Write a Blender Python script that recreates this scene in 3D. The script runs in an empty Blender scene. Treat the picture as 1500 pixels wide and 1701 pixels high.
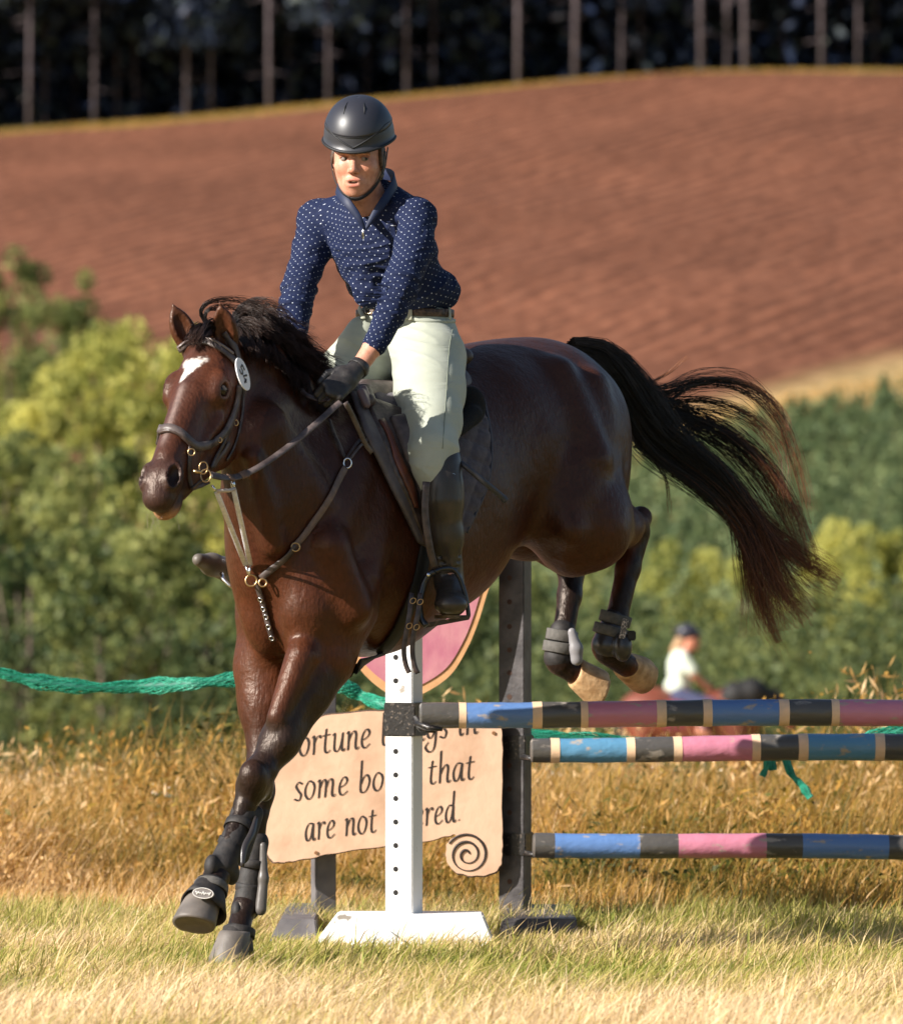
import bpy, bmesh, math, random
import numpy as np
from mathutils import Vector, Matrix
from mathutils.bvhtree import BVHTree

C = bpy.context.scene.collection
rng = np.random.default_rng(7)
random.seed(7)

# ------------------------------------------------------------------ camera, light, exposure
SRC_W, SRC_H = 1500.0, 1701.0
FPX = 10080.0                      # focal length in source pixels
CAM_H = 1.10
HORIZON = 974.0
PITCH = math.atan((HORIZON - SRC_H / 2) / FPX)
cam_d = bpy.data.cameras.new('camera')
cam = bpy.data.objects.new('camera', cam_d); C.objects.link(cam)
cam.location = (0, 0, CAM_H); cam.rotation_euler = (math.pi / 2 + PITCH, 0, 0)
cam_d.sensor_fit = 'HORIZONTAL'; cam_d.sensor_width = 36
cam_d.lens = 36 * FPX / SRC_W
cam_d.clip_start = 0.5; cam_d.clip_end = 3000
cam_d.dof.use_dof = True; cam_d.dof.focus_distance = 17.6; cam_d.dof.aperture_fstop = 6.3
bpy.context.scene.camera = cam

SUN_DIR = Vector((-0.75, -0.41, 0.475)).normalized()     # towards the sun
w = bpy.data.worlds.new('World'); bpy.context.scene.world = w; w.use_nodes = True
nt = w.node_tree; nt.nodes.clear()
sky = nt.nodes.new('ShaderNodeTexSky'); sky.sky_type = 'NISHITA'; sky.sun_disc = False
sky.sun_elevation = math.asin(SUN_DIR.z); sky.sun_rotation = math.atan2(SUN_DIR.x, SUN_DIR.y)
bg = nt.nodes.new('ShaderNodeBackground'); bg.inputs['Strength'].default_value = 0.062
wo = nt.nodes.new('ShaderNodeOutputWorld')
nt.links.new(sky.outputs[0], bg.inputs[0]); nt.links.new(bg.outputs[0], wo.inputs[0])
sd = bpy.data.lights.new('sun', 'SUN'); sd.energy = 5.0; sd.angle = math.radians(0.5); sd.color = (1, 0.95, 0.875)
so = bpy.data.objects.new('sun', sd); C.objects.link(so)
so.rotation_euler = (-SUN_DIR).to_track_quat('-Z', 'Y').to_euler(); so.location = (-10, 0, 20)
vs = bpy.context.scene.view_settings
vs.view_transform = 'Standard'; vs.look = 'None'; vs.exposure = 0.88; vs.gamma = 1; vs.use_curve_mapping = False

# ------------------------------------------------------------------ projection helpers
_cp, _sp = math.cos(PITCH), math.sin(PITCH)
def P(u, v, Y):
    """the world point at world depth Y seen at source pixel (u, v)"""
    a = (u - SRC_W / 2) / FPX; b = -(v - SRC_H / 2) / FPX
    d = Vector((a, _cp - b * _sp, _sp + b * _cp))
    return Vector((0, 0, CAM_H)) + d * (Y / d.y)
def RAY(u, v):
    p = P(u, v, 1.0); o = Vector((0, 0, CAM_H)); return o, (p - o).normalized()
def px(r, Y=17.7): return r * Y / FPX
def PIX(co):
    x = co[:, 0]; y = co[:, 1]; z = co[:, 2] - CAM_H
    dep = y * _cp + z * _sp; up = -y * _sp + z * _cp
    return SRC_W / 2 + FPX * x / dep, SRC_H / 2 - FPX * up / dep

# ------------------------------------------------------------------ scene-graph helpers
def tag(o, label=None, cat=None, group=None, kind=None):
    if label: o['label'] = label
    if cat: o['category'] = cat
    if group: o['group'] = group
    if kind: o['kind'] = kind
    return o
def thing(name, label, cat, loc=(0, 0, 0), group=None):
    o = bpy.data.objects.new(name, None); C.objects.link(o); o.location = loc; o.empty_display_size = 0.1
    return tag(o, label, cat, group)
def link(name, me, mat=None, parent=None, smooth=True):
    if mat is not None and len(me.materials) == 0: me.materials.append(mat)
    o = bpy.data.objects.new(name, me); C.objects.link(o)
    if parent is not None:
        o.parent = parent
        root = parent; off = Vector((0, 0, 0))
        while root is not None: off += root.location; root = root.parent
        o.location = -off
    if smooth: me.shade_smooth()
    return o
def np_mesh(name, V, F, mat=None, parent=None, smooth=True, col=None, attr='col'):
    """V (n,3), F (m,k) constant k"""
    me = bpy.data.meshes.new(name); V = np.asarray(V, np.float32); F = np.asarray(F, np.int32)
    me.vertices.add(len(V)); me.vertices.foreach_set('co', V.ravel())
    k = F.shape[1]
    me.loops.add(F.size); me.loops.foreach_set('vertex_index', F.ravel())
    me.polygons.add(len(F)); me.polygons.foreach_set('loop_start', np.arange(0, F.size, k, dtype=np.int32))
    me.update(calc_edges=True)
    if col is not None:
        a = me.color_attributes.new(attr, 'FLOAT_COLOR', 'POINT')
        c = np.ones((len(V), 4), np.float32); c[:, :col.shape[1]] = col; a.data.foreach_set('color', c.ravel())
    return link(name, me, mat, parent, smooth)

class MB:
    """collects boxes, tubes and prisms into one mesh"""
    def __init__(s): s.v = []; s.f = []
    def add(s, vs_, fs): n = len(s.v); s.v += [tuple(x) for x in vs_]; s.f += [tuple(i + n for i in f) for f in fs]; return s
    def box(s, c, sz, M=None):
        c = Vector(c); h = Vector(sz) / 2; M = M or Matrix.Identity(3)
        vs_ = [c + M @ Vector((x * h.x, y * h.y, z * h.z)) for x in (-1, 1) for y in (-1, 1) for z in (-1, 1)]
        return s.add(vs_, [(0, 1, 3, 2), (4, 6, 7, 5), (0, 4, 5, 1), (2, 3, 7, 6), (0, 2, 6, 4), (1, 5, 7, 3)])
    def tube(s, pts, rad, n=8, cap=True):
        pts = [Vector(p) for p in pts]; m = len(pts)
        if not hasattr(rad, '__len__'): rad = [rad] * m
        prev = None; rings = []
        for i, p in enumerate(pts):
            t = (pts[min(i + 1, m - 1)] - pts[max(i - 1, 0)])
            t = t.normalized() if t.length > 1e-9 else Vector((0, 0, 1))
            if prev is None: a = t.orthogonal().normalized()
            else:
                a = prev - t * prev.dot(t)
                a = a.normalized() if a.length > 1e-6 else t.orthogonal().normalized()
            prev = a; b = t.cross(a)
            rings.append([p + (a * math.cos(2 * math.pi * k / n) + b * math.sin(2 * math.pi * k / n)) * rad[i] for k in range(n)])
        vs_ = [q for r in rings for q in r]; fs = []
        for i in range(m - 1):
            for k in range(n): fs.append((i * n + k, i * n + (k + 1) % n, (i + 1) * n + (k + 1) % n, (i + 1) * n + k))
        if cap: fs.append(tuple(range(n))[::-1]); fs.append(tuple((m - 1) * n + k for k in range(n)))
        return s.add(vs_, fs)
    def ring(s, c, nrm, R, r, n=20, m=6, squash=1.0, up=None):
        nrm = Vector(nrm).normalized(); a = nrm.orthogonal().normalized() if up is None else (Vector(up) - nrm * Vector(up).dot(nrm)).normalized(); b = nrm.cross(a); c = Vector(c)
        vs_ = []; fs = []
        for i in range(n):
            th = 2 * math.pi * i / n; d = a * math.cos(th) + b * math.sin(th) * squash; dn = d.normalized()
            for j in range(m):
                ph = 2 * math.pi * j / m
                vs_.append(c + d * R + dn * (r * math.cos(ph)) + nrm * (r * math.sin(ph)))
        for i in range(n):
            for j in range(m):
                fs.append((i * m + j, ((i + 1) % n) * m + j, ((i + 1) % n) * m + (j + 1) % m, i * m + (j + 1) % m))
        return s.add(vs_, fs)
    def strap(s, pts, nrms, width, thick):
        m = len(pts)
        if not hasattr(width, '__len__'): width = [width] * m
        vs_ = []; fs = []
        for i in range(m):
            t = (pts[min(i + 1, m - 1)] - pts[max(i - 1, 0)]).normalized(); n = nrms[i]
            n = (n - t * n.dot(t)); n = n.normalized() if n.length > 1e-6 else t.orthogonal().normalized()
            b = t.cross(n)
            hw = width[i] / 2
            for x, y in ((-1, 0), (-0.85, 1), (0.85, 1), (1, 0), (0.85, -0.6), (-0.85, -0.6)):
                vs_.append(pts[i] + b * (x * hw) + n * (y * thick / 2))
        for i in range(m - 1):
            for k in range(6): fs.append((i * 6 + k, i * 6 + (k + 1) % 6, (i + 1) * 6 + (k + 1) % 6, (i + 1) * 6 + k))
        fs.append(tuple(range(6))[::-1]); fs.append(tuple((m - 1) * 6 + k for k in range(6)))
        return s.add(vs_, fs)
    def prism(s, poly, origin, ax, ay, depth_vec):
        """closed 2-D outline extruded along depth_vec"""
        n = len(poly); o = Vector(origin); ax = Vector(ax); ay = Vector(ay); dv = Vector(depth_vec)
        f0 = [o + ax * x + ay * y for x, y in poly]; f1 = [q + dv for q in f0]
        fs = [tuple(range(n)), tuple(range(2 * n - 1, n - 1, -1))]
        for i in range(n): j = (i + 1) % n; fs.append((i, n + i, n + j, j))
        return s.add(f0 + f1, fs)
    def build(s, name, mat, parent=None, smooth=False, bevel=0.0, seg=2):
        me = bpy.data.meshes.new(name); me.from_pydata(s.v, [], s.f); me.update()
        bm = bmesh.new(); bm.from_mesh(me)
        bmesh.ops.recalc_face_normals(bm, faces=bm.faces)
        if bevel > 0:
            bmesh.ops.bevel(bm, geom=[e for e in bm.edges if e.calc_face_angle(0) > 0.5] , offset=bevel, segments=seg, affect='EDGES', clamp_overlap=True)
        bm.to_mesh(me); bm.free()
        o = link(name, me, mat, parent, smooth)
        return o

def catmull(pts, per=6, closed=False):
    P_ = [np.array(p, float) for p in pts]; out = []
    n = len(P_)
    rngi = range(n if closed else n - 1)
    for i in rngi:
        p1, p2 = P_[i], P_[(i + 1) % n]
        p0 = P_[(i - 1) % n] if closed or i > 0 else 2 * p1 - p2
        p3 = P_[(i + 2) % n] if closed or i < n - 2 else 2 * p2 - p1
        for k in range(per):
            t = k / per
            out.append(0.5 * ((2 * p1) + (-p0 + p2) * t + (2 * p0 - 5 * p1 + 4 * p2 - p3) * t * t + (-p0 + 3 * p1 - 3 * p2 + p3) * t ** 3))
    if not closed: out.append(P_[-1])
    return out

# ------------------------------------------------------------------ implicit-surface modeller
class SDF:
    def __init__(s): s.ops = []
    def cone(s, a, b, ra, rb, k=0.02, mode='add', flat=None, ff=1.0):
        s.ops.append(('c', np.array(a, float), np.array(b, float), ra, rb, k, mode, None if flat is None else np.array(Vector(flat).normalized()), ff)); return s
    def chain(s, pts, k=0.02, flat=None, ff=1.0, mode='add'):
        for (a, ra), (b, rb) in zip(pts[:-1], pts[1:]): s.cone(a, b, ra, rb, k, mode, flat, ff)
        return s
    def ell(s, c, r, axes=None, k=0.02, mode='add'):
        if not hasattr(r, '__len__'): r = (r, r, r)
        A = np.eye(3) if axes is None else np.array([list(Vector(x).normalized()) for x in axes])
        s.ops.append(('e', np.array(c, float), A, np.array(r, float), k, mode)); return s
    def _bb(s, op):
        if op[0] == 'c': m = max(op[3], op[4]); lo = np.minimum(op[1], op[2]) - m; hi = np.maximum(op[1], op[2]) + m
        else:
            ext = np.sqrt(((op[2] * op[3][:, None]) ** 2).sum(0)); lo = op[1] - ext; hi = op[1] + ext
        return lo, hi
    def field(s, res, extra=0.0):
        bbs = [s._bb(o) for o in s.ops if (o[6] if o[0] == 'c' else o[5]) == 'add']
        lo = np.min([b[0] for b in bbs], 0) - 4 * res; hi = np.max([b[1] for b in bbs], 0) + 4 * res
        n = np.ceil((hi - lo) / res).astype(int) + 1
        D = np.full(n, 0.5, np.float32)
        ax = [(lo[i] + np.arange(n[i]) * res).astype(np.float32) for i in range(3)]
        for o in s.ops:
            k = o[5] if o[0] == 'c' else o[4]; mode = o[6] if o[0] == 'c' else o[5]
            l, h = s._bb(o); m = 1.6 * k + 3 * res
            i0 = np.clip(np.floor((l - m - lo) / res).astype(int), 0, n); i1 = np.clip(np.ceil((h + m - lo) / res).astype(int) + 1, 0, n)
            if (i1 <= i0).any(): continue
            X = ax[0][i0[0]:i1[0]][:, None, None]; Yy = ax[1][i0[1]:i1[1]][None, :, None]; Z = ax[2][i0[2]:i1[2]][None, None, :]
            if o[0] == 'c':
                a, b, ra, rb, fl, ff = o[1], o[2], o[3], o[4], o[7], o[8]
                ba = b - a
                px_, py_, pz_ = X - np.float32(a[0]), Yy - np.float32(a[1]), Z - np.float32(a[2])
                if fl is not None:
                    ba = ba + fl * (ba @ fl) * (1 / ff - 1)
                    dp = (px_ * np.float32(fl[0]) + py_ * np.float32(fl[1]) + pz_ * np.float32(fl[2])) * np.float32(1 / ff - 1)
                    px_ = px_ + dp * np.float32(fl[0]); py_ = py_ + dp * np.float32(fl[1]); pz_ = pz_ + dp * np.float32(fl[2])
                L2 = max(float(ba @ ba), 1e-12)
                t = np.clip((px_ * np.float32(ba[0]) + py_ * np.float32(ba[1]) + pz_ * np.float32(ba[2])) / np.float32(L2), 0, 1)
                d = np.sqrt((px_ - t * np.float32(ba[0])) ** 2 + (py_ - t * np.float32(ba[1])) ** 2 + (pz_ - t * np.float32(ba[2])) ** 2) - (np.float32(ra) + t * np.float32(rb - ra))
                if fl is not None: d *= np.float32((1 + ff) / 2)
            else:
                c, A, r = o[1], o[2], o[3]
                px_, py_, pz_ = X - np.float32(c[0]), Yy - np.float32(c[1]), Z - np.float32(c[2])
                k0 = 0; k1 = 0
                for i in range(3):
                    q = px_ * np.float32(A[i, 0]) + py_ * np.float32(A[i, 1]) + pz_ * np.float32(A[i, 2])
                    k0 = k0 + (q / np.float32(r[i])) ** 2; k1 = k1 + (q / np.float32(r[i] ** 2)) ** 2
                k0 = np.sqrt(k0); k1 = np.sqrt(k1) + 1e-9
                d = k0 * (k0 - 1) / k1
            sl = tuple(slice(i0[i], i1[i]) for i in range(3)); E = D[sl]; k = max(k, 1e-5)
            if mode == 'add':
                hh = np.maximum(k - np.abs(E - d), 0) / k; D[sl] = np.minimum(E, d) - hh * hh * (k * 0.25)
            else:
                d = -d; hh = np.maximum(k - np.abs(E - d), 0) / k; D[sl] = np.maximum(E, d) + hh * hh * (k * 0.25)
        return D, lo, res
    def mesh(s, res, smooth=2):
        D, lo, res = s.field(res); D = D
        S = D < 0; n = np.array(D.shape)
        cnt = np.zeros(n - 1, np.int8)
        for a in (0, 1):
            for b in (0, 1):
                for c in (0, 1): cnt += S[a:n[0] - 1 + a, b:n[1] - 1 + b, c:n[2] - 1 + c]
        act = (cnt > 0) & (cnt < 8); I = np.argwhere(act); idx = np.full(act.shape, -1, np.int32); idx[act] = np.arange(len(I), dtype=np.int32)
        del cnt, act
        acc = np.zeros((len(I), 3)); wsum = np.zeros(len(I))
        corners = [(a, b, c) for a in (0, 1) for b in (0, 1) for c in (0, 1)]
        vals = {c: D[I[:, 0] + c[0], I[:, 1] + c[1], I[:, 2] + c[2]] for c in corners}
        for c in corners:
            for axn in range(3):
                if c[axn] == 0:
                    c2 = list(c); c2[axn] = 1; c2 = tuple(c2)
                    va, vb = vals[c], vals[c2]; m = (va < 0) != (vb < 0)
                    t = np.where(m, va / np.where(m, va - vb, 1), 0)
                    p = np.tile(np.array(c, float), (len(I), 1)); p[:, axn] += t
                    acc[m] += p[m]; wsum[m] += 1
        V = lo + (I + acc / np.maximum(wsum, 1)[:, None]) * res
        quads = []
        for axn in range(3):
            a = [slice(None)] * 3; b = [slice(None)] * 3; a[axn] = slice(0, n[axn] - 1); b[axn] = slice(1, n[axn])
            Sa, Sb = S[tuple(a)], S[tuple(b)]; E = np.argwhere(Sa != Sb)
            if not len(E): continue
            o1, o2 = [(1, 2), (2, 0), (0, 1)][axn]
            E = E[(E[:, o1] > 0) & (E[:, o2] > 0) & (E[:, o1] < n[o1] - 1) & (E[:, o2] < n[o2] - 1)]
            def g(d1, d2):
                J = E.copy(); J[:, o1] -= d1; J[:, o2] -= d2; return idx[J[:, 0], J[:, 1], J[:, 2]]
            q = np.stack([g(1, 1), g(0, 1), g(0, 0), g(1, 0)], 1)
            fl = ~Sa[E[:, 0], E[:, 1], E[:, 2]]; q[fl] = q[fl][:, ::-1]; quads.append(q)
        F = np.concatenate(quads); F = F[(F >= 0).all(1)]
        e = np.concatenate([F[:, [0, 1]], F[:, [1, 2]], F[:, [2, 3]], F[:, [3, 0]]]); nv = len(V)
        deg = np.bincount(e[:, 0], minlength=nv).astype(float)
        for it in range(smooth):
            for lam in (0.55, -0.57) if it else (0.55, -0.57):
                S_ = np.stack([np.bincount(e[:, 0], weights=V[e[:, 1], i], minlength=nv) for i in range(3)], 1) / np.maximum(deg, 1)[:, None]
                V = V + lam * (S_ - V)
        return V, F
def sdf_obj(name, sdf, res, mat, parent=None, smooth=2, colfn=None):
    V, F = sdf.mesh(res, smooth)
    return np_mesh(name, V, F, mat, parent, True, colfn(V) if colfn else None), V, F

# ------------------------------------------------------------------ materials
def newmat(name):
    m = bpy.data.materials.new(name); m.use_nodes = True; t = m.node_tree
    b = t.nodes['Principled BSDF']; return m, t, b
def N(t, kind, **kw):
    n = t.nodes.new(kind)
    for k, v in kw.items():
        if k in n.inputs: n.inputs[k].default_value = v
        else: setattr(n, k, v)
    return n
def mat(name, col, rough=0.6, col2=None, scale=20, bump=0.0, bscale=80, metal=0.0, detail=5, spec=0.5, stretch=None, attr=None, sheen=0.0, trans=0.0, lo=0.35, hi=0.65, coat=0.0, coords='Object'):
    m, t, b = newmat(name)
    b.inputs['Roughness'].default_value = rough; b.inputs['Metallic'].default_value = metal
    b.inputs['Specular IOR Level'].default_value = spec
    b.inputs['Sheen Weight'].default_value = sheen
    b.inputs['Coat Weight'].default_value = coat
    tc = N(t, 'ShaderNodeTexCoord'); src = tc.outputs[coords]
    if stretch:
        mp = N(t, 'ShaderNodeMapping'); mp.inputs['Scale'].default_value = stretch; t.links.new(src, mp.inputs[0]); src = mp.outputs[0]
    base = None
    if attr:
        at = N(t, 'ShaderNodeAttribute', attribute_name=attr); base = at.outputs['Color']
    if col2 is not None or attr:
        nz = N(t, 'ShaderNodeTexNoise'); nz.inputs['Scale'].default_value = scale; nz.inputs['Detail'].default_value = detail
        t.links.new(src, nz.inputs['Vector'])
        mr = N(t, 'ShaderNodeMapRange'); mr.inputs['From Min'].default_value = lo; mr.inputs['From Max'].default_value = hi
        t.links.new(nz.outputs['Fac'], mr.inputs['Value'])
        mx = N(t, 'ShaderNodeMix', data_type='RGBA')
        t.links.new(mr.outputs[0], mx.inputs[0])
        if attr:
            mx.blend_type = 'MULTIPLY'; t.links.new(base, mx.inputs[6])
            c2 = col2 or (0.8, 0.8, 0.8); mx.inputs[7].default_value = (*c2, 1)
        else:
            mx.inputs[6].default_value = (*col, 1); mx.inputs[7].default_value = (*col2, 1)
        t.links.new(mx.outputs[2], b.inputs['Base Color'])
    else: b.inputs['Base Color'].default_value = (*col, 1)
    if bump:
        nb = N(t, 'ShaderNodeTexNoise'); nb.inputs['Scale'].default_value = bscale; nb.inputs['Detail'].default_value = 6
        t.links.new(src, nb.inputs['Vector'])
        bp = N(t, 'ShaderNodeBump'); bp.inputs['Strength'].default_value = min(bump, 1.0); bp.inputs['Distance'].default_value = 0.002 if bump <= 1 else 0.002 * bump
        t.links.new(nb.outputs['Fac'], bp.inputs['Height']); t.links.new(bp.outputs[0], b.inputs['Normal'])
    return m
def leafmat(name, c1, c2, c3=None, scale=0.6, trans=0.35, rough=0.55, attr=None):
    """diffuse + translucent foliage, tone varying from clump to clump"""
    m, t, b = newmat(name)
    b.inputs['Roughness'].default_value = rough; b.inputs['Specular IOR Level'].default_value = 0.25
    tc = N(t, 'ShaderNodeTexCoord'); nz = N(t, 'ShaderNodeTexNoise'); nz.inputs['Scale'].default_value = scale; nz.inputs['Detail'].default_value = 3
    t.links.new(tc.outputs['Object'], nz.inputs['Vector'])
    cr = N(t, 'ShaderNodeValToRGB'); e = cr.color_ramp.elements
    e[0].position = 0.35; e[0].color = (*c1, 1); e[1].position = 0.65; e[1].color = (*c2, 1)
    if c3: x = e.new(0.5); x.color = (*c3, 1)
    if attr:
        at = N(t, 'ShaderNodeAttribute', attribute_name=attr)
        ad = N(t, 'ShaderNodeMath', operation='MULTIPLY_ADD'); ad.inputs[1].default_value = 0.5
        t.links.new(at.outputs['Fac'], ad.inputs[0]); 
        sb = N(t, 'ShaderNodeMath', operation='MULTIPLY'); sb.inputs[1].default_value = 0.5; t.links.new(nz.outputs['Fac'], sb.inputs[0])
        t.links.new(sb.outputs[0], ad.inputs[2]); t.links.new(ad.outputs[0], cr.inputs[0])
    else: t.links.new(nz.outputs['Fac'], cr.inputs[0])
    t.links.new(cr.outputs[0], b.inputs['Base Color'])
    tr = N(t, 'ShaderNodeBsdfTranslucent'); t.links.new(cr.outputs[0], tr.inputs[0])
    ms = N(t, 'ShaderNodeMixShader'); ms.inputs[0].default_value = trans
    t.links.new(b.outputs[0], ms.inputs[1]); t.links.new(tr.outputs[0], ms.inputs[2])
    t.links.new(ms.outputs[0], t.nodes['Material Output'].inputs[0])
    return m
# ================================================================== TERRAIN
def smooth01(x): x = np.clip(x, 0, 1); return x * x * (3 - 2 * x)
def vnoise(x, y, seed=0):
    """cheap value noise on a lattice"""
    xi = np.floor(x).astype(np.int64); yi = np.floor(y).astype(np.int64); fx = x - xi; fy = y - yi
    fx = fx * fx * (3 - 2 * fx); fy = fy * fy * (3 - 2 * fy)
    def h(a, b):
        v = (a * 374761393 + b * 668265263 + seed * 982451653) & 0xffffffff
        v = ((v ^ (v >> 13)) * 1274126177) & 0xffffffff
        return ((v ^ (v >> 16)) & 0xffff) / 65535.0
    return (h(xi, yi) * (1 - fx) + h(xi + 1, yi) * fx) * (1 - fy) + (h(xi, yi + 1) * (1 - fx) + h(xi + 1, yi + 1) * fx) * fy
HY = np.array([-50, 19.8, 23.4, 30, 45, 70, 100, 130, 170, 215, 300, 350, 360, 420, 600, 2500.])
HZ = np.array([0, 0, -.22, -.55, -1.1, -1.75, -2.3, -1.5, 2.2, 8.2, 22.0, 29.2, 30.0, 36.0, 60.0, 160.])
def ground_z(x, y):
    x = np.asarray(x, float); y = np.asarray(y, float)
    z = np.interp(y, HY, HZ)
    # the field tilts up to the right
    t = smooth01((y - 200) / 150)
    z = z + t * (0.042 * np.clip(x, -120, 120) + 0.9 * np.sin(x / 14.0 + 0.6))
    z = z + smooth01((y - 21) / 15) * 0.12 * (vnoise(x * 0.5, y * 0.5, 3) - 0.5) + smooth01((y - 100) / 60) * 0.5 * (vnoise(x * .08, y * .08, 5) - .5)
    return z
def gz(x, y): return float(ground_z(x, y))

ys = np.concatenate([np.arange(-30, 12, 3.), np.arange(12, 34, 0.25), np.arange(34, 80, 1.), np.arange(80, 200, 3.), np.arange(200, 420, 3.), np.arange(420, 2500, 80.)])
ts = np.concatenate([-np.linspace(1, 0, 90)[:-1] ** 2.2, np.linspace(0, 1, 90) ** 2.2])
XX = ts[None, :] * (15 + np.abs(ys[:, None]) * 1.1); YY = np.repeat(ys[:, None], len(ts), 1)
ZZ = ground_z(XX, YY)
nr, nc = XX.shape; ids = np.arange(nr * nc).reshape(nr, nc)
F = np.stack([ids[:-1, :-1], ids[:-1, 1:], ids[1:, 1:], ids[1:, :-1]], -1).reshape(-1, 4)
Vg = np.stack([XX, YY, ZZ], -1).reshape(-1, 3)
def field_bottom(x): return 0
def zone_colour(V):
    """r: ploughed soil mask, g: dry straw mask, b: dark needle litter"""
    x, y = V[:, 0], V[:, 1]
    c = np.zeros((len(V), 3), np.float32)
    low = 192 + 1.6 * np.clip(x, -8, 40) + 1.5 * np.sin(x / 2)
    c[:, 0] = np.clip((y - low) / 6, 0, 1) * np.clip((354 + 2 * np.sin(x / 5.0) - y) / 3, 0, 1)
    c[:, 1] = np.clip((y - 28) / 10, 0, 1) * np.clip((75 - y) / 10, 0, 1) + .8 * np.clip((y - low + 7) / 4, 0, 1) * np.clip((352 - y) / 4, .15, 1)
    c[:, 2] = np.clip((y - 362) / 6, 0, 1)
    return np.clip(c, 0, 1)
gm, t, b = newmat('ground_surface'); b.inputs['Roughness'].default_value = 0.95; b.inputs['Specular IOR Level'].default_value = 0.1
at = N(t, 'ShaderNodeAttribute', attribute_name='zone'); sep = N(t, 'ShaderNodeSeparateColor'); t.links.new(at.outputs['Color'], sep.inputs[0])
tc = N(t, 'ShaderNodeTexCoord')
def ramp_noise(scale, c1, c2, c3=None, stretch=(1, 1, 1), rot=0.0, lo=.35, hi=.65, detail=6):
    mr_ = N(t, 'ShaderNodeMapping'); mr_.inputs['Rotation'].default_value = (0, 0, rot); t.links.new(tc.outputs['Object'], mr_.inputs[0])
    mp = N(t, 'ShaderNodeMapping'); mp.inputs['Scale'].default_value = stretch
    t.links.new(mr_.outputs[0], mp.inputs[0])
    nz = N(t, 'ShaderNodeTexNoise'); nz.inputs['Scale'].default_value = scale; nz.inputs['Detail'].default_value = detail; t.links.new(mp.outputs[0], nz.inputs[0])
    cr = N(t, 'ShaderNodeValToRGB'); e = cr.color_ramp.elements; e[0].position = lo; e[1].position = hi; e[0].color = (*c1, 1); e[1].color = (*c2, 1)
    if c3: q = e.new((lo + hi) / 2); q.color = (*c3, 1)
    t.links.new(nz.outputs['Fac'], cr.inputs[0]); return cr.outputs[0], nz.outputs['Fac']
def mixc(a, b_, f, mode='MIX'):
    mx = N(t, 'ShaderNodeMix', data_type='RGBA', blend_type=mode)
    for s_, v in ((6, a), (7, b_), (0, f)):
        if hasattr(v, 'is_linked'): t.links.new(v, mx.inputs[s_])
        else: mx.inputs[s_].default_value = v
    return mx.outputs[2]
grass_c, _ = ramp_noise(3.0, (.10, .09, .03), (.30, .22, .09), (.17, .15, .05))
straw_c, _ = ramp_noise(1.2, (.30, .20, .09), (.62, .42, .20), (.42, .28, .12))
soil_a, _ = ramp_noise(0.9, (.135, .054, .030), (.200, .086, .050), (.165, .068, .039), stretch=(1.6, 0.5, 1), lo=.3, hi=.7)
soil_b, soil_n = ramp_noise(1.0, (.46, .42, .42), (1.56, 1.48, 1.40), (1.02, 1.02, 1.02), stretch=(.10, 3.0, 1), rot=math.radians(-68), lo=.34, hi=.66, detail=5)
soil_c, _ = ramp_noise(.05, (.82, .82, .82), (1.1, 1.1, 1.1))
wr = N(t, 'ShaderNodeMapping'); wr.inputs['Rotation'].default_value = (0, 0, math.radians(-68)); t.links.new(tc.outputs['Object'], wr.inputs[0])
wv = N(t, 'ShaderNodeTexWave'); wv.bands_direction = 'Y'; wv.inputs['Scale'].default_value = .24; wv.inputs['Distortion'].default_value = .9; wv.inputs['Detail'].default_value = 3; wv.inputs['Detail Scale'].default_value = .35; wv.inputs['Detail Roughness'].default_value = .7; t.links.new(wr.outputs[0], wv.inputs[0])
wc = N(t, 'ShaderNodeValToRGB'); wc.color_ramp.elements[0].color = (.58, .54, .54, 1); wc.color_ramp.elements[1].color = (1.32, 1.28, 1.24, 1); t.links.new(wv.outputs['Fac'], wc.inputs[0])
soil_d, _ = ramp_noise(2.4, (.70, .68, .68), (1.28, 1.26, 1.24), (1, 1, 1), stretch=(1, .35, 1))
soil = mixc(mixc(soil_a, soil_b, .45, 'MULTIPLY'), soil_c, 1.0, 'MULTIPLY'); soil = mixc(soil, wc.outputs[0], .72, 'MULTIPLY'); soil = mixc(soil, soil_d, .8, 'MULTIPLY')
litter_c, _ = ramp_noise(.7, (.015, .018, .008), (.045, .038, .02))
cc = mixc(grass_c, straw_c, sep.outputs[1]); cc = mixc(cc, soil, sep.outputs[0]); cc = mixc(cc, litter_c, sep.outputs[2])
t.links.new(cc, b.inputs['Base Color'])
bp = N(t, 'ShaderNodeBump'); bp.inputs['Strength'].default_value = 0.7; bp.inputs['Distance'].default_value = 0.12
t.links.new(soil_n, bp.inputs['Height']); t.links.new(bp.outputs[0], b.inputs['Normal'])
tag(np_mesh('ground', Vg, F, gm, None, True, zone_colour(Vg), 'zone'), kind='structure')

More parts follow.
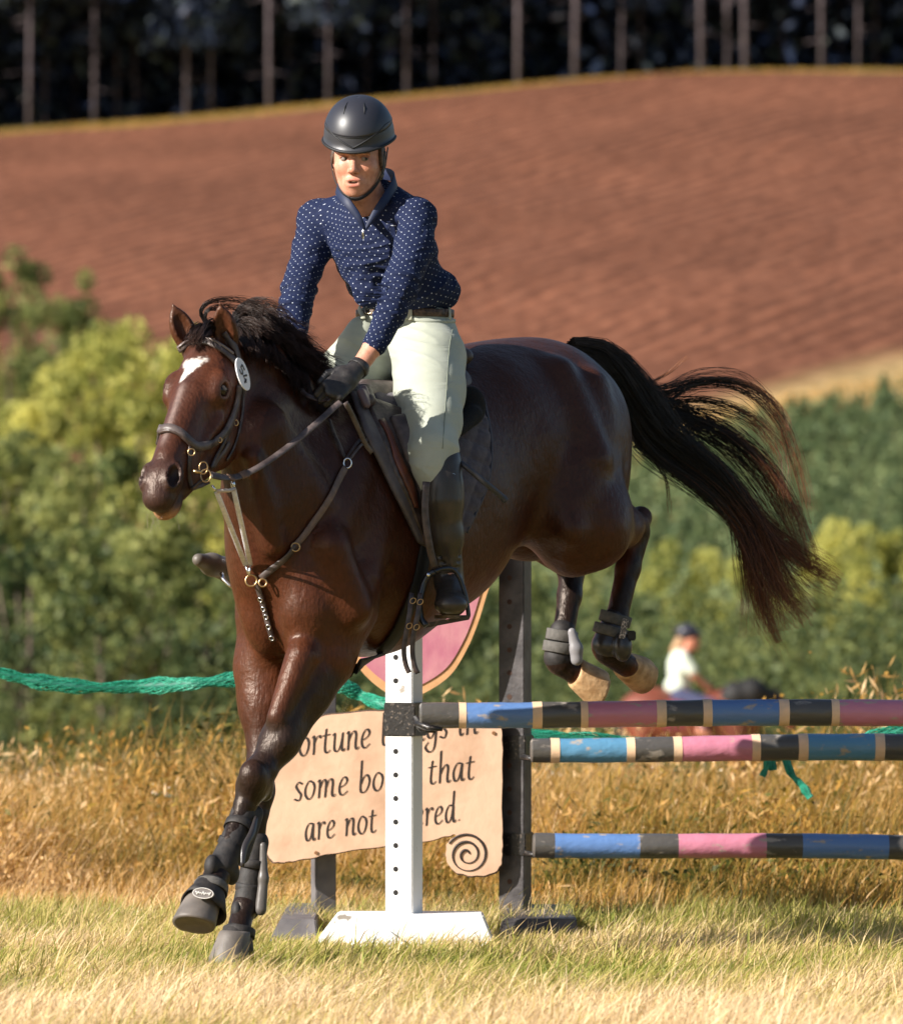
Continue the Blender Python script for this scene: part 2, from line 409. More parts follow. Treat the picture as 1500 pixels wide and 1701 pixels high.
# ================================================================== GRASS
def blades(n, xs, ysn, h, wdt, lean, bend, tcol, segs=3, wind=0.35):
    """n grass blades as tapered bent ribbons; returns V, F, per-vertex tone"""
    z0 = ground_z(xs, ysn) - 0.005
    az = rng.uniform(0, 2 * np.pi, n); fa = rng.uniform(0, 2 * np.pi, n)
    dx = np.cos(az) * lean + wind * lean.mean(); dy = np.sin(az) * lean
    rows = []
    for s_ in range(segs + 1):
        t_ = s_ / segs; off = t_ ** 1.0 * (1 - bend) + bend * t_ ** 2.4
        cx = xs + dx * h * off; cy = ysn + dy * h * off; cz = z0 + h * (t_ - 0.25 * (lean * t_) ** 2)
        ww = wdt * (1 - t_ ** 1.6) * 0.5
        rows.append((cx, cy, cz, ww, t_))
    V = []; T = []
    for cx, cy, cz, ww, t_ in rows[:-1]:
        for s_ in (-1, 1):
            V.append(np.stack([cx + s_ * np.cos(fa) * ww, cy + s_ * np.sin(fa) * ww, cz], 1)); T.append(np.stack([tcol, np.full(n, t_), rng.random(n)], 1) if s_ < 0 else None)
            if s_ > 0: T[-1] = T[-2]
    cx, cy, cz, ww, t_ = rows[-1]; V.append(np.stack([cx, cy, cz], 1)); T.append(np.stack([tcol, np.full(n, 1.0), T[0][:, 2]], 1))
    k = len(V); V = np.stack(V, 1).reshape(-1, 3); T = np.stack(T, 1).reshape(-1, 3)
    base = (np.arange(n) * k)[:, None]
    Fs = []
    for s_ in range(segs - 1):
        a = 2 * s_; Fs.append(base + np.array([[a, a + 1, a + 3]])); Fs.append(base + np.array([[a, a + 3, a + 2]]))
    a = 2 * (segs - 1); Fs.append(base + np.array([[a, a + 1, a + 2]]))
    return V, np.concatenate(Fs), T
def grassmat(name, stops, trans=0.4):
    m, t, b = newmat(name); b.inputs['Roughness'].default_value = .55; b.inputs['Specular IOR Level'].default_value = .3
    at = N(t, 'ShaderNodeAttribute', attribute_name='tone'); sp = N(t, 'ShaderNodeSeparateColor'); t.links.new(at.outputs['Color'], sp.inputs[0])
    cr = N(t, 'ShaderNodeValToRGB'); e = cr.color_ramp.elements
    e[0].position = stops[0][0]; e[0].color = (*stops[0][1], 1); e[1].position = stops[-1][0]; e[1].color = (*stops[-1][1], 1)
    for p_, c_ in stops[1:-1]: q = e.new(p_); q.color = (*c_, 1)
    t.links.new(sp.outputs[0], cr.inputs[0])
    t.links.new(cr.outputs[0], b.inputs['Base Color'])
    tr = N(t, 'ShaderNodeBsdfTranslucent'); t.links.new(cr.outputs[0], tr.inputs[0])
    ms = N(t, 'ShaderNodeMixShader'); ms.inputs[0].default_value = trans
    t.links.new(b.outputs[0], ms.inputs[1]); t.links.new(tr.outputs[0], ms.inputs[2]); t.links.new(ms.outputs[0], t.nodes['Material Output'].inputs[0])
    return m
n = 150000
gy = rng.uniform(14.3, 20.3, n); gx = rng.uniform(-1, 1, n) * (1.6 + (gy - 14) * 0.16 + 0.4)
patch = vnoise(gx * 1.6, gy * 1.6, 11) * .6 + vnoise(gx * 5, gy * 5, 12) * .4
near = smooth01((17.2 - gy) / 2.0)
tone = np.clip(rng.normal(0.50, .22, n) + (patch - .5) * .9 + near * .36 + .01, 0, 1)
dryb = tone > .6
h = np.where(rng.random(n) < .05, rng.uniform(.09, .15, n), rng.uniform(.035, .09, n)) * (0.65 + .7 * patch)
h *= np.where((gy > 18.0) & (gy < 19.0) & (gx > -.62) & (gx < .45), .6, 1)
V, F, T = blades(n, gx, gy, h, rng.uniform(.003, .0075, n), rng.uniform(.15, 1.35, n), rng.uniform(.2, .9, n), tone, 3, .55)
GM = grassmat('meadow_grass_blades', [(0, (.12, .16, .02)), (.25, (.30, .32, .05)), (.48, (.54, .46, .13)), (.70, (.72, .52, .24)), (1, (.88, .68, .42))])
tag(np_mesh('grass', V, F, GM, None, False, T, 'tone'), 'short sunlit grass, green mixed with dry straw blades', 'grass', kind='stuff')
# wilder tussocks in the grass behind the fence feet
n = 9000
cx = rng.uniform(-2.4, 2.6, 130); cy = rng.uniform(18.9, 20.1, 130); ci = rng.integers(0, 130, n)
gx = cx[ci] + rng.normal(0, .05, n); gy = cy[ci] + rng.normal(0, .05, n)
V, F, T = blades(n, gx, gy, rng.uniform(.06, .13, n), rng.uniform(.003, .006, n), rng.uniform(.1, .8, n), rng.uniform(.3, .9, n), np.clip(rng.normal(.42, .2, n), 0, 1), 4, .3)
tag(np_mesh('tall_grass', V, F, GM, None, False, T, 'tone'), 'taller green tufts along the far edge of the mown grass', 'grass', kind='stuff')

# ================================================================== DRY WEEDS (bracken, docks, dry stalks) beyond the grass
n = 90000
gy = 20.0 + rng.beta(1.0, 1.4, n) * 9.6; gx = rng.uniform(-1, 1, n) * (2.6 + (gy - 20) * .2)
pt = vnoise(gx * 1.1, gy * .8, 21) * .6 + vnoise(gx * 3.3, gy * 2.2, 22) * .4
hh = (0.14 + 0.58 * smooth01((gy - 20.0) / 3.6)) * (0.6 + .8 * vnoise(gx * 1.6, gy * 1.0, 33)) * rng.uniform(.6, 1.1, n)
tone = np.clip(rng.normal(.5, .22, n) + (pt - .5) * 1.1, 0, 1)
V, F, T = blades(n, gx, gy, hh, rng.uniform(.004, .009, n), rng.uniform(.1, .8, n), rng.uniform(.3, .9, n), tone, 3, .4)
WM = grassmat('dry_weed_stalks', [(0, (.045, .06, .012)), (.20, (.15, .14, .022)), (.40, (.38, .24, .045)), (.58, (.54, .285, .060)), (.78, (.66, .40, .145)), (1, (.82, .57, .30))], .4)
tag(np_mesh('weeds', V, F, WM, None, False, T, 'tone'), 'tall dry orange and brown stalks behind the jump', 'weeds', kind='stuff')
def leaf_cloud(c, size, tone, up=0.0, wd=.5):
    """one folded leaf-sized quad per centre"""
    n = len(c); a = rng.normal(size=(n, 3)) + np.array([up * .3, 0, up]); a /= np.linalg.norm(a, axis=1)[:, None]
    b_ = np.cross(a, rng.normal(size=(n, 3))); b_ /= np.linalg.norm(b_, axis=1)[:, None]
    s_ = size[:, None] if hasattr(size, '__len__') else size
    V = np.stack([c - a * s_, c + b_ * s_ * wd, c + a * s_, c - b_ * s_ * wd], 1).reshape(-1, 3)
    Fq = (np.arange(n) * 4)[:, None] + np.array([[0, 1, 2, 3]])
    T = np.repeat(np.stack([tone, tone, tone], 1), 4, 0)
    return V, Fq, T
n = 150000
gy = 20.6 + rng.beta(1.1, 1.2, n) * 9.6; gx = rng.uniform(-1, 1, n) * (2.6 + (gy - 20) * .2)
# heads gather into plants
pk = 1400; pyy = 20.5 + rng.beta(1.0, 1.2, pk) * 9.6; pxx = rng.uniform(-1, 1, pk) * (2.7 + (pyy - 20) * .2)
pi_ = rng.integers(0, pk, n); ph = (0.12 + 0.54 * smooth01((pyy - 20.3) / 3.6)) * (0.45 + 1.05 * vnoise(pxx * 1.6, pyy, 33)) * rng.uniform(.65, 1.2, pk)
rr = rng.normal(0, .055, (n, 2)); hz = ph[pi_] * np.sqrt(rng.uniform(.05, 1, n)); hx = pxx[pi_] + rr[:, 0] * (1.2 + hz) + hz * .06; hy_ = pyy[pi_] + rr[:, 1]
ptone = np.clip(rng.normal(.48, .22, pk) + (vnoise(pxx * 1.3, pyy * .8, 41) - .5) * 1.5 + smooth01((pyy - 26.5) / 2.5) * .35, 0, 1)
cen = np.stack([hx, hy_, ground_z(hx, hy_) + hz], 1)
tn_ = np.clip(ptone[pi_] + rng.normal(0, .12, n), 0, 1); hf = rng.random(n) < .55; kinds_ = rng.random(pk)[pi_] < .45
hf = kinds_ ^ (rng.random(n) < .15)
V, F, T = leaf_cloud(cen[hf], rng.uniform(.012, .040, int(hf.sum())), tn_[hf], 1.3, .18)
V2, F2, T2 = leaf_cloud(cen[~hf], rng.uniform(.006, .020, int((~hf).sum())), np.clip(tn_[~hf] - .08, 0, 1), .1, .5)
F = np.concatenate([F, F2 + len(V)]); V = np.concatenate([V, V2]); T = np.concatenate([T, T2])
tag(np_mesh('weed_foliage', V, F, WM, None, False, T, 'tone'), 'rusty bracken and seed heads massed behind the jump', 'weeds', kind='stuff')
# pale seed heads of thistle / daisies among them
n = 90; hx = rng.uniform(-2.6, 3.0, n); hy_ = rng.uniform(22.5, 29, n)
hzz = (0.25 + .4 * smooth01((hy_ - 21) / 3)) * (0.6 + .8 * vnoise(hx * 1.6, hy_, 33))
cl = np.repeat(np.stack([hx, hy_, ground_z(hx, hy_) + hzz], 1), 7, 0) + rng.normal(0, .016, (n * 7, 3))
V, F, T = leaf_cloud(cl, rng.uniform(.004, .008, n * 7), np.ones(n * 7))
FM = grassmat('pale_seed_heads', [(0, (.6, .5, .35)), (1, (.80, .72, .60))], .3)
tag(np_mesh('wildflowers', V, F, FM, None, False, T, 'tone'), 'scattered pale thistle seed heads among the dry weeds', 'wildflowers', kind='stuff')
# standing hay-coloured grass between the weeds and the valley bushes
n = 60000; gy = rng.uniform(29, 68, n); gx = rng.uniform(-1, 1, n) * gy * .14
tone = np.clip(rng.normal(.8, .14, n), 0, 1)
V, F, T = blades(n, gx, gy, rng.uniform(.15, .4, n), rng.uniform(.012, .025, n), rng.uniform(.1, .7, n), rng.uniform(.3, .9, n), tone, 2, .3)
tag(np_mesh('hay_grass', V, F, WM, None, False, T, 'tone'), 'pale standing hay grass beyond the weeds', 'grass', kind='stuff')

# ================================================================== TREES AND SHRUBS
LM = {
 'bright': leafmat('willow_leaves_bright', (.11, .14, .03), (.74, .68, .20), (.42, .42, .11), .55, .5, attr='tone'),
 'mid': leafmat('broad_leaves_mid', (.05, .08, .024), (.46, .46, .16), (.22, .25, .08), .6, .45, attr='tone'),
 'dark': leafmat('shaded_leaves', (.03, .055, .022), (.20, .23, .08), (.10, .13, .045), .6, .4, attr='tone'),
 'conifer': leafmat('young_conifer_needles', (.055, .095, .045), (.26, .31, .13), (.14, .19, .08), .5, .15, attr='tone'),
 'spruce': leafmat('shade_tinted_forest_needles', (.014, .023, .055), (.06, .075, .06), (.028, .040, .068), .12, .1, attr='tone'),  # navy of haze and forest shade put into the needle colour
}
BARK = mat('grey_brown_bark', (.10, .07, .05), .9, (.20, .15, .11), 6, .8, 20)
PBARK = mat('pale_pine_bark', (.085, .064, .070), .9, (.15, .115, .12), 2.0, .8, 10)
def blob_tree(name, label, cat, x, y, H, W, kind, group, nl=5000, leaf=.068, lobes=34, base=0.0, tilt=0.0, parts=True):
    z0 = gz(x, y); r0 = thing(name, label, cat, (x, y, z0), group)
    # leafy lobes spread through an uneven crown
    lc = []
    for i in range(lobes):
        t_ = rng.uniform(0.04, 1) ** .8; ww = W * .5 * math.sin(min(1, t_ * 1.25 + .18) * math.pi * .62) * (1.15 - .55 * t_)
        a = rng.uniform(0, 6.283); q = math.sqrt(rng.uniform(.1, 1))
        lc.append((x + math.cos(a) * ww * q + tilt * t_ * H, y + math.sin(a) * ww * q, z0 + base + (H - base) * (.04 + .86 * t_), W * rng.uniform(.10, .19) * (1.1 - .4 * t_), rng.uniform(-.14, .14)))
    lc = np.array(lc); pi_ = rng.integers(0, lobes, nl)
    d = rng.normal(size=(nl, 3)); d /= np.linalg.norm(d, axis=1)[:, None]
    rad = lc[pi_, 3] * rng.uniform(.5, 1.12, nl) ** .6
    cen = lc[pi_, :3] + d * rad[:, None] * np.array([1, 1, 1.15]); cen[:, 2] = np.maximum(cen[:, 2], z0 + .05)
    tone = np.clip(.5 + lc[pi_, 4] + rng.normal(0, .16, nl), 0, 1)
    V, F, T = leaf_cloud(cen, rng.uniform(.6, 1.4, nl) * leaf, tone)
    np_mesh('crown', V, F, LM[kind], r0, False, T, 'tone')
    m = MB(); top = Vector((x + tilt * H * .7, y, z0 + H * .75))
    m.tube([(x, y, z0 - .1), (x + tilt * H * .3, y, z0 + H * .35), top], [W * .03, W * .02, W * .006], 7)
    for i in range(7):
        c_ = Vector(lc[i, :3]); b0 = Vector((x + tilt * H * .2, y, z0 + H * rng.uniform(.08, .45)))
        m.tube([b0, b0.lerp(c_, .5) + Vector((0, 0, .1)), c_], [W * .013, W * .009, W * .004], 5)
    m.build('trunk', BARK, r0, True)
    return r0
def at_px(u, vtop, Y):
    """x and height of a plant whose top is seen at (u, vtop) when it stands at depth Y"""
    p = P(u, vtop, Y); return p.x, p.z - gz(p.x, Y)
trees = [
 (-120, 470, 96, 2.8, 'bright', 'bright willow outside the left edge beside the wide yellow-green one'), (-230, 560, 90, 2.6, 'mid', 'second willow beyond the left edge'),
 (-350, 520, 98, 3.0, 'bright', 'third willow beyond the left edge'), (-480, 600, 92, 2.8, 'mid', 'far bush beyond the left edge'), (-620, 560, 98, 3.0, 'bright', 'farthest willow beyond the left edge'),
 (1620, 850, 104, 2.8, 'bright', 'round tree just beyond the right edge'), (1750, 900, 98, 2.6, 'mid', 'bush beyond the right edge'), (1880, 840, 104, 3.0, 'bright', 'farthest tree beyond the right edge'),
 # u, vtop, depth, width m, kind, label
 (95, 405, 150, 3.2, 'mid', 'grey-green bush high on the left above the willow thicket'),
 (15, 380, 146, 2.6, 'mid', 'tall grey-green bush cut by the left edge below the ploughed field'),
 (185, 500, 98, 2.6, 'bright', 'tall pale yellow-green willow directly left of the horse head'),
 (245, 490, 92, 2.4, 'bright', 'bright willow whose crown touches the horse ears'),
 (60, 580, 95, 2.6, 'bright', 'wide yellow-green willow at the left edge, level with the horse face'),
 (330, 560, 96, 2.2, 'bright', 'willow crown hidden partly behind the horse forehead'),
 (10, 660, 86, 2.2, 'mid', 'leafy bush at the left edge below the pale willow'),
 (140, 700, 82, 2.6, 'mid', 'green bush left of the muzzle, in front of the willows'),
 (250, 800, 78, 2.0, 'mid', 'bush with light leaf sprays beneath the horse muzzle'),
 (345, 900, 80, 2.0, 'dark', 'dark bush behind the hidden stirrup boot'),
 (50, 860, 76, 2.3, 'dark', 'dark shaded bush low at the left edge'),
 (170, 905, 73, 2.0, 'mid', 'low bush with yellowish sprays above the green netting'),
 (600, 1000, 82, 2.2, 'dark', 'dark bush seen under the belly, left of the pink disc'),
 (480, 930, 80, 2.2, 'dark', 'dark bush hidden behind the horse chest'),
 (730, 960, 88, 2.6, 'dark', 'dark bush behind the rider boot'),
 (850, 930, 90, 2.4, 'mid', 'green bush beyond the dark post'),
 (960, 900, 98, 2.3, 'mid', 'green bush behind the tucked hind legs'),
 (1120, 890, 104, 2.4, 'bright', 'yellow-tipped bush above the distant rider'),
 (1230, 905, 108, 2.2, 'bright', 'yellow-green bush behind the tail end'),
 (1330, 930, 100, 2.2, 'bright', 'round bush right of the tail tip'),
 (1410, 845, 106, 2.8, 'bright', 'tallest yellow-green tree at the right side'),
 (1490, 865, 103, 2.4, 'bright', 'yellow-green tree cut by the right edge'),
 (1040, 990, 84, 2.0, 'dark', 'dark bush left of the distant rider'),
 (1290, 1010, 84, 2.2, 'mid', 'green bush right of the distant horse neck'),
 (1440, 1010, 82, 2.4, 'mid', 'green bush low at the right edge above the top pole'),
 (1180, 1050, 86, 2.2, 'mid', 'low green bush directly behind the distant rider'),
]
for u, v, Y, W, kind, lab in trees:
    x, H = at_px(u, v, Y)
    H = max(H, 1.2)
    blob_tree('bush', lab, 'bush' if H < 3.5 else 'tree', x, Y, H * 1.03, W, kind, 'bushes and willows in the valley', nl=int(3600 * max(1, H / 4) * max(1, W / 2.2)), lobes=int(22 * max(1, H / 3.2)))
# undergrowth that closes the thicket floor
n = 170000; gy = rng.uniform(70, 112, n); gx = rng.uniform(-1, 1, n) * gy * .115 * np.where(rng.random(n) < .5, 1, 2.6)
hh = rng.uniform(0, 1, n) ** .8 * (1.6 + 1.6 * vnoise(gx * .45, gy * .3, 61))
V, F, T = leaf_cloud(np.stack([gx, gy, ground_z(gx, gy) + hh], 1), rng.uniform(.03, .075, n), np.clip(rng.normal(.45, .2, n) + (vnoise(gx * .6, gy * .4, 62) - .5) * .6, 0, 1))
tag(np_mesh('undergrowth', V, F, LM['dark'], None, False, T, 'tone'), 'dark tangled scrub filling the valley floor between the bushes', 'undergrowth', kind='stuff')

# young conifer plantation on the slope at the right
def conifer_mesh(H, W, n, seed):
    r_ = np.random.default_rng(seed); t_ = r_.uniform(0, 1, n) ** 1.2; a = r_.uniform(0, 6.283, n)
    rad = W * .5 * (1 - t_) ** .8 * np.sqrt(r_.uniform(.15, 1.1, n)) * (1 + .25 * np.sin(t_ * 40))
    c = np.stack([np.cos(a) * rad, np.sin(a) * rad, .06 + t_ * H], 1)
    return c
cone_v = []
PM = []
for k in range(4):
    c = conifer_mesh(1, .55, 420, 100 + k)
    V, F, T = leaf_cloud(c, rng.uniform(.035, .075, len(c)), np.clip(rng.normal(.5, .2, len(c)), 0, 1))
    o = np_mesh('crown', V, F, LM['conifer'], None, False, T, 'tone'); PM.append(o.data); bpy.data.objects.remove(o)
    cone_v.append((V, F, T))
tm = MB(); tm.tube([(0, 0, -.05), (0, 0, .85)], [.03, .008], 5); o = tm.build('trunk', BARK); TM = o.data; bpy.data.objects.remove(o)
spots = []
tries = 0
while len(spots) < 230 and tries < 20000:
    tries += 1
    y = random.uniform(165, 206); x = random.uniform(.02, .085) * y
    if y > 184 + 1.6 * x: continue
    if any((x - a) ** 2 + ((y - b_) * .35) ** 2 < .32 for a, b_, _ in spots): continue
    spots.append((x, y, random.uniform(.5, 1.15)))
spots += [(P(1365, 690, 200).x, 201, .6), (P(1478, 665, 206).x, 207, .7), (P(1385, 690, 199).x, 202, .6), (P(1440, 690, 200).x, 203, .5)]
for i, (x, y, H) in enumerate(spots):
    last = i >= len(spots) - 4
    r0 = thing('young_conifer', 'small dark conifer standing alone on the straw verge under the ploughed field' if last else 'small dark green conifer in the plantation on the far slope', 'conifer', (x, y, gz(x, y)), 'young conifers on the verge' if last else 'young conifers planted on the slope')
    c_ = link('crown', PM[i % 4], None, r0, False); c_.location = (0, 0, 0); c_.scale = (H * 1.5, H * 1.5, H); c_.rotation_euler.z = i * 1.7
    c_ = link('trunk', TM, None, r0, False); c_.location = (0, 0, 0); c_.scale = (H, H, H)
n = 150000; gy = rng.uniform(112, 215, n); gx = rng.uniform(-.08, .09, n) * gy * np.where(rng.random(n) < .62, 1, 3)
keep = gy < 184.5 + 1.6 * np.clip(gx, -8, 40) + rng.normal(0, 1.5, n); gy = gy[keep]; gx = gx[keep]; n = len(gx)
V, F, T = leaf_cloud(np.stack([gx, gy, ground_z(gx, gy) + rng.uniform(0, .7, n) ** 1.5], 1), rng.uniform(.05, .12, n), np.clip(rng.normal(.55, .2, n) + (vnoise(gx * .3, gy * .15, 71) - .5) * .8, 0, 1))
tag(np_mesh('scrub', V, F, LM['conifer'], None, False, T, 'tone'), 'low green scrub covering the slope between the young conifers', 'scrub', kind='stuff')
# straw tufts along the lower and upper verge of the field
n = 26000; gx = rng.uniform(-30, 30, n); up = rng.random(n) < .55
gy = np.where(up, rng.uniform(353, 361, n), 183 + 1.6 * np.clip(gx, -8, 40) + rng.uniform(-2, 8, n))
V, F, T = blades(n, gx, gy, rng.uniform(.2, .5, n) * np.where(up, .6, .6), rng.uniform(.03, .07, n), rng.uniform(.1, .6, n), rng.uniform(.3, .9, n), np.clip(np.where(up, rng.normal(.42, .16, n), rng.normal(.72, .18, n)), 0, 1), 2, .3)
tag(np_mesh('verge_grass', V, F, WM, None, False, T, 'tone'), 'dry straw-coloured grass on the verges of the ploughed field', 'grass', kind='stuff')

# ================================================================== PINE FOREST at the top of the hill
def pine(u, Y, r_, label, H=20, clear=6.0, group='tall pine trunks at the forest edge', nl=900):
    x = P(u, 150, Y).x; z0 = gz(x, Y); t0 = thing('pine_tree', label, 'pine tree', (x, Y, z0), group)
    m = MB(); lean = random.uniform(-.015, .015)
    r_ *= random.uniform(.38, .66); m.tube([(x, Y, z0 - .3), (x + lean * 5, Y, z0 + 5), (x + lean * H, Y, z0 + H)], [r_ * 1.15, r_, r_ * .35], 8)
    for k in range(14):
        zb = z0 + random.uniform(1.5, 9); a = random.uniform(0, 6.283); L = random.uniform(.6, 1.6)
        m.tube([(x, Y, zb), (x + math.cos(a) * L, Y + math.sin(a) * L, zb - .2)], [.035, .012], 4)
    m.build('trunk', PBARK, t0, True)
    nl = nl * 2 if clear < 6.5 else nl; zt = clear + (H - clear) * rng.uniform(0, 1, nl) ** 1.1; rad = 2.6 * (1 - (zt - clear) / (H - clear + 1)) ** .6 * np.sqrt(rng.uniform(.05, 1, nl)); a = rng.uniform(0, 6.283, nl)
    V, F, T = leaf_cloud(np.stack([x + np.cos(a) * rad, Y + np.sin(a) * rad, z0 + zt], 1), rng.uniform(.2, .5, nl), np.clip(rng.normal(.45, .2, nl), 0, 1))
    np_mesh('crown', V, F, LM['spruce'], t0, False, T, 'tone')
tr = [(48, 363, .25, 8.), (157, 366, .22, 7.5), (196, 374, .2, 7.), (310, 366, .2, 4.2), (351, 367, .2, 4.0), (447, 362, .28, 9.), (545, 365, .22, 4.8), (583, 380, .2, 8.), (676, 366, .24, 9.), (750, 386, .2, 8.), (860, 364, .24, 9.), (955, 364, .28, 8.5), (1032, 370, .22, 8.), (1100, 376, .2, 7.), (1165, 364, .24, 9.), (1209, 367, .2, 8.), (1238, 364, .26, 9.), (1268, 380, .2, 6.), (1365, 364, .26, 9.), (1425, 366, .2, 8.), (1480, 384, .2, 6.5), (100, 385, .2, 5.), (250, 388, .2, 5.), (395, 386, .2, 5.), (500, 388, .2, 6.), (630, 390, .2, 5.), (810, 388, .2, 6.), (910, 386, .2, 6.), (1320, 388, .2, 5.), (75, 371, .13, 6.), (125, 376, .12, 6.), (225, 372, .12, 5.), (285, 378, .12, 5.), (480, 372, .13, 7.), (610, 374, .12, 7.), (720, 371, .13, 6.), (785, 378, .12, 6.), (1000, 375, .12, 6.), (1065, 372, .12, 7.), (1300, 374, .13, 6.), (1340, 378, .11, 6.), (1395, 376, .12, 7.), (1455, 372, .13, 7.), (-30, 365, .24, 7.), (-110, 364, .24, 7.), (-180, 367, .22, 8.), (-260, 364, .26, 8.), (-350, 366, .22, 7.), (-450, 364, .24, 8.), (-560, 366, .24, 8.), (1610, 364, .24, 8.), (1690, 366, .22, 8.), (1780, 364, .26, 8.), (1880, 366, .22, 8.), (1535, 366, .24, 8.)]
nm = ['first', 'second', 'third', 'fourth', 'fifth', 'sixth', 'seventh', 'eighth', 'ninth', 'tenth', 'eleventh', 'twelfth', 'thirteenth', 'fourteenth', 'fifteenth', 'sixteenth', 'seventeenth', 'eighteenth', 'nineteenth', 'twentieth', 'twenty-first']
order = sorted([q[0] for q in tr if q[1] < 371 and 0 <= q[0] <= 1500])
for (u, Y, r_, cl) in tr:
    front = Y < 371 and 0 <= u <= 1500
    pine(u, Y, r_, ('pine trunk at the forest edge, %s from the left' % nm[order.index(u)]) if front else 'dim slender pine trunk deeper inside the forest', 20 + random.uniform(-2, 2), cl, 'tall pine trunks at the forest edge' if front else 'pine trunks deeper in the forest')
# the mass of the forest behind: crowns, dead lower branches and undergrowth, too deep to count
n = 150000; gy = 368 + rng.beta(1, 1.3, n) * 70; gx = rng.uniform(-1, 1, n) * 42
gy = np.concatenate([gy, 368 + rng.beta(1, 1.6, 110000) * 60]); gx = np.concatenate([gx, rng.uniform(42, 120, 110000) * np.where(rng.random(110000) < .5, 1, -1)]); n = len(gx)
hz = rng.uniform(0, 1, n) * 22
dens = np.where(hz > 4.2, 1.0, np.where(gy > 374, .9, .16)); keep = rng.random(n) < dens
gx, gy, hz = gx[keep], gy[keep], hz[keep]; n = len(gx)
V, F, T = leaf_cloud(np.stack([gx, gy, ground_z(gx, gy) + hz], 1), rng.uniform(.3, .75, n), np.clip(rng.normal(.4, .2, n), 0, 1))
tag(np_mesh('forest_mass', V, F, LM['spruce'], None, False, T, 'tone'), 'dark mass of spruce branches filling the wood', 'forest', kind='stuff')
# ================================================================== JUMP: standards, rails, sign, shield, netting
WHITE = mat('chalky_white_paint', (.80, .79, .78), .55, (.30, .26, .22), 16, .8, 40, lo=.665, hi=.70, detail=10)
BLACKP = mat('weathered_black_paint', (.035, .030, .032), .5, (.10, .088, .088), 14, .8, 60, lo=.42, hi=.72)
BLACKM = mat('worn_black_metal_cup', (.02, .018, .018), .35, (.20, .16, .13), 110, .6, 70, lo=.58, hi=.75, metal=.3)
HOLE = mat('dark_bore', (.012, .010, .010), .9)
RUST = mat('rusty_bore', (.06, .03, .02), .9)
def at(u, v, Y): return P(u, v, Y)
def pole_mat(name, col, chips=(.40, .33, .26)):
    m = mat(name, col, .36, chips, 30, 3.5, 22, lo=.585, hi=.68, detail=10, stretch=(.6, 1, 1), coat=.25); return m
PB = pole_mat('blue_rail_paint', (.11, .21, .45)); PLB = pole_mat('faded_light_blue_rail_paint', (.10, .26, .42)); PG = pole_mat('grey_rail_paint', (.085, .078, .072), (.3, .26, .22)); PP = pole_mat('dusky_pink_rail_paint', (.56, .20, .28)); PW = mat('bare_cream_tape', (.84, .56, .36), .6, (.72, .5, .33), 30, .5, 50)
def rail(name, label, Y0, Y1, segs, vtop, vbot, group='painted rails of the jump'):
    """segs: (u0, u1, material); rail runs from first u at depth Y0 to last u at Y1, every colour band a mesh of its own"""
    u_a, u_b = segs[0][0], segs[-1][1]
    def ax(u):
        t_ = (u - u_a) / (u_b - u_a); Y = Y0 + (Y1 - Y0) * t_
        vc = (vtop[0] + (vtop[1] - vtop[0]) * t_ + vbot[0] + (vbot[1] - vbot[0]) * t_) / 2; hr = (vbot[0] + (vbot[1] - vbot[0]) * t_ - vtop[0] - (vtop[1] - vtop[0]) * t_) / 2
        sag = .003 * math.sin(t_ * math.pi * 3 + len(name))
        return P(u, vc, Y) + Vector((0, 0, sag)), px(hr, Y)
    r0 = thing(name, label, 'rail', tuple(ax(u_a)[0]), group)
    for i, (u0, u1, mt) in enumerate(segs):
        k = max(3, int((u1 - u0) / 18)); pts = []; rr = []
        for j in range(k + 1):
            p, r_ = ax(u0 + (u1 - u0) * j / k); pts.append(p); rr.append(r_ * (1 + .018 * math.sin((u0 + (u1 - u0) * j / k) * .071)))
        if mt is PW: rr = [x + .0012 for x in rr]
        if i == 0: pts.insert(0, pts[0] + (pts[0] - pts[1]).normalized() * .006); rr.insert(0, rr[0] * .8)
        m = MB(); m.tube(pts, rr, 28); o = m.build('band', mt, r0, True)
        o.data.set_sharp_from_angle(angle=math.radians(50))
    return r0
rail('rail', 'top rail in blue, grey and pink bands with cream rings, hung on the white post', 18.52, 18.62,
     [(700, 762, PG), (762, 774, PW), (774, 884, PB), (884, 900, PW), (900, 964, PG), (964, 976, PW), (976, 1090, PP), (1090, 1106, PW), (1106, 1167, PG), (1167, 1182, PW), (1182, 1293, PB), (1293, 1310, PW), (1310, 1380, PG), (1380, 1393, PW), (1393, 1508, PP), (1508, 1524, PW), (1524, 1600, PG), (1600, 1616, PW), (1616, 1740, PB), (1740, 1860, PG), (1860, 2100, PP)], (1166, 1160), (1209, 1206))
rail('rail', 'second rail, light blue and pink, cracked along its length, behind the top one', 19.30, 19.40,
     [(884, 914, PG), (914, 929, PW), (929, 1040, PLB), (1040, 1054, PW), (1054, 1118, PG), (1118, 1132, PW), (1132, 1248, PP), (1248, 1262, PW), (1262, 1325, PG), (1325, 1341, PW), (1341, 1452, PLB), (1452, 1468, PW), (1468, 1540, PG), (1540, 1660, PP), (1660, 1800, PG), (1800, 2000, PLB)], (1226, 1214), (1266, 1264))
rail('rail', 'lowest rail with wide blue and pink bands and no cream rings', 19.32, 19.42,
     [(888, 921, PG), (921, 1062, PB), (1062, 1126, PG), (1126, 1272, PP), (1272, 1332, PG), (1332, 1475, PB), (1475, 1540, PG), (1540, 1690, PP), (1690, 1760, PG), (1760, 2000, PB)], (1383, 1392), (1424, 1434))
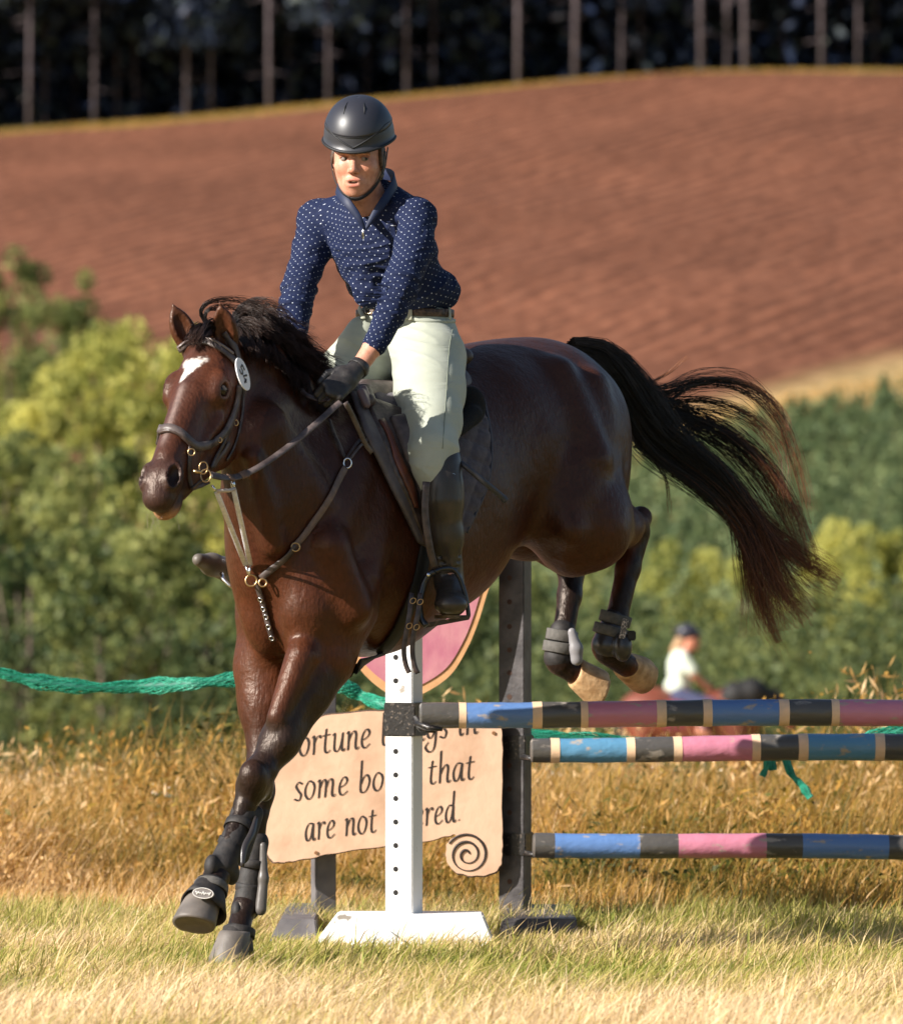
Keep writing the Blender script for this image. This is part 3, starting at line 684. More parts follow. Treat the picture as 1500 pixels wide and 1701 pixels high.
def box_px(m, u0, u1, v0, v1, Y0, Y1, ry=0.0):
    a = P(u0, v0, Y0); b_ = P(u1, v1, Y0)
    m.box(((a.x + b_.x) / 2, (Y0 + Y1) / 2, (a.z + b_.z) / 2), (abs(b_.x - a.x), Y1 - Y0, abs(a.z - b_.z)))
def post(root, name, x, y, w_, d_, z0, z1, rz, mt, holes, hole_u, hole_mt, bev=.003):
    M = Matrix.Rotation(rz, 3, 'Z')
    m = MB(); m.box((x, y, (z0 + z1) / 2), (w_, d_, z1 - z0), M); p = m.build(name, mt, root, False, bev)
    for z in holes:
        c_ = Vector((x, y, z)) + M @ Vector((hole_u, -d_ / 2 - .0008, 0)); m = MB()
        m.tube([c_, c_ + M @ Vector((0, .004, 0))], .0085, 12); m.build('hole', hole_mt, p)
    return p
# ---- white standard (front)
c = P(670, 1560, 18.62); WX, WY = c.x, 18.62
ws = thing('jump_standard', 'white jump standard with a row of small holes and a heavy white foot', 'jump standard', (WX, WY, 0))
zt = lambda v, Y: P(700, v, Y).z
rzw = math.radians(-22)
hz_ = [zt(1053, WY) - .0722 * k for k in range(0, 12)]
hz_ += [zt(1053, WY) + .0722 * k for k in range(1, 7)]
post(ws, 'post', WX + .002, WY + .03, .090, .085, .08, zt(860, WY), rzw, WHITE, [z for z in hz_ if not (zt(1228, WY) < z < zt(1160, WY))], -.010, HOLE)
m = MB()   # foot: low sloped block, wider below
def slope_block(m, x0, x1, xt0, xt1, y0, y1, z0, z1, inset=.03, M=None, c=None):
    vs_ = [(x0, y0, z0), (x1, y0, z0), (x1, y1, z0), (x0, y1, z0), (xt0, y0 + inset, z1), (xt1, y0 + inset, z1), (xt1, y1 - inset, z1), (xt0, y1 - inset, z1)]
    if M: vs_ = [tuple(Vector(c) + M @ Vector(q)) for q in vs_]
    m.add(vs_, [(0, 3, 2, 1), (4, 5, 6, 7), (0, 1, 5, 4), (1, 2, 6, 5), (2, 3, 7, 6), (3, 0, 4, 7)])
xl, xr = P(506, 1590, 18.4).x, P(830, 1590, 18.4).x; tl, tr_ = P(560, 1520, 18.5).x, P(802, 1520, 18.5).x
slope_block(m, xl, xr, tl, tr_, WY - .075, WY + .15, -.03, zt(1520, 18.55), .012); m.build('foot', WHITE, ws, False, .004)
m = MB(); a = P(585, 1530, 18.4)
slope_block(m, -.10, .10, -.05, .05, -.30, .32, -.03, zt(1548, 18.4), .20, Matrix.Rotation(math.radians(20), 3, 'Z'), (P(600, 1590, 18.5).x, WY, 0)); m.build('brace', WHITE, ws, False, .004)
# cup and sleeve that carry the top rail
m = MB(); M = Matrix.Rotation(rzw, 3, 'Z'); z_a, z_b = zt(1224, 18.55), zt(1168, 18.55)
m.box((WX + .006, WY + .03, (z_a + z_b) / 2), (.104, .098, z_b - z_a), M)
sl = m.build('sleeve', BLACKM, ws, False, .003)
m = MB(); pc = P(705, 1200, 18.50)
m.tube([P(690, 1194, 18.545), P(696, 1203, 18.51), P(712, 1209, 18.47), P(735, 1212, 18.465)], [.010, .012, .011, .006], 8)
m.tube([P(690, 1200, 18.56), P(700, 1212, 18.55), P(724, 1214, 18.55)], [.010, .010, .008], 8)
m.build('cup', BLACKM, ws, True)
# ---- dark standard (behind) with the sign and shield : one wing
DY = 19.45; c = P(856, 1540, DY); DX = c.x
wing = thing('jump_wing', 'black drilled post of the rear standard with its low black foot', 'jump standard', (DX, DY, 0))
rzd = math.radians(-20)
hs = [zt(v, DY) for v in (960, 1000, 1041, 1080, 1118, 1158, 1197, 1272, 1311, 1350, 1465, 1505)]
post(wing, 'post', DX - .0, DY + .03, .086, .075, .05, zt(800, DY), rzd, BLACKP, hs, -.006, RUST)
m = MB(); slope_block(m, P(820, 1560, 18.9).x, P(966, 1560, 18.9).x, P(836, 1528, 19.0).x, P(956, 1528, 19.0).x, 18.88, DY + .35, -.03, zt(1527, 18.9), .03); m.build('foot', BLACKP, wing, False, .004)
for v0, v1, uu in ((1222, 1262, 884), (1384, 1422, 888)):
    m = MB(); m.box((DX + .002, DY + .03, (zt(v0, DY) + zt(v1, DY)) / 2), (.096, .086, zt(v0, DY) - zt(v1, DY)), Matrix.Rotation(rzd, 3, 'Z')); sl = m.build('sleeve', BLACKM, wing, False, .003)
    m = MB(); m.tube([P(uu - 16, v1 - 4, DY - .07), P(uu, v1 - 1, DY - .10), P(uu + 20, v1 + 0, DY - .11), P(uu + 42, v1 + 2, DY - .10)], [.010, .009, .008, .004], 8); m.build('cup', BLACKM, sl, True)
# left, grey upright of the rear wing
lw = thing('sign_post', 'plain dark grey upright carrying the left end of the lettered board', 'post', tuple(P(537, 1560, 19.5)))
GREYP = mat('dark_grey_post_paint', (.10, .09, .095), .6, (.17, .155, .155), 10, .5, 50)
x0 = P(537, 1540, 19.5).x
m = MB(); m.box((x0, 19.53, (zt(1150, 19.5) + .03) / 2), (.068, .06, zt(1150, 19.5) - .03), Matrix.Rotation(math.radians(18), 3, 'Z')); m.build('post', GREYP, lw, False, .003)
m = MB(); slope_block(m, P(436, 1578, 18.75).x, P(530, 1578, 18.75).x, P(466, 1528, 18.75).x, P(524, 1528, 18.75).x, 18.72, 19.75, -.03, zt(1528, 18.75), .03); m.build('foot', GREYP, lw, False, .004)
# ---- lettered board
SY = 19.40
BOARD = mat('tan_painted_plywood', (.72, .47, .32), .6, (.50, .30, .19), 6, .8, 30, detail=10, lo=.45, hi=.78)
INKM = mat('black_brush_lettering', (.035, .024, .020), .6)
EDGE = mat('charred_board_edge', (.10, .065, .045), .8)
S_ = SY / FPX
def B(u, v):   # point on the board plane
    return P(u, v, SY)
outl = catmull([(476, 1432), (455, 1432), (444, 1418), (441, 1380), (446, 1320), (462, 1260), (490, 1212), (540, 1190), (620, 1182), (690, 1182), (760, 1186), (822, 1194), (833, 1210), (834, 1260), (834, 1380), (834, 1420), (828, 1444), (808, 1454), (778, 1455), (752, 1446), (741, 1425), (743, 1402), (757, 1388), (740, 1390), (700, 1400), (640, 1406), (560, 1417), (510, 1427)], 6, True)
outl = [(u + .7 * math.sin(i * 1.9) + .5 * math.sin(i * .83), v + .8 * math.sin(i * 1.3)) for i, (u, v) in enumerate(outl)]
sg = thing('sign_board', 'tan scroll-shaped board lettered with a proverb and ending in a spiral curl', 'sign', tuple(B(640, 1320)))
o0 = B(0, 0)
def flat_shape(pix, Yf, th, name, mt, parent, bev=.0):
    f0 = [P(u, v, Yf) for u, v in pix]; m = MB(); n_ = len(f0)
    f1 = [q + Vector((0, th, 0)) for q in f0]
    m.add(f0 + f1, [tuple(range(n_)), tuple(range(2 * n_ - 1, n_ - 1, -1))] + [(i, n_ + i, n_ + (i + 1) % n_, (i + 1) % n_) for i in range(n_)])
    return m.build(name, mt, parent, False, bev)
flat_shape(outl, SY, .014, 'board', BOARD, sg)
big = [(640 + (u - 640) * 1.009, 1318 + (v - 1318) * 1.018) for u, v in outl]
flat_shape(big, SY + .004, .014, 'edge', EDGE, sg)
# calligraphic letters: skeleton strokes drawn with a broad nib
G = {
 'F': (.50, [[(.12, 0), (.20, .75)], [(.12, .72), (.30, .78), (.62, .76)], [(.17, .42), (.45, .42)]]),
 'o': (.46, [[(.38, .40), (.22, .45), (.08, .30), (.06, .12), (.18, 0), (.34, .08), (.42, .28), (.38, .40)]]),
 'r': (.36, [[(.05, .40), (.12, .44), (.11, .2), (.08, 0)], [(.11, .25), (.22, .40), (.34, .44), (.37, .38)]]),
 't': (.34, [[(.20, .58), (.13, .25), (.12, .06), (.20, 0), (.32, .06)], [(.03, .42), (.34, .44)]]),
 'u': (.50, [[(.04, .40), (.13, .44), (.10, .22), (.09, .06), (.18, 0), (.30, .08), (.40, .28), (.44, .44)], [(.44, .44), (.38, .10), (.43, 0), (.50, .05)]]),
 'n': (.50, [[(.04, .40), (.12, .44), (.10, .2), (.07, 0)], [(.10, .22), (.24, .40), (.36, .44), (.40, .34), (.36, .1), (.40, 0), (.50, .05)]]),
 'e': (.42, [[(.08, .20), (.24, .24), (.37, .34), (.32, .44), (.20, .42), (.08, .26), (.07, .08), (.18, 0), (.38, .09)]]),
 'b': (.46, [[(.14, .80), (.10, .45), (.06, .08), (.16, 0), (.32, .08), (.42, .28), (.34, .43), (.20, .38), (.09, .22)]]),
 'i': (.22, [[(.03, .40), (.11, .44), (.07, .1), (.12, 0), (.20, .05)], [(.13, .58), (.16, .61)]]),
 'g': (.46, [[(.42, .42), (.22, .44), (.08, .30), (.06, .12), (.16, .03), (.30, .14), (.42, .42)], [(.42, .42), (.36, .0), (.28, -.24), (.10, -.30), (-.04, -.18), (.08, -.06)]]),
 's': (.34, [[(.34, .40), (.20, .45), (.10, .36), (.18, .24), (.28, .13), (.20, 0), (.02, .04)]]),
 'm': (.76, [[(.04, .40), (.12, .44), (.10, .2), (.07, 0)], [(.10, .22), (.22, .40), (.32, .44), (.36, .34), (.31, 0)], [(.34, .22), (.46, .40), (.58, .44), (.62, .34), (.58, .1), (.62, 0), (.72, .05)]]),
 'a': (.48, [[(.40, .42), (.22, .44), (.08, .28), (.06, .10), (.14, 0), (.28, .10), (.40, .42)], [(.40, .42), (.36, .10), (.40, 0), (.48, .05)]]),
 'h': (.50, [[(.15, .80), (.11, .40), (.07, 0)], [(.10, .22), (.24, .40), (.36, .44), (.40, .34), (.36, .1), (.40, 0), (.50, .05)]]),
 'd': (.48, [[(.38, .42), (.22, .44), (.08, .28), (.06, .10), (.14, 0), (.28, .10), (.38, .36), (.46, .80)], [(.40, .42), (.37, .10), (.41, 0), (.49, .05)]]),
 '.': (.2, [[(.08, .02), (.12, .05)]]),
 ' ': (.30, []),
}
def write_line(text, u0, v0, u1, v1, size, slant=.16):
    tot = sum(G[ch][0] + .05 for ch in text); L = math.hypot(u1 - u0, v1 - v0); e1 = ((u1 - u0) / L, (v1 - v0) / L); kx = L / (tot * size)
    x = 0
    for ch in text:
        w_, strokes = G[ch]
        if strokes:
            m = MB(); z_ = 0
            for st in strokes:
                pts = catmull(st, 7); z_ += 1; L_ = []; R_ = []
                nib = size * .024
                na = math.radians(38)
                for q in pts:
                    lx = (x + q[0] + q[1] * slant) * size * kx; ly = q[1] * size
                    cu = u0 + e1[0] * lx + e1[1] * ly; cv = v0 + e1[1] * lx - e1[0] * ly
                    dx_, dy_ = math.cos(na) * nib + .45, math.sin(na) * nib + .2
                    L_.append((cu - dx_, cv + dy_)); R_.append((cu + dx_, cv - dy_))
                for k in range(len(L_) - 1):
                    q4 = [L_[k], R_[k], R_[k + 1], L_[k + 1]]
                    n0 = len(m.v); d_ = SY - .0012 - .0002 * z_ - .00003 * (k % 2)
                    m.v += [tuple(P(a_, b_, d_)) for a_, b_ in q4]; m.f.append((n0, n0 + 1, n0 + 2, n0 + 3))
                    # round the stroke body so that it never thins away
                    th_ = math.atan2(pts[k + 1][1] - pts[k][1], pts[k + 1][0] - pts[k][0]); ox, oy = -math.sin(th_) * .75, math.cos(th_) * .75
                    c0 = ((L_[k][0] + R_[k][0]) / 2, (L_[k][1] + R_[k][1]) / 2); c1 = ((L_[k + 1][0] + R_[k + 1][0]) / 2, (L_[k + 1][1] + R_[k + 1][1]) / 2)
                    n0 = len(m.v); m.v += [tuple(P(a_, b_, d_ - .0004)) for a_, b_ in ((c0[0] - ox, c0[1] + oy), (c0[0] + ox, c0[1] - oy), (c1[0] + ox, c1[1] - oy), (c1[0] - ox, c1[1] + oy))]; m.f.append((n0, n0 + 1, n0 + 2, n0 + 3))
            m.build('letter', INKM, sg)
        x += w_ + .05
write_line('Fortune brings in', 472, 1260, 796, 1218, 68)
write_line('some boats that', 488, 1331, 790, 1294, 66)
write_line('are not steered.', 506, 1398, 768, 1364, 64)
# spiral curl
pts = []
for k in range(110):
    th_ = -2.6 + k / 109 * 2 * math.pi * 2.35; r_ = 32 * (1 - k / 109) ** .85 + 3
    pts.append(P(776 + math.cos(th_) * r_, 1420 + math.sin(th_) * r_, SY - .001))
m = MB(); m.tube(pts, [.0032 + .0012 * math.sin(i * .15) for i in range(110)], 6); m.build('spiral', INKM, sg, True)
m = MB()
for u, v in ((525, 1417), (712, 1190), (820, 1218)): p = P(u, v, SY); m.tube([p + Vector((0, -.004, 0)), p + Vector((0, .004, 0))], .006, 8)
m.build('screw', mat('rusty_screw', (.30, .15, .07), .6, metal=.4), sg)
# ---- pink and tan shield
sh = thing('shield', 'round pink painted disc with tan rims hung behind the white post', 'decorative shield', tuple(P(690, 1000, 19.36)))
PINKD = mat('faded_pink_board_paint', (.46, .15, .21), .6, (.56, .25, .27), 14, .6, 40, detail=8, stretch=(1, 1, .6))
TANR = mat('tan_rim_paint', (.66, .36, .17), .6, (.54, .28, .12), 16, .6, 40)
GREYC = mat('grey_centre_paint', (.13, .12, .12), .6)
def shape(k, cu=672, cv=950):
    base = [(640, 1150), (672, 1161), (706, 1151), (748, 1122), (776, 1078), (794, 1035), (808, 990), (822, 940), (815, 880), (780, 820), (720, 780), (660, 770), (600, 790), (555, 840), (540, 910), (548, 980), (568, 1050), (598, 1112)]
    return [(cu + (u - cu) * k, cv + (v - cv) * k) for u, v in catmull(base, 5, True)]
flat_shape(shape(1.0), 19.370, .016, 'rim', TANR, sh); flat_shape(shape(.925), 19.366, .004, 'face', PINKD, sh)
flat_shape(shape(.50, 655, 920), 19.362, .004, 'rim', TANR, sh); flat_shape(shape(.44, 655, 920), 19.358, .004, 'centre', GREYC, sh)
m = MB(); m.box((P(600, 1100, 19.42).x, 19.43, zt(960, 19.4)), (.5, .03, .05)); m.build('rear_batten', GREYP, sh)
# ---- green netting twisted into a rope
NETM = mat('green_plastic_netting', (.010, .22, .13), .45, (.04, .38, .24), 60, 1.2, 180, trans=.2)
NETD = mat('green_netting_core', (.006, .12, .08), .6)
def net_rope(name, label, path, width, parent=None, lattice=True):
    """a band of woven strands following the path: two crossing families of thin cords round a loose core"""
    root = thing(name, label, 'netting', tuple(P(*path[0])), None) if parent is None else parent
    pts = [Vector(P(*q)) for q in [tuple(x) for x in catmull(path, 14)]]
    n_ = len(pts); m = MB(); m2 = MB()
    wv = [width * (1 + .22 * math.sin(i * .23) + .12 * math.sin(i * .61)) for i in range(n_)]
    m2.tube(pts, [x * .62 for x in wv], 8); m2.build('core', NETD, root, True)
    for k in range(22):
        for sg_ in (1, -1):
            ph = k / 22 * 6.283; q = []
            for i in range(n_):
                t_ = (pts[min(i + 1, n_ - 1)] - pts[max(i - 1, 0)]).normalized(); a_ = Vector((0, -1, 0)); a_ = (a_ - t_ * a_.dot(t_)).normalized(); b_ = t_.cross(a_)
                an = ph + sg_ * i * .16; rr_ = wv[i] * (.92 + .12 * math.sin(i * .9 + k * 2.1))
                q.append(pts[i] + a_ * math.cos(an) * rr_ * .6 + b_ * math.sin(an) * rr_)
            m.tube(q, .0013, 3)
    o = m.build('mesh', NETM, root); o['kind'] = 'stuff'
    return root
net_rope('netting', 'green plastic netting twisted into a sagging rope behind the horse and fence', [(-700, 1090, 20.6), (-500, 1128, 20.5), (-300, 1132, 20.5), (-150, 1112, 20.4), (-60, 1106, 20.4), (0, 1118, 20.4), (60, 1132, 20.4), (150, 1142, 20.4), (240, 1140, 20.4), (320, 1136, 20.3), (395, 1128, 20.3), (480, 1120, 20.2), (560, 1136, 20.1), (600, 1156, 20.1), (640, 1172, 20.0), (720, 1196, 20.0), (820, 1212, 20.0), (900, 1222, 20.0), (1000, 1232, 20.0), (1150, 1246, 20.0), (1280, 1250, 20.0), (1400, 1238, 20.0), (1490, 1216, 20.0), (1600, 1200, 20.0)], .022)
tl_ = thing('netting_tail', 'frayed ends of green netting hanging below the second rail', 'netting', tuple(P(1300, 1262, 19.95)))
for q in ([(1276, 1250, 19.95), (1274, 1272, 19.95), (1266, 1290, 19.95)], [(1280, 1252, 19.96), (1284, 1280, 19.96)], [(1302, 1252, 19.95), (1314, 1285, 19.94), (1332, 1305, 19.93), (1346, 1326, 19.92)]):
    net_rope('x', '', q, .011, tl_)
# ================================================================== HORSE
HD = Vector((-0.60, -0.80, 0)).normalized()       # horse heading
LD = Vector((0.80, -0.60, 0)).normalized()        # horse's left
UP = Vector((0, 0, 1))
def R3(a, b, c): return [a, b, c]
# ---- head frame
HP0 = P(347, 552, 17.15); HP1 = P(247, 812, 16.78)
HF = (HP1 - HP0); HLEN = HF.length; HF.normalize()
HL = Vector((-HF.y, HF.x, 0)).normalized()
if HL.x < 0: HL = -HL
HN = HL.cross(HF).normalized()
if HN.y > 0: HN = -HN
def hd(f, l, n): return HP0 + HF * (f * HLEN / 0.6) + HL * l + HN * n
HA = [HF, HL, HN]
h = SDF()
# trunk
h.ell(P(512, 880, 17.54), (.28, .215, .35), [HD, LD, UP], .06)                 # shoulder / chest
h.ell(P(605, 868, 17.80), (.40, .28, .395), [HD, LD, UP], .08)                 # rib cage front
h.ell(P(690, 820, 18.02), (.38, .295, .375), [HD, LD, UP], .08)                  # barrel
h.ell(P(800, 745, 18.28), (.36, .285, .315), [HD, LD, UP], .08)                # loin
h.ell(P(888, 705, 18.47), (.31, .255, .262), [HD, LD, UP], .08)                # croup
h.ell(P(850, 640, 18.42), (.30, .17, .12), [HD, LD, UP], .06)
# breast muscles
h.ell(P(455, 985, 17.46), (.12, .095, .19), [HD, LD, UP], .05)
h.ell(P(525, 1000, 17.36), (.13, .10, .19), [HD, LD, UP], .05)
# point of shoulder, shoulder blade
h.ell(P(560, 930, 17.42), (.15, .07, .22), [HD, LD, UP], .06)
h.ell(P(440, 940, 17.66), (.12, .07, .20), [HD, LD, UP], .05)
# thighs
h.ell(P(960, 785, 18.36), (.21, .125, .30), [(HD + UP * .15).normalized(), LD, UP], .06)
h.ell(P(952, 845, 18.24), (.14, .115, .205), [HD, LD, UP], .06)
h.ell(P(872, 790, 18.68), (.19, .13, .25), [HD, LD, UP], .06)
h.chain([(P(990, 850, 18.28), .10), (P(990, 895, 18.26), .08)], .05)
h.cone(P(900, 700, 18.20), P(905, 810, 18.15), .006, .006, .06, 'sub')
# stifle folds / flank
h.ell(P(898, 835, 18.20), (.10, .05, .11), [HD, LD, UP], .06)
# neck
NL = LD
h.chain([(P(392, 632, 17.30), .105), (P(428, 705, 17.38), .135), (P(472, 790, 17.47), .170), (P(518, 860, 17.6), .215)], .06, flat=Vector((.86, -.5, 0)), ff=.72)
h.chain([(P(388, 572, 17.30), .052), (P(430, 600, 17.38), .062), (P(480, 655, 17.52), .07), (P(530, 705, 17.64), .075), (P(600, 730, 17.80), .10)], .05)
h.chain([(P(412, 730, 17.22), .085), (P(440, 830, 17.3), .11), (P(462, 920, 17.38), .13)], .06)
# ---- head
h.ell(hd(.06, 0, -.085), (.11, .085, .085), HA, .03)
h.ell(P(325, 585, 17.22), .034, None, .03)
h.ell(P(380, 588, 17.18), .034, None, .03)
h.ell(hd(.16, 0, -.075), (.12, .088, .078), HA, .03)
h.ell(hd(.185, .070, -.050), (.045, .032, .038), HA, .02)
h.ell(hd(.185, -.073, -.050), (.045, .030, .036), HA, .02)
h.ell(hd(.158, .068, -.026), (.032, .02, .014), HA, .015)
h.ell(hd(.158, -.070, -.030), (.03, .02, .016), HA, .02)
h.cone(hd(.22, 0, -.055), hd(.50, 0, -.048), .060, .043, .03)
h.cone(hd(.22, 0, -.022), hd(.46, 0, -.020), .030, .022, .03)
for s_ in (1, -1):
    h.ell(hd(.235, .052 * s_, -.165), (.10, .036, .095), HA, .03)
    h.cone(hd(.28, .045 * s_, -.205), hd(.48, .024 * s_, -.125), .034, .024, .03)
    h.cone(hd(.25, .076 * s_, -.095), hd(.38, .054 * s_, -.085), .014, .008, .02)
    h.ell(hd(.38, .035 * s_, -.10), (.09, .026, .05), HA, .03)
h.ell(hd(.10, 0, -.16), (.10, .07, .10), HA, .05)
h.ell(hd(.40, 0, -.13), (.12, .03, .05), HA, .03)
h.ell(hd(.525, 0, -.055), (.062, .054, .052), HA, .025)
h.ell(hd(.575, 0, -.068), (.038, .047, .042), HA, .02)
h.ell(hd(.556, 0, -.122), (.046, .040, .026), HA, .012)
h.cone(hd(.53, 0, -.115), hd(.46, 0, -.12), .032, .035, .025)
for s_ in (1, -1):
    h.ell(hd(.525, .040 * s_, -.032), (.046, .027, .031), HA, .010)
    h.ell(hd(.530, .048 * s_, -.022), (.030, .018, .019), [HF * .9 + HN * .35, HL * s_, HN], .010, 'sub')
    h.cone(hd(.475, .052 * s_, -.098), hd(.61, .028 * s_, -.102), .006, .006, .008, 'sub')
    h.ell(hd(.187, .092 * s_, -.040), (.022, .016, .015), HA, .008, 'sub')
# ears (leaf shaped, hollow towards the front)
def ear(b_, tip, out):
    b_ = Vector(b_); tip = Vector(tip); ax = (tip - b_); Lg = ax.length; ax.normalize()
    fw = Vector(out); fw = (fw - ax * fw.dot(ax)).normalized(); sd_ = ax.cross(fw)
    h.ell(b_ + ax * Lg * .38, (Lg * .46, .036, .024), [ax, sd_, fw], .02)
    h.cone(b_ + ax * Lg * .45, tip - ax * .008, .030, .006, .012, flat=fw, ff=.6)
    h.ell(b_ + ax * Lg * .48 + fw * .020, (Lg * .40, .021, .018), [ax, sd_, fw], .008, 'sub')
EARL = (P(382, 578, 17.16), P(364, 500, 17.10)); EARR = (P(318, 582, 17.22), P(285, 501, 17.2))
ear(*EARL, Vector((-.25, -1, .1))); ear(*EARR, Vector((.15, -1, .1)))
# ---- near fore (leading, reaching forward)
h.chain([(P(556, 1010, 17.44), .125), (P(535, 1095, 17.38), .083), (P(508, 1150, 17.33), .067), (P(466, 1230, 17.24), .049), (P(438, 1275, 17.2), .043)], .05)
h.cone(P(540, 1085, 17.47), P(500, 1195, 17.36), .06, .035, .04)
h.cone(P(500, 1090, 17.26), P(462, 1190, 17.20), .045, .030, .04)
h.chain([(P(431, 1282, 17.18), .043), (P(420, 1305, 17.16), .043), (P(408, 1335, 17.14), .033)], .025)
h.ell(P(420, 1290, 17.12), (.040, .035, .05), None, .02)
h.ell(P(440, 1312, 17.2), (.025, .030, .035), None, .02)
h.chain([(P(405, 1345, 17.14), .030), (P(372, 1425, 17.06), .026), (P(362, 1450, 17.04), .030)], .015)
h.cone(P(420, 1345, 17.17), P(386, 1432, 17.09), .018, .017, .012)
h.ell(P(360, 1457, 17.04), .038, None, .015)
h.chain([(P(358, 1462, 17.03), .033), (P(348, 1485, 16.98), .035)], .015)
# ---- off fore (bearing the weight)
h.chain([(P(450, 1035, 17.60), .100), (P(443, 1110, 17.58), .086), (P(443, 1170, 17.55), .074), (P(436, 1255, 17.50), .045)], .05)
h.chain([(P(432, 1280, 17.48), .041), (P(430, 1315, 17.46), .041), (P(428, 1345, 17.45), .036)], .03)
h.chain([(P(426, 1360, 17.44), .032), (P(415, 1470, 17.42), .028), (P(408, 1500, 17.41), .030)], .015)
h.ell(P(407, 1508, 17.40), .038, None, .015)
h.chain([(P(403, 1518, 17.39), .033), (P(395, 1550, 17.34), .034)], .015)
# ---- near hind, folded up
h.chain([(P(992, 880, 18.26), .10), (P(1030, 875, 18.46), .060), (P(1054, 872, 18.56), .042)], .05)
h.chain([(P(1056, 872, 18.60), .042), (P(1064, 860, 18.64), .036)], .02)
h.chain([(P(1056, 888, 18.58), .043), (P(1043, 945, 18.54), .036), (P(1024, 1030, 18.48), .033), (P(1014, 1062, 18.46), .036)], .02)
h.ell(P(1006, 1074, 18.46), .044, None, .015)
h.chain([(P(1010, 1085, 18.47), .038), (P(1042, 1106, 18.52), .036)], .015)
# ---- off hind, folded up
h.chain([(P(872, 865, 18.75), .10), (P(925, 905, 18.90), .066), (P(945, 935, 18.94), .044)], .05)
h.chain([(P(950, 950, 18.94), .042), (P(946, 990, 18.90), .036), (P(935, 1060, 18.84), .034), (P(929, 1085, 18.82), .036)], .02)
h.ell(P(927, 1096, 18.82), .042, None, .015)
h.chain([(P(933, 1104, 18.82), .037), (P(958, 1118, 18.84), .038)], .015)
# muscle and bone relief
for (a1, b1, r0_, r1_, k_) in (
  ((600, 745, 17.52), (548, 900, 17.30), .030, .035, .05), ((640, 780, 17.58), (600, 960, 17.42), .035, .055, .05), ((552, 905, 17.27), (590, 1010, 17.32), .045, .05, .05),
  ((455, 700, 17.22), (530, 830, 17.31), .030, .03, .09), ((420, 760, 17.13), (455, 905, 17.22), .022, .03, .04),
  ((930, 620, 18.26), (985, 760, 18.22), .04, .05, .06), ((985, 640, 18.34), (1015, 840, 18.30), .035, .04, .05), ((880, 700, 18.24), (945, 880, 18.12), .03, .04, .06),
  ((800, 640, 18.20), (870, 690, 18.24), .03, .035, .06), ((530, 1120, 17.29), (470, 1235, 17.19), .016, .012, .03), ((560, 1105, 17.34), (500, 1215, 17.27), .014, .012, .03)):
    h.cone(P(*a1), P(*b1), r0_, r1_, k_)
for k in range(5):
    h.cone(P(770 + 18 * k, 720 + 6 * k, 18.02 + .03 * k), P(745 + 24 * k, 900 - 8 * k, 17.98 + .03 * k), .004, .004, .035, 'sub')
# groin mass between the thighs
h.ell(P(880, 900, 18.55), (.16, .09, .06), [HD, LD, UP], .05)
# muscle relief: grooves
h.cone(P(452, 965, 17.16), P(464, 1065, 17.13), .022, .030, .03, 'sub')
h.cone(P(640, 960, 17.50), P(610, 1060, 17.5), .012, .02, .05, 'sub')
def groove(a, b_, r_, k=.03): h.cone(a, b_, r_, r_, k, 'sub')
RES_H = 0.0065
HV, HFc = h.mesh(RES_H, 2)
hu, hv_ = PIX(HV)
hY = HV[:, 1]
def blob(u, v, ru, rv, soft=.5):
    d = np.sqrt(((hu - u) / ru) ** 2 + ((hv_ - v) / rv) ** 2); return 1 - smooth01((d - (1 - soft)) / (2 * soft))
def axis_mask(a, b_, r_):
    a = np.array(a); b_ = np.array(b_); ba = b_ - a; t_ = np.clip(((HV - a) @ ba) / (ba @ ba), 0, 1)
    return np.linalg.norm(HV - a - t_[:, None] * ba, axis=1) / r_
def lerp(c, c2, m): return c * (1 - m[:, None]) + np.array(c2)[None, :] * m[:, None]
bay = np.array([.066, .019, .008]); dark = np.array([.022, .010, .007]); black = np.array([.010, .007, .006])
col = np.tile(bay, (len(HV), 1))
big = vnoise(HV[:, 0] * 6 + HV[:, 1] * 3, HV[:, 2] * 6, 5)
# darker over the top line, haunch and neck; redder on flank, belly and inner legs
loc = HV - np.array(P(700, 800, 18.0)); side = loc @ np.array(LD); zz = HV[:, 2]
col = lerp(col, (.040, .014, .008), smooth01((zz - 1.05) / .40) * .85)
col = lerp(col, (.105, .031, .010), np.clip(smooth01((1.12 - zz) / .25) * smooth01((zz - .7) / .15), 0, 1) * .55)
col = lerp(col, (.04, .015, .009), (big > .5) * 0.0 + smooth01((big - .45) / .4) * .35)
# legs turn black from above the knee / hock downwards
legm = smooth01((.80 - zz) / .32) * (hu < 620)
col = lerp(col, black, np.clip(legm, 0, 1) * .93)
hind = ((hu > 900) & (zz < 1.10) & (axis_mask(P(1060, 850, 18.6), P(1010, 1075, 18.46), .085) < 1)) | ((axis_mask(P(948, 940, 18.95), P(925, 1095, 18.82), .08) < 1))
col = lerp(col, black, hind * .0)
hk = np.clip(smooth01((1 - axis_mask(P(1064, 848, 18.62), P(1010, 1075, 18.46), .12)) / .35), 0, 1) * (hu > 990) * smooth01((hu - 1038) / 14 + (hv_ - 940) / 30) ; ho = np.clip(smooth01((1 - axis_mask(P(946, 960, 18.92), P(927, 1095, 18.82), .085)) / .2), 0, 1)
col = lerp(col, black, np.maximum(hk, ho) * .92)
nearleg = np.clip(smooth01((1 - axis_mask(P(520, 1150, 17.33), P(432, 1290, 17.18), .115)) / .35), 0, 1) * (HV[:, 1] < 17.44)
col = lerp(col, (.022, .013, .010), nearleg * .92)
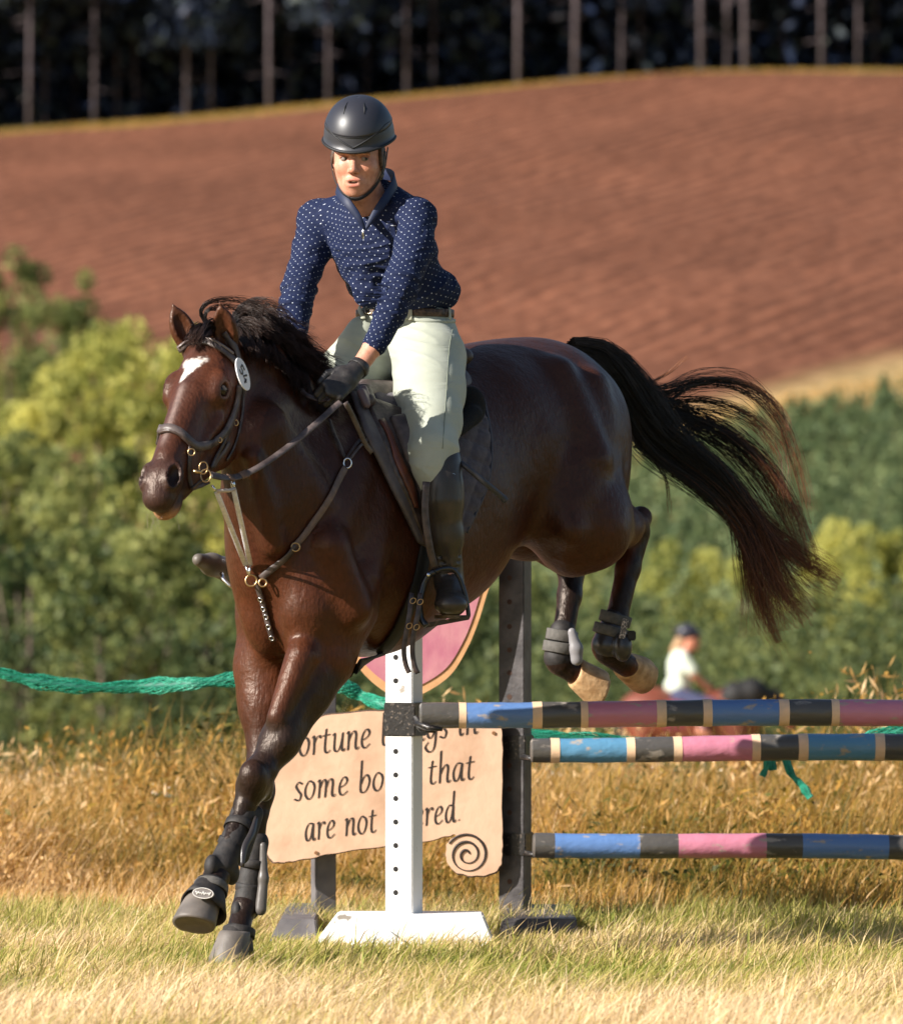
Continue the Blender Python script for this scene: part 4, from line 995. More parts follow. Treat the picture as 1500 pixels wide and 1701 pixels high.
# head zones
rel = HV - np.array(HP0); f_ = rel @ np.array(HF) / (HLEN / .6); l_ = rel @ np.array(HL); n_ = rel @ np.array(HN)
inhead = (f_ > -.02) & (f_ < .64) & (np.abs(l_) < .14) & (n_ > -.30) & (n_ < .08)
hn = inhead.astype(float)
col = lerp(col, (.085, .027, .013), hn * smooth01((f_ - .02) / .08) * .8)
col = lerp(col, (.040, .020, .016), hn * smooth01((f_ - .455) / .05))               # dark muzzle
col = lerp(col, (.05, .022, .016), hn * np.exp(-((l_) / .03) ** 2) * smooth01((n_ + .05) / .03) * .65)
for s_ in (1, -1):
    col = lerp(col, (.020, .010, .008), hn * np.exp(-(((f_ - .187) / .034) ** 2 + ((l_ - .080 * s_) / .035) ** 2 + ((n_ + .04) / .035) ** 2)) * .8)
    col = lerp(col, (.012, .006, .005), hn * np.exp(-(((f_ - .530) / .026) ** 2 + ((l_ - .050 * s_) / .017) ** 2 + ((n_ + .030) / .02) ** 2)))
star = np.maximum(np.abs(f_ - .135) / .034, np.abs(l_ + .014) / np.maximum(.036 - .55 * np.clip(f_ - .112, 0, 1), .004)) + .45 * (vnoise(f_ * 220, l_ * 220, 9) - .5)
star2 = np.sqrt(((f_ - .168) / .032) ** 2 + ((l_ + .024) / .010) ** 2)
sm = np.clip(1 - smooth01((np.minimum(star, star2) - .70) / .55), 0, 1) * hn * (n_ > -.06)
col = lerp(col, (.70, .66, .63), sm * (.80 + .2 * (vnoise(f_ * 500, l_ * 500, 3) > .4)))
pale = hn * np.exp(-(((l_ + .012 - (f_ - .2) * .02) / .010) ** 2)) * smooth01((f_ - .19) / .05) * (1 - smooth01((f_ - .40) / .06)) * (n_ > -.05)
col = lerp(col, (.26, .20, .185), pale * .6)
lip = hn * np.exp(-(((f_ - .585) / .022) ** 2 + ((n_ + .126) / .018) ** 2)) * (np.abs(l_) < .05)
col = lerp(col, (.42, .22, .10), np.clip(lip * 1.3, 0, .9))
# inside of the ears
for b_, tip in (EARL, EARR):
    ax = (tip - b_).normalized(); q = (HV - np.array(b_)) @ np.array(ax); near_ = axis_mask(b_ + ax * .01, tip, .045) < 1
    inner = near_ * smooth01(q / .03) * smooth01(((HV - np.array(b_)) @ np.array([0, -1, 0]) - .002) / .01)
    col = lerp(col, (.07, .024, .011), near_ * smooth01(q / .03) * .9); col = lerp(col, (.016, .009, .007), inner * .0)
# tail dock dark
hm, t, b = newmat('bay_coat')
b.inputs['Specular IOR Level'].default_value = .34; b.inputs['Specular Tint'].default_value = (1, .86, .76, 1); b.inputs['Sheen Weight'].default_value = .0; b.inputs['Sheen Roughness'].default_value = .4
at = N(t, 'ShaderNodeAttribute', attribute_name='col'); tc = N(t, 'ShaderNodeTexCoord')
mp = N(t, 'ShaderNodeMapping'); mp.inputs['Scale'].default_value = (1, 1, .35); t.links.new(tc.outputs['Object'], mp.inputs[0])
nz = N(t, 'ShaderNodeTexNoise'); nz.inputs['Scale'].default_value = 130; nz.inputs['Detail'].default_value = 7; t.links.new(mp.outputs[0], nz.inputs[0])
nz2 = N(t, 'ShaderNodeTexNoise'); nz2.inputs['Scale'].default_value = 8; nz2.inputs['Detail'].default_value = 6; t.links.new(tc.outputs['Object'], nz2.inputs[0])
cr = N(t, 'ShaderNodeValToRGB'); e = cr.color_ramp.elements; e[0].position = .3; e[0].color = (.72, .70, .68, 1); e[1].position = .7; e[1].color = (1.25, 1.18, 1.12, 1); t.links.new(nz.outputs['Fac'], cr.inputs[0])
mx = N(t, 'ShaderNodeMix', data_type='RGBA', blend_type='MULTIPLY'); mx.inputs[0].default_value = .8; t.links.new(at.outputs['Color'], mx.inputs[6]); t.links.new(cr.outputs[0], mx.inputs[7])
t.links.new(mx.outputs[2], b.inputs['Base Color'])
mr = N(t, 'ShaderNodeMapRange'); mr.inputs['To Min'].default_value = .30; mr.inputs['To Max'].default_value = .52; t.links.new(nz2.outputs['Fac'], mr.inputs[0]); t.links.new(mr.outputs[0], b.inputs['Roughness'])
bp = N(t, 'ShaderNodeBump'); bp.inputs['Strength'].default_value = .8; bp.inputs['Distance'].default_value = .0025; t.links.new(nz.outputs['Fac'], bp.inputs['Height'])
bp2 = N(t, 'ShaderNodeBump'); bp2.inputs['Strength'].default_value = .75; bp2.inputs['Distance'].default_value = .02; t.links.new(nz2.outputs['Fac'], bp2.inputs['Height']); t.links.new(bp.outputs[0], bp2.inputs['Normal'])
t.links.new(bp2.outputs[0], b.inputs['Normal'])
horse = thing('horse', 'dark bay horse with a white star leaping over the painted rails', 'horse', tuple(P(395, 1600, 17.4)))
hb = np_mesh('body', HV, HFc, hm, horse, True, col)
BVH = BVHTree.FromPolygons([tuple(x) for x in HV], [tuple(int(i) for i in f) for f in HFc])
def surf(u, v, off=0.0):
    o, d = RAY(u, v); hit, nrm, i, dist = BVH.ray_cast(o, d)
    return (hit + nrm * off, nrm) if hit is not None else (None, None)
def surf_path(pix, off=.004, per=6, tries=True):
    pts = []; nr_ = []
    for q in catmull(pix, per):
        p, n_ = surf(q[0], q[1], off)
        if p is not None: pts.append(p); nr_.append(n_)
    return smooth_path(pts, nr_)
def snap_path(wp, off=.004, per=6):
    pts = []; nr_ = []
    for q in catmull([tuple(x) for x in wp], per):
        loc_, n_, i, dd = BVH.find_nearest(Vector(q)); pts.append(loc_ + n_ * off); nr_.append(n_)
    return smooth_path(pts, nr_)
def smooth_path(pts, nr_, it=2):
    for _ in range(it):
        p2 = list(pts); n2 = list(nr_)
        for i in range(1, len(pts) - 1):
            p2[i] = (pts[i - 1] + pts[i] * 2 + pts[i + 1]) / 4; n2[i] = (nr_[i - 1] + nr_[i] * 2 + nr_[i + 1]).normalized()
        pts, nr_ = p2, n2
    return pts, nr_
# eyes
EYE = mat('dark_wet_eye', (.014, .007, .004), .14, spec=.45)
for s_ in (1, -1):
    m = bmesh.new(); bmesh.ops.create_uvsphere(m, u_segments=20, v_segments=12, radius=.0195)
    c_ = hd(.187, .078 * s_, -.041)
    for v_ in m.verts: v_.co += c_
    me = bpy.data.meshes.new('eye'); m.to_mesh(me); m.free(); link('eye', me, EYE, horse)
# hooves
HOOF = mat('dark_horn_hoof', (.10, .085, .075), .55, (.17, .145, .125), 14, .4, 60)
HOOFT = mat('tan_horn_hoof', (.38, .21, .09), .65, (.66, .42, .22), 30, 1.2, 60)
def hoof(name, top, toe, up_, r_, mt, hgt=.075, flare=1.22):
    """hoof cone: top centre, ground-surface centre 'toe', flattened towards the heel"""
    top = Vector(top); toe = Vector(toe); ax = (toe - top).normalized(); fw = Vector(up_); fw = (fw - ax * fw.dot(ax)).normalized(); sd_ = ax.cross(fw)
    m = MB(); n = 28; rings = []
    prof = [(0, .86), (.05, .93), (.15, .97), (.5, 1.08), (.92, flare), (1.0, flare * .99), (1.0, flare * .80), (.93, flare * .62), (.90, .1)]
    L = (toe - top).length
    for t_, s_ in prof:
        for k in range(n):
            a = 2 * math.pi * k / n; ca, sa = math.cos(a), math.sin(a)
            rx = r_ * s_ * (1.12 if ca > 0 else .86); m.v.append(tuple(top + ax * (t_ * L) + fw * (ca * rx + (t_ * .50 * r_)) + sd_ * (sa * r_ * s_ * (1.0 if ca > -.4 else .9))))
    for i in range(len(prof) - 1):
        for k in range(n): m.f.append((i * n + k, i * n + (k + 1) % n, (i + 1) * n + (k + 1) % n, (i + 1) * n + k))
    m.f.append(tuple(range(n))[::-1]); m.f.append(tuple((len(prof) - 1) * n + k for k in range(n)))
    return m.build(name, mt, horse, True)
hoof('hoof', P(345, 1484, 16.97), P(334, 1545, 16.92), HD, .052, HOOF, flare=1.20)
hoof('hoof', P(393, 1548, 17.33), P(389, 1606, 17.32), HD, .050, HOOF, flare=1.20)
hoof('hoof', P(1036, 1102, 18.52), P(1066, 1106, 18.62), Vector((.15, .1, -1)), .047, HOOFT)
hoof('hoof', P(955, 1114, 18.84), P(1000, 1130, 18.88), Vector((-.25, -.3, -1)), .052, HOOFT)
# ================================================================== MANE, FORELOCK AND TAIL (hair strands rooted on the horse)
def hair_mat(name, root, tip, p0=.35, p1=.9):
    m, t, b = newmat(name); b.inputs['Roughness'].default_value = .42; b.inputs['Specular IOR Level'].default_value = .45
    at = N(t, 'ShaderNodeAttribute', attribute_name='tone'); sp = N(t, 'ShaderNodeSeparateColor'); t.links.new(at.outputs['Color'], sp.inputs[0])
    cr = N(t, 'ShaderNodeValToRGB'); e = cr.color_ramp.elements; e[0].position = p0; e[0].color = (*root, 1); e[1].position = p1; e[1].color = (*tip, 1)
    t.links.new(sp.outputs[0], cr.inputs[0]); t.links.new(cr.outputs[0], b.inputs['Base Color']); return m
def strands(bundles, name, mt, parent, segs=18, w0=.0011, lock=12):
    """bundles: (count, [(u, v, Y, spread_px)...], wave, end_spread_pull)"""
    allV = []; allF = []; allT = []; base = 0
    for cnt, ctrl, wav in bundles:
        C_ = np.array(catmull(ctrl, 8)); tt = np.linspace(0, 1, len(C_)); ts_ = np.linspace(0, 1, segs + 1)
        g = np.stack([np.interp(ts_, tt, C_[:, i]) for i in range(4)], 1)
        pts = np.array([list(P(q[0], q[1], q[2])) for q in g]); sp = g[:, 3] * 17.9 / FPX
        tan = np.gradient(pts, axis=0); tan /= np.linalg.norm(tan, axis=1)[:, None]
        a = np.cross(tan, [0, 1, 0]); a /= np.linalg.norm(a, axis=1)[:, None] + 1e-9; b_ = np.cross(tan, a)
        # clumps: strands gather in locks
        nl_ = max(4, cnt // lock); la = rng.normal(0, .55, (nl_, 2)); lend = rng.normal(0, .66, (nl_, 2)); ph = rng.uniform(0, 6.28, nl_)
        li = rng.integers(0, nl_, cnt)
        e0 = la[li] + rng.normal(0, .20, (cnt, 2)); e1 = lend[li] + rng.normal(0, .17, (cnt, 2))
        lenf = np.clip(rng.normal(.93, .09, cnt), .55, 1.06); fr = rng.uniform(1.2, 2.8, cnt); p2 = ph[li] + rng.normal(0, .5, cnt)
        S_ = ts_[None, :] * lenf[:, None]
        px_ = np.stack([np.interp(S_.ravel(), ts_, pts[:, i]).reshape(S_.shape) for i in range(3)], -1)
        A = np.stack([np.interp(S_.ravel(), ts_, a[:, i]).reshape(S_.shape) for i in range(3)], -1); B_ = np.stack([np.interp(S_.ravel(), ts_, b_[:, i]).reshape(S_.shape) for i in range(3)], -1)
        spr = np.interp(S_.ravel(), ts_, sp).reshape(S_.shape)
        o1 = (e0[:, :1] * (1 - S_) + e1[:, :1] * S_) * spr + wav * np.sin(S_ * fr[:, None] * 6.28 + p2[:, None]) * S_ * .012
        o2 = (e0[:, 1:] * (1 - S_) + e1[:, 1:] * S_) * spr + wav * np.cos(S_ * fr[:, None] * 5.1 + p2[:, None]) * S_ * .012
        X = px_ + A * o1[..., None] + B_ * o2[..., None]
        T_ = np.gradient(X, axis=1); T_ /= np.linalg.norm(T_, axis=2)[..., None] + 1e-9
        s1 = np.cross(T_, [0.3, 1, .2]); s1 /= np.linalg.norm(s1, axis=2)[..., None] + 1e-9; s2 = np.cross(T_, s1)
        wd = (w0 * rng.uniform(.6, 1.3, cnt))[:, None] * (1 - ts_[None, :] ** 3 * .8)
        ring = []
        for k in range(3):
            an = k * 2.0944; ring.append(X + s1 * (wd * math.cos(an))[..., None] + s2 * (wd * math.sin(an))[..., None])
        V = np.stack(ring, 2).reshape(-1, 3)
        m_ = segs + 1; st = (np.arange(cnt) * m_ * 3)[:, None] + base
        fl = []
        for i in range(segs):
            for k in range(3):
                fl.append(st + np.array([[i * 3 + k, i * 3 + (k + 1) % 3, (i + 1) * 3 + (k + 1) % 3, (i + 1) * 3 + k]]))
        allF.append(np.concatenate(fl)); allV.append(V)
        tone = np.repeat((S_ * .85 + rng.normal(0, .08, cnt)[:, None])[..., None], 3, 2).reshape(-1)
        allT.append(np.stack([tone] * 3, 1)); base += len(V)
    o = np_mesh(name, np.concatenate(allV), np.concatenate(allF), mt, parent, True, np.clip(np.concatenate(allT), 0, 1), 'tone')
    return o
TAILM = hair_mat('black_brown_tail_hair', (.006, .0045, .004), (.30, .10, .032), .50, .95)
MANEM = hair_mat('black_brown_mane_hair', (.010, .006, .005), (.055, .026, .016), .3, 1.0)
R0 = (948, 576, 18.72, 10)
bund = [
 (520, [R0, (1000, 592, 18.78, 22), (1046, 650, 18.86, 34), (1085, 715, 18.9, 44), (1150, 768, 18.95, 42), (1215, 828, 19.0, 34), (1252, 890, 19.0, 26), (1275, 970, 19.0, 34), (1290, 1050, 19.0, 44)], 1.0),
 (420, [R0, (1010, 600, 18.80, 22), (1052, 672, 18.86, 34), (1100, 740, 18.9, 34), (1180, 795, 18.95, 32), (1232, 850, 19.0, 26), (1262, 900, 19.0, 24), (1300, 975, 19.0, 26), (1345, 1025, 19.0, 24)], .8),
 (300, [R0, (1008, 598, 18.80, 22), (1060, 665, 18.86, 34), (1120, 735, 18.9, 30), (1190, 790, 18.95, 28), (1240, 848, 19.0, 22), (1285, 895, 19.0, 20), (1345, 940, 19.0, 20), (1395, 968, 19.0, 16)], .8),
 (260, [R0, (1012, 602, 18.82, 20), (1060, 690, 18.9, 26), (1110, 750, 18.92, 22), (1180, 800, 18.95, 22), (1228, 850, 19.0, 18), (1245, 930, 19.0, 18), (1262, 1000, 19.0, 20), (1292, 1068, 19.0, 12)], .8),
 (160, [R0, (1020, 600, 18.80, 18), (1080, 665, 18.88, 26), (1150, 695, 18.95, 24), (1225, 735, 19.0, 24), (1285, 800, 19.02, 24), (1325, 880, 19.02, 18), (1350, 950, 19.02, 14)], 1.2),
 (70, [R0, (1020, 605, 18.80, 16), (1090, 655, 18.88, 18), (1160, 636, 18.95, 14), (1235, 645, 19.0, 12), (1295, 700, 19.02, 12), (1330, 790, 19.02, 10), (1345, 870, 19.0, 8)], 1.0),
 (60, [R0, (1015, 610, 18.80, 16), (1080, 672, 18.88, 18), (1140, 640, 18.95, 14), (1200, 628, 19.0, 8), (1260, 645, 19.02, 8), (1300, 682, 19.02, 8), (1312, 715, 19.0, 6)], .8),
 (90, [R0, (1015, 610, 18.80, 16), (1070, 680, 18.88, 22), (1140, 668, 18.95, 16), (1210, 676, 19.0, 14), (1265, 705, 19.02, 12), (1298, 760, 19.02, 10), (1300, 830, 19.0, 12)], 1.0),
 (24, [R0, (1030, 620, 18.80, 10), (1065, 640, 18.85, 6), (1105, 624, 18.9, 4), (1145, 594, 18.9, 4)], .5),
 (20, [(1052, 740, 18.85, 5), (1085, 765, 18.88, 6), (1106, 800, 18.9, 4), (1113, 860, 18.9, 3)], .6),
 (140, [R0, (1012, 602, 18.80, 14), (1050, 690, 18.85, 26), (1090, 745, 18.9, 26), (1150, 790, 18.93, 14), (1200, 830, 18.97, 12), (1240, 880, 18.97, 12)], .5),
]
bund = [(int(c_ * 1.35) if c_ > 100 else int(c_ * .8), q_, w_) for c_, q_, w_ in bund]
for _ in range(60):
    b0 = random.choice(bund[:6])[1]; j1 = random.uniform(-30, 26); j2 = random.uniform(-45, 40); n0 = len(b0)
    bund.append((4, [(u + (j1 * .3 + j2 * .4) * (i / n0), v + (j1 + j2 * .5) * min(1, i / n0 * 1.5), Y, 5) for i, (u, v, Y, s0) in enumerate(b0)], 1.6))
tail = strands(bund, 'tail', TAILM, horse, 20, .00085, 9)
# dock: the fleshy root of the tail
dk = SDF(); dk.chain([(P(945, 600, 18.68), .040), (P(988, 612, 18.78), .040), (P(1030, 660, 18.86), .045), (P(1075, 715, 18.92), .050), (P(1120, 760, 18.95), .038), (P(1170, 798, 18.97), .020)], .03)
sdf_obj('tail_dock', dk, .010, mat('dark_tail_dock', (.008, .006, .005), .7), horse, 1)
mb = []
crest = catmull([(385, 556, 17.28), (405, 558, 17.33), (428, 570, 17.39), (450, 590, 17.45), (472, 612, 17.50), (494, 636, 17.56), (516, 660, 17.62), (540, 680, 17.68)], 5)
NC = len(crest)
for i, (u, v, Y) in enumerate(crest):
    t_ = i / (NC - 1); j = lambda s_: random.uniform(-s_, s_)
    up = 40 - 18 * t_; rt_ = 34 + 14 * t_
    mb.append((110, [(u + j(3), v + 4, Y + .02, 10), (u + rt_ * .15 + j(5), v - up * .75 + j(6), Y + .04, 12), (u + rt_ * .8 + j(6), v - up + j(8), Y + .03, 13), (u + rt_ * 1.6 + j(10), v - up * .45 + j(10), Y, 12)], .25))
    mb.append((100, [(u + j(3), v + 4, Y, 9), (u + 8, v - 14, Y - .02, 10), (u + 24 + j(4), v - 22 + j(6), Y - .04, 11), (u + 46 + j(8), v - 4 + j(8), Y - .06, 10)], .25))
    mb.append((90, [(u + j(3), v, Y - .01, 9), (u + 10, v - 4, Y - .05, 10), (u + 22 + j(3), v + 14 + j(4), Y - .10, 10), (u + 30 + j(5), v + 36 + j(8), Y - .135, 8)], .2))
    if i % 4 == 1: mb.append((10, [(u, v, Y, 6), (u + 6, v - up, Y + .03, 8), (u + rt_ * .9, v - up * 1.45 + j(8), Y + .03, 6), (u + rt_ * 2.0, v - up * .9 + j(12), Y, 6)], 1.2))
# flying wisps
mb += [(26, [(352, 552, 17.2, 4), (334, 520, 17.2, 5), (350, 500, 17.2, 4), (400, 498, 17.25, 5), (450, 516, 17.3, 6)], .8),
       (26, [(352, 552, 17.2, 4), (340, 530, 17.2, 5), (348, 512, 17.2, 6), (380, 508, 17.25, 6), (420, 520, 17.3, 6)], .8),
       (22, [(430, 556, 17.4, 6), (400, 520, 17.4, 6), (425, 498, 17.4, 5), (470, 512, 17.4, 5), (500, 545, 17.45, 6)], .8),
       (18, [(500, 600, 17.55, 6), (530, 592, 17.5, 4), (545, 596, 17.45, 4)], .4), (14, [(505, 615, 17.55, 6), (530, 612, 17.5, 4), (550, 614, 17.45, 3)], .4)]
strands(mb, 'mane', MANEM, horse, 12, .0009, 10)
fb = [(220, [(352, 548, 17.16, 12), (345, 545, 17.10, 14), (332, 556, 17.04, 12), (322, 572, 17.0, 8)], .4), (140, [(345, 556, 17.2, 12), (330, 548, 17.18, 12), (320, 560, 17.12, 9), (314, 572, 17.08, 6)], .4)]
strands(fb, 'forelock', MANEM, horse, 8, .0011)
# whiskers round the lips
wm = []
for i in range(26):
    c_ = hd(random.uniform(.54, .60), random.uniform(-.045, .045), random.uniform(-.14, -.09)); u_, v_ = [float(q[0]) for q in PIX(np.array([list(c_)]))]
    L = random.uniform(14, 34); a = random.uniform(1.2, 3.0)
    wm.append((1, [(u_, v_, c_.y, 0), (u_ + math.cos(a) * L * .6, v_ + math.sin(a) * L * .5, c_.y - .02, 0), (u_ + math.cos(a) * L, v_ + math.sin(a) * L + 3, c_.y - .03, 0)], 0))
strands(wm, 'whiskers', hair_mat('pale_whisker_hair', (.25, .20, .16), (.5, .42, .34)), horse, 6, .0003)
# ================================================================== RIDER
rider = thing('person', 'rider in black helmet, navy dotted shirt and sage breeches on the jumping horse', 'person', tuple(P(680, 600, 17.92)))
SKIN = None
HO = P(594, 262, 17.60)
HFw = Vector((-.135, -.985, -.08)).normalized(); HUp = Vector((0.0, -.07, 1)); HUp = (HUp - HFw * HUp.dot(HFw)).normalized(); HRt = HUp.cross(HFw) * -1
if HRt.x < 0: HRt = -HRt
def fh(a, b_, c_): return HO + HRt * a + HUp * b_ + HFw * c_
FA = [HRt, HUp, HFw]
SA = Vector((.756, -.654, 0)).normalized(); FWD = Vector((-.654, -.756, 0)).normalized()
# landmarks
LSh, LEl, LCf, LWr = P(692, 360, 17.62), P(664, 482, 17.46), P(622, 573, 17.39), P(594, 613, 17.36)
RSh, REl, RCf, RWr = P(528, 364, 17.88), P(497, 480, 17.74), P(488, 560, 17.62), P(502, 615, 17.58)
NB = P(614, 335, 17.74)
b = SDF()
# skull and face
b.ell(fh(0, .028, -.032), (.073, .095, .094), FA, .02)
b.ell(fh(0, -.030, .000), (.064, .082, .072), FA, .03)
b.ell(fh(-.001, -.093, .040), (.026, .021, .023), FA, .025)
b.ell(fh(0, -.075, .020), (.043, .030, .040), FA, .025)
for s_ in (1, -1):
    b.ell(fh(.034 * s_, -.026, .044), (.024, .022, .022), FA, .02)
    b.ell(fh(.030 * s_, .015, .064), (.020, .008, .013), FA, .012)
    b.ell(fh(.0295 * s_, -.001, .077), (.0155, .0068, .011), FA, .007, 'sub')
    b.ell(fh(.072 * s_, -.012, -.018), (.008, .026, .016), FA, .008)
b.cone(fh(0, .006, .066), fh(-.001, -.030, .087), .0075, .0095, .010)
b.ell(fh(-.001, -.035, .088), (.0105, .0085, .010), FA, .008)
for s_ in (1, -1):
    b.ell(fh(.0115 * s_ - .001, -.038, .079), (.0062, .0062, .008), FA, .005); b.ell(fh(.0062 * s_ - .001, -.0435, .088), (.0032, .0028, .004), FA, .002, 'sub')
b.ell(fh(-.001, -.068, .057), (.029, .020, .020), FA, .014)
b.ell(fh(-.001, -.0610, .0745), (.0215, .0034, .0040), FA, .006)
b.ell(fh(-.001, -.0785, .0725), (.0175, .0040, .0052), FA, .006)
b.ell(fh(-.001, -.0700, .084), (.0170, .0048, .018), FA, .002, 'sub')
# neck, trunk, limbs (the figure under the clothes is one surface)
b.chain([(fh(0, -.055, -.035), .050), (P(608, 330, 17.68), .052), (NB, .060)], .03)
b.ell(P(628, 395, 17.79), (.135, .14, .070), [SA, UP, FWD], .05)
b.ell(P(655, 455, 17.88), (.110, .12, .070), [SA, UP, FWD], .05)
b.ell(P(677, 552, 17.92), (.145, .10, .10), [SA, UP, FWD], .05)
for A_, r_ in (((LSh, LEl), (.046, .034)), ((RSh, REl), (.044, .034))): b.cone(A_[0], A_[1], r_[0], r_[1], .03)
b.chain([(LEl, .034), (LCf, .0285), (LWr, .0245)], .015); b.chain([(REl, .034), (RCf, .027), (RWr, .024)], .015)
b.chain([(P(712, 600, 17.80), .085), (P(716, 680, 17.64), .065), (P(722, 768, 17.50), .045), (P(735, 850, 17.50), .038), (P(743, 940, 17.55), .028), (P(748, 985, 17.53), .026), (P(748, 1006, 17.47), .026)], .03)
b.chain([(P(640, 590, 17.98), .085), (P(565, 640, 17.80), .065), (P(530, 700, 17.74), .045), (P(480, 820, 17.92), .036), (P(425, 935, 18.06), .028), (P(360, 940, 17.86), .022)], .03)
# hands: palm, four fingers curled on the rein, thumb
def hand(sd, wr, kn, dn, back, sdf, gr=0.0):
    """wr wrist, kn knuckle centre, dn direction across the knuckles (index -> little), back = outward normal of the hand's back"""
    fw = (kn - wr).normalized(); dn = (dn - fw * dn.dot(fw)).normalized(); back = (back - fw * back.dot(fw) - dn * back.dot(dn)).normalized()
    L = (kn - wr).length
    sdf.ell(wr.lerp(kn, .62), (L * .56, .036 + gr, .017 + gr), [fw, dn, back], .012)
    sdf.cone(wr, wr.lerp(kn, .4), .022 + gr, .026 + gr, .015)
    for k, (ln, off) in enumerate(((.040, -1.5), (.044, -.5), (.041, .5), (.033, 1.5))):
        k0 = kn + dn * (off * .0185) - back * .002 - fw * abs(off) * .003
        k1 = k0 + (fw * .55 - back * .85).normalized() * ln * .95
        k2 = k1 + (-fw * .75 - back * .55).normalized() * ln * .68
        k3 = k2 + (-fw * .85 + back * .5).normalized() * ln * .45
        r_ = .0092 + gr
        sdf.cone(kn.lerp(wr, .2) + dn * (off * .0175), k0, r_, r_ * 1.05, .006); sdf.cone(k0, k1, r_, r_ * .95, .003); sdf.cone(k1, k2, r_ * .93, r_ * .88, .003); sdf.cone(k2, k3, r_ * .88, r_ * .8, .002)
    t0 = wr.lerp(kn, .35) - dn * .028 - back * .004; t1 = t0 + (fw * .75 - dn * .55 - back * .35).normalized() * .038; t2 = t1 + (fw * .9 + dn * .05 - back * .35).normalized() * .032
    sdf.cone(wr.lerp(kn, .2), t0, .016 + gr, .015 + gr, .01); sdf.cone(t0, t1, .0125 + gr, .0108 + gr, .004); sdf.cone(t1, t2, .0105 + gr, .0088 + gr, .003)
LK = P(551, 650, 17.285); RK = P(512, 662, 17.52)
HANDL = (LWr, LK, Vector((.25, -.45, -.85)), Vector((.0, -.75, .75)))
HANDR = (RWr, RK, Vector((-.6, .2, -.8)), Vector((-.7, -.3, .5)))
hand(1, *HANDL, b); hand(-1, *HANDR, b)
BV, BF = b.mesh(.0034, 2)
rel = BV - np.array(HO); a_ = rel @ np.array(HRt); b__ = rel @ np.array(HUp); c_ = rel @ np.array(HFw)
sk = np.tile(np.array([.60, .30, .205]), (len(BV), 1))
def paint(col_, msk):
    global sk
    m_ = np.clip(msk, 0, 1)[:, None]; sk = sk * (1 - m_) + np.array(col_)[None] * m_
front = (c_ > .03) & (np.abs(a_) < .1) & (b__ > -.13) & (b__ < .1)
paint((.66, .26, .16), front * np.exp(-(((np.abs(a_) - .036) / .016) ** 2 + ((b__ + .028) / .018) ** 2)) * .6)
paint((.64, .25, .16), front * np.exp(-(((a_) / .012) ** 2 + ((b__ + .036) / .012) ** 2)) * .5)
paint((.56, .17, .13), front * (np.exp(-((((a_ + .001) / .0195) ** 4) + ((b__ + .0610) / .0036) ** 2)) + np.exp(-((((a_ + .001) / .0165) ** 4) + ((b__ + .0785) / .0046) ** 2))) * .8)
paint((.05, .012, .01), front * np.exp(-((((a_ + .001) / .0175) ** 4) + ((b__ + .0695) / .0042) ** 2)) * .95)
for s_ in (1, -1):
    paint((.20, .095, .05), front * np.exp(-(((a_ - .031 * s_) / .018) ** 4 + ((b__ - .0175 + 6 * (a_ - .028 * s_) ** 2 * 1) / .0034) ** 2)) * .85)
    paint((.30, .12, .08), front * np.exp(-(((a_ - .0295 * s_) / .0165) ** 4 + ((b__ - .0055) / .0030) ** 2)) * .8)
    paint((.10, .03, .02), front * np.exp(-(((a_ - .0062 * s_ + .001) / .0036) ** 2 + ((b__ + .0440) / .003) ** 2)) * .8)
SKIN, t, bs = newmat('sunlit_fair_skin'); bs.inputs['Roughness'].default_value = .48; bs.inputs['Subsurface Weight'].default_value = .12; bs.inputs['Subsurface Radius'].default_value = (.012, .005, .003); bs.inputs['Subsurface Scale'].default_value = 1; bs.inputs['Specular IOR Level'].default_value = .4
at_ = N(t, 'ShaderNodeAttribute', attribute_name='col'); tcs = N(t, 'ShaderNodeTexCoord'); nzs = N(t, 'ShaderNodeTexNoise'); nzs.inputs['Scale'].default_value = 70; nzs.inputs['Detail'].default_value = 6; t.links.new(tcs.outputs['Object'], nzs.inputs[0])
crs = N(t, 'ShaderNodeValToRGB'); crs.color_ramp.elements[0].position = .3; crs.color_ramp.elements[0].color = (.80, .68, .64, 1); crs.color_ramp.elements[1].position = .6; crs.color_ramp.elements[1].color = (1.05, 1.03, 1.02, 1); t.links.new(nzs.outputs['Fac'], crs.inputs[0])
mxs = N(t, 'ShaderNodeMix', data_type='RGBA', blend_type='MULTIPLY'); mxs.inputs[0].default_value = .8; t.links.new(at_.outputs['Color'], mxs.inputs[6]); t.links.new(crs.outputs[0], mxs.inputs[7]); t.links.new(mxs.outputs[2], bs.inputs['Base Color'])
nzb = N(t, 'ShaderNodeTexNoise'); nzb.inputs['Scale'].default_value = 420; t.links.new(tcs.outputs['Object'], nzb.inputs[0]); bps = N(t, 'ShaderNodeBump'); bps.inputs['Strength'].default_value = .35; bps.inputs['Distance'].default_value = .001; t.links.new(nzb.outputs['Fac'], bps.inputs['Height']); t.links.new(bps.outputs[0], bs.inputs['Normal'])
np_mesh('body', BV, BF, SKIN, rider, True, sk)
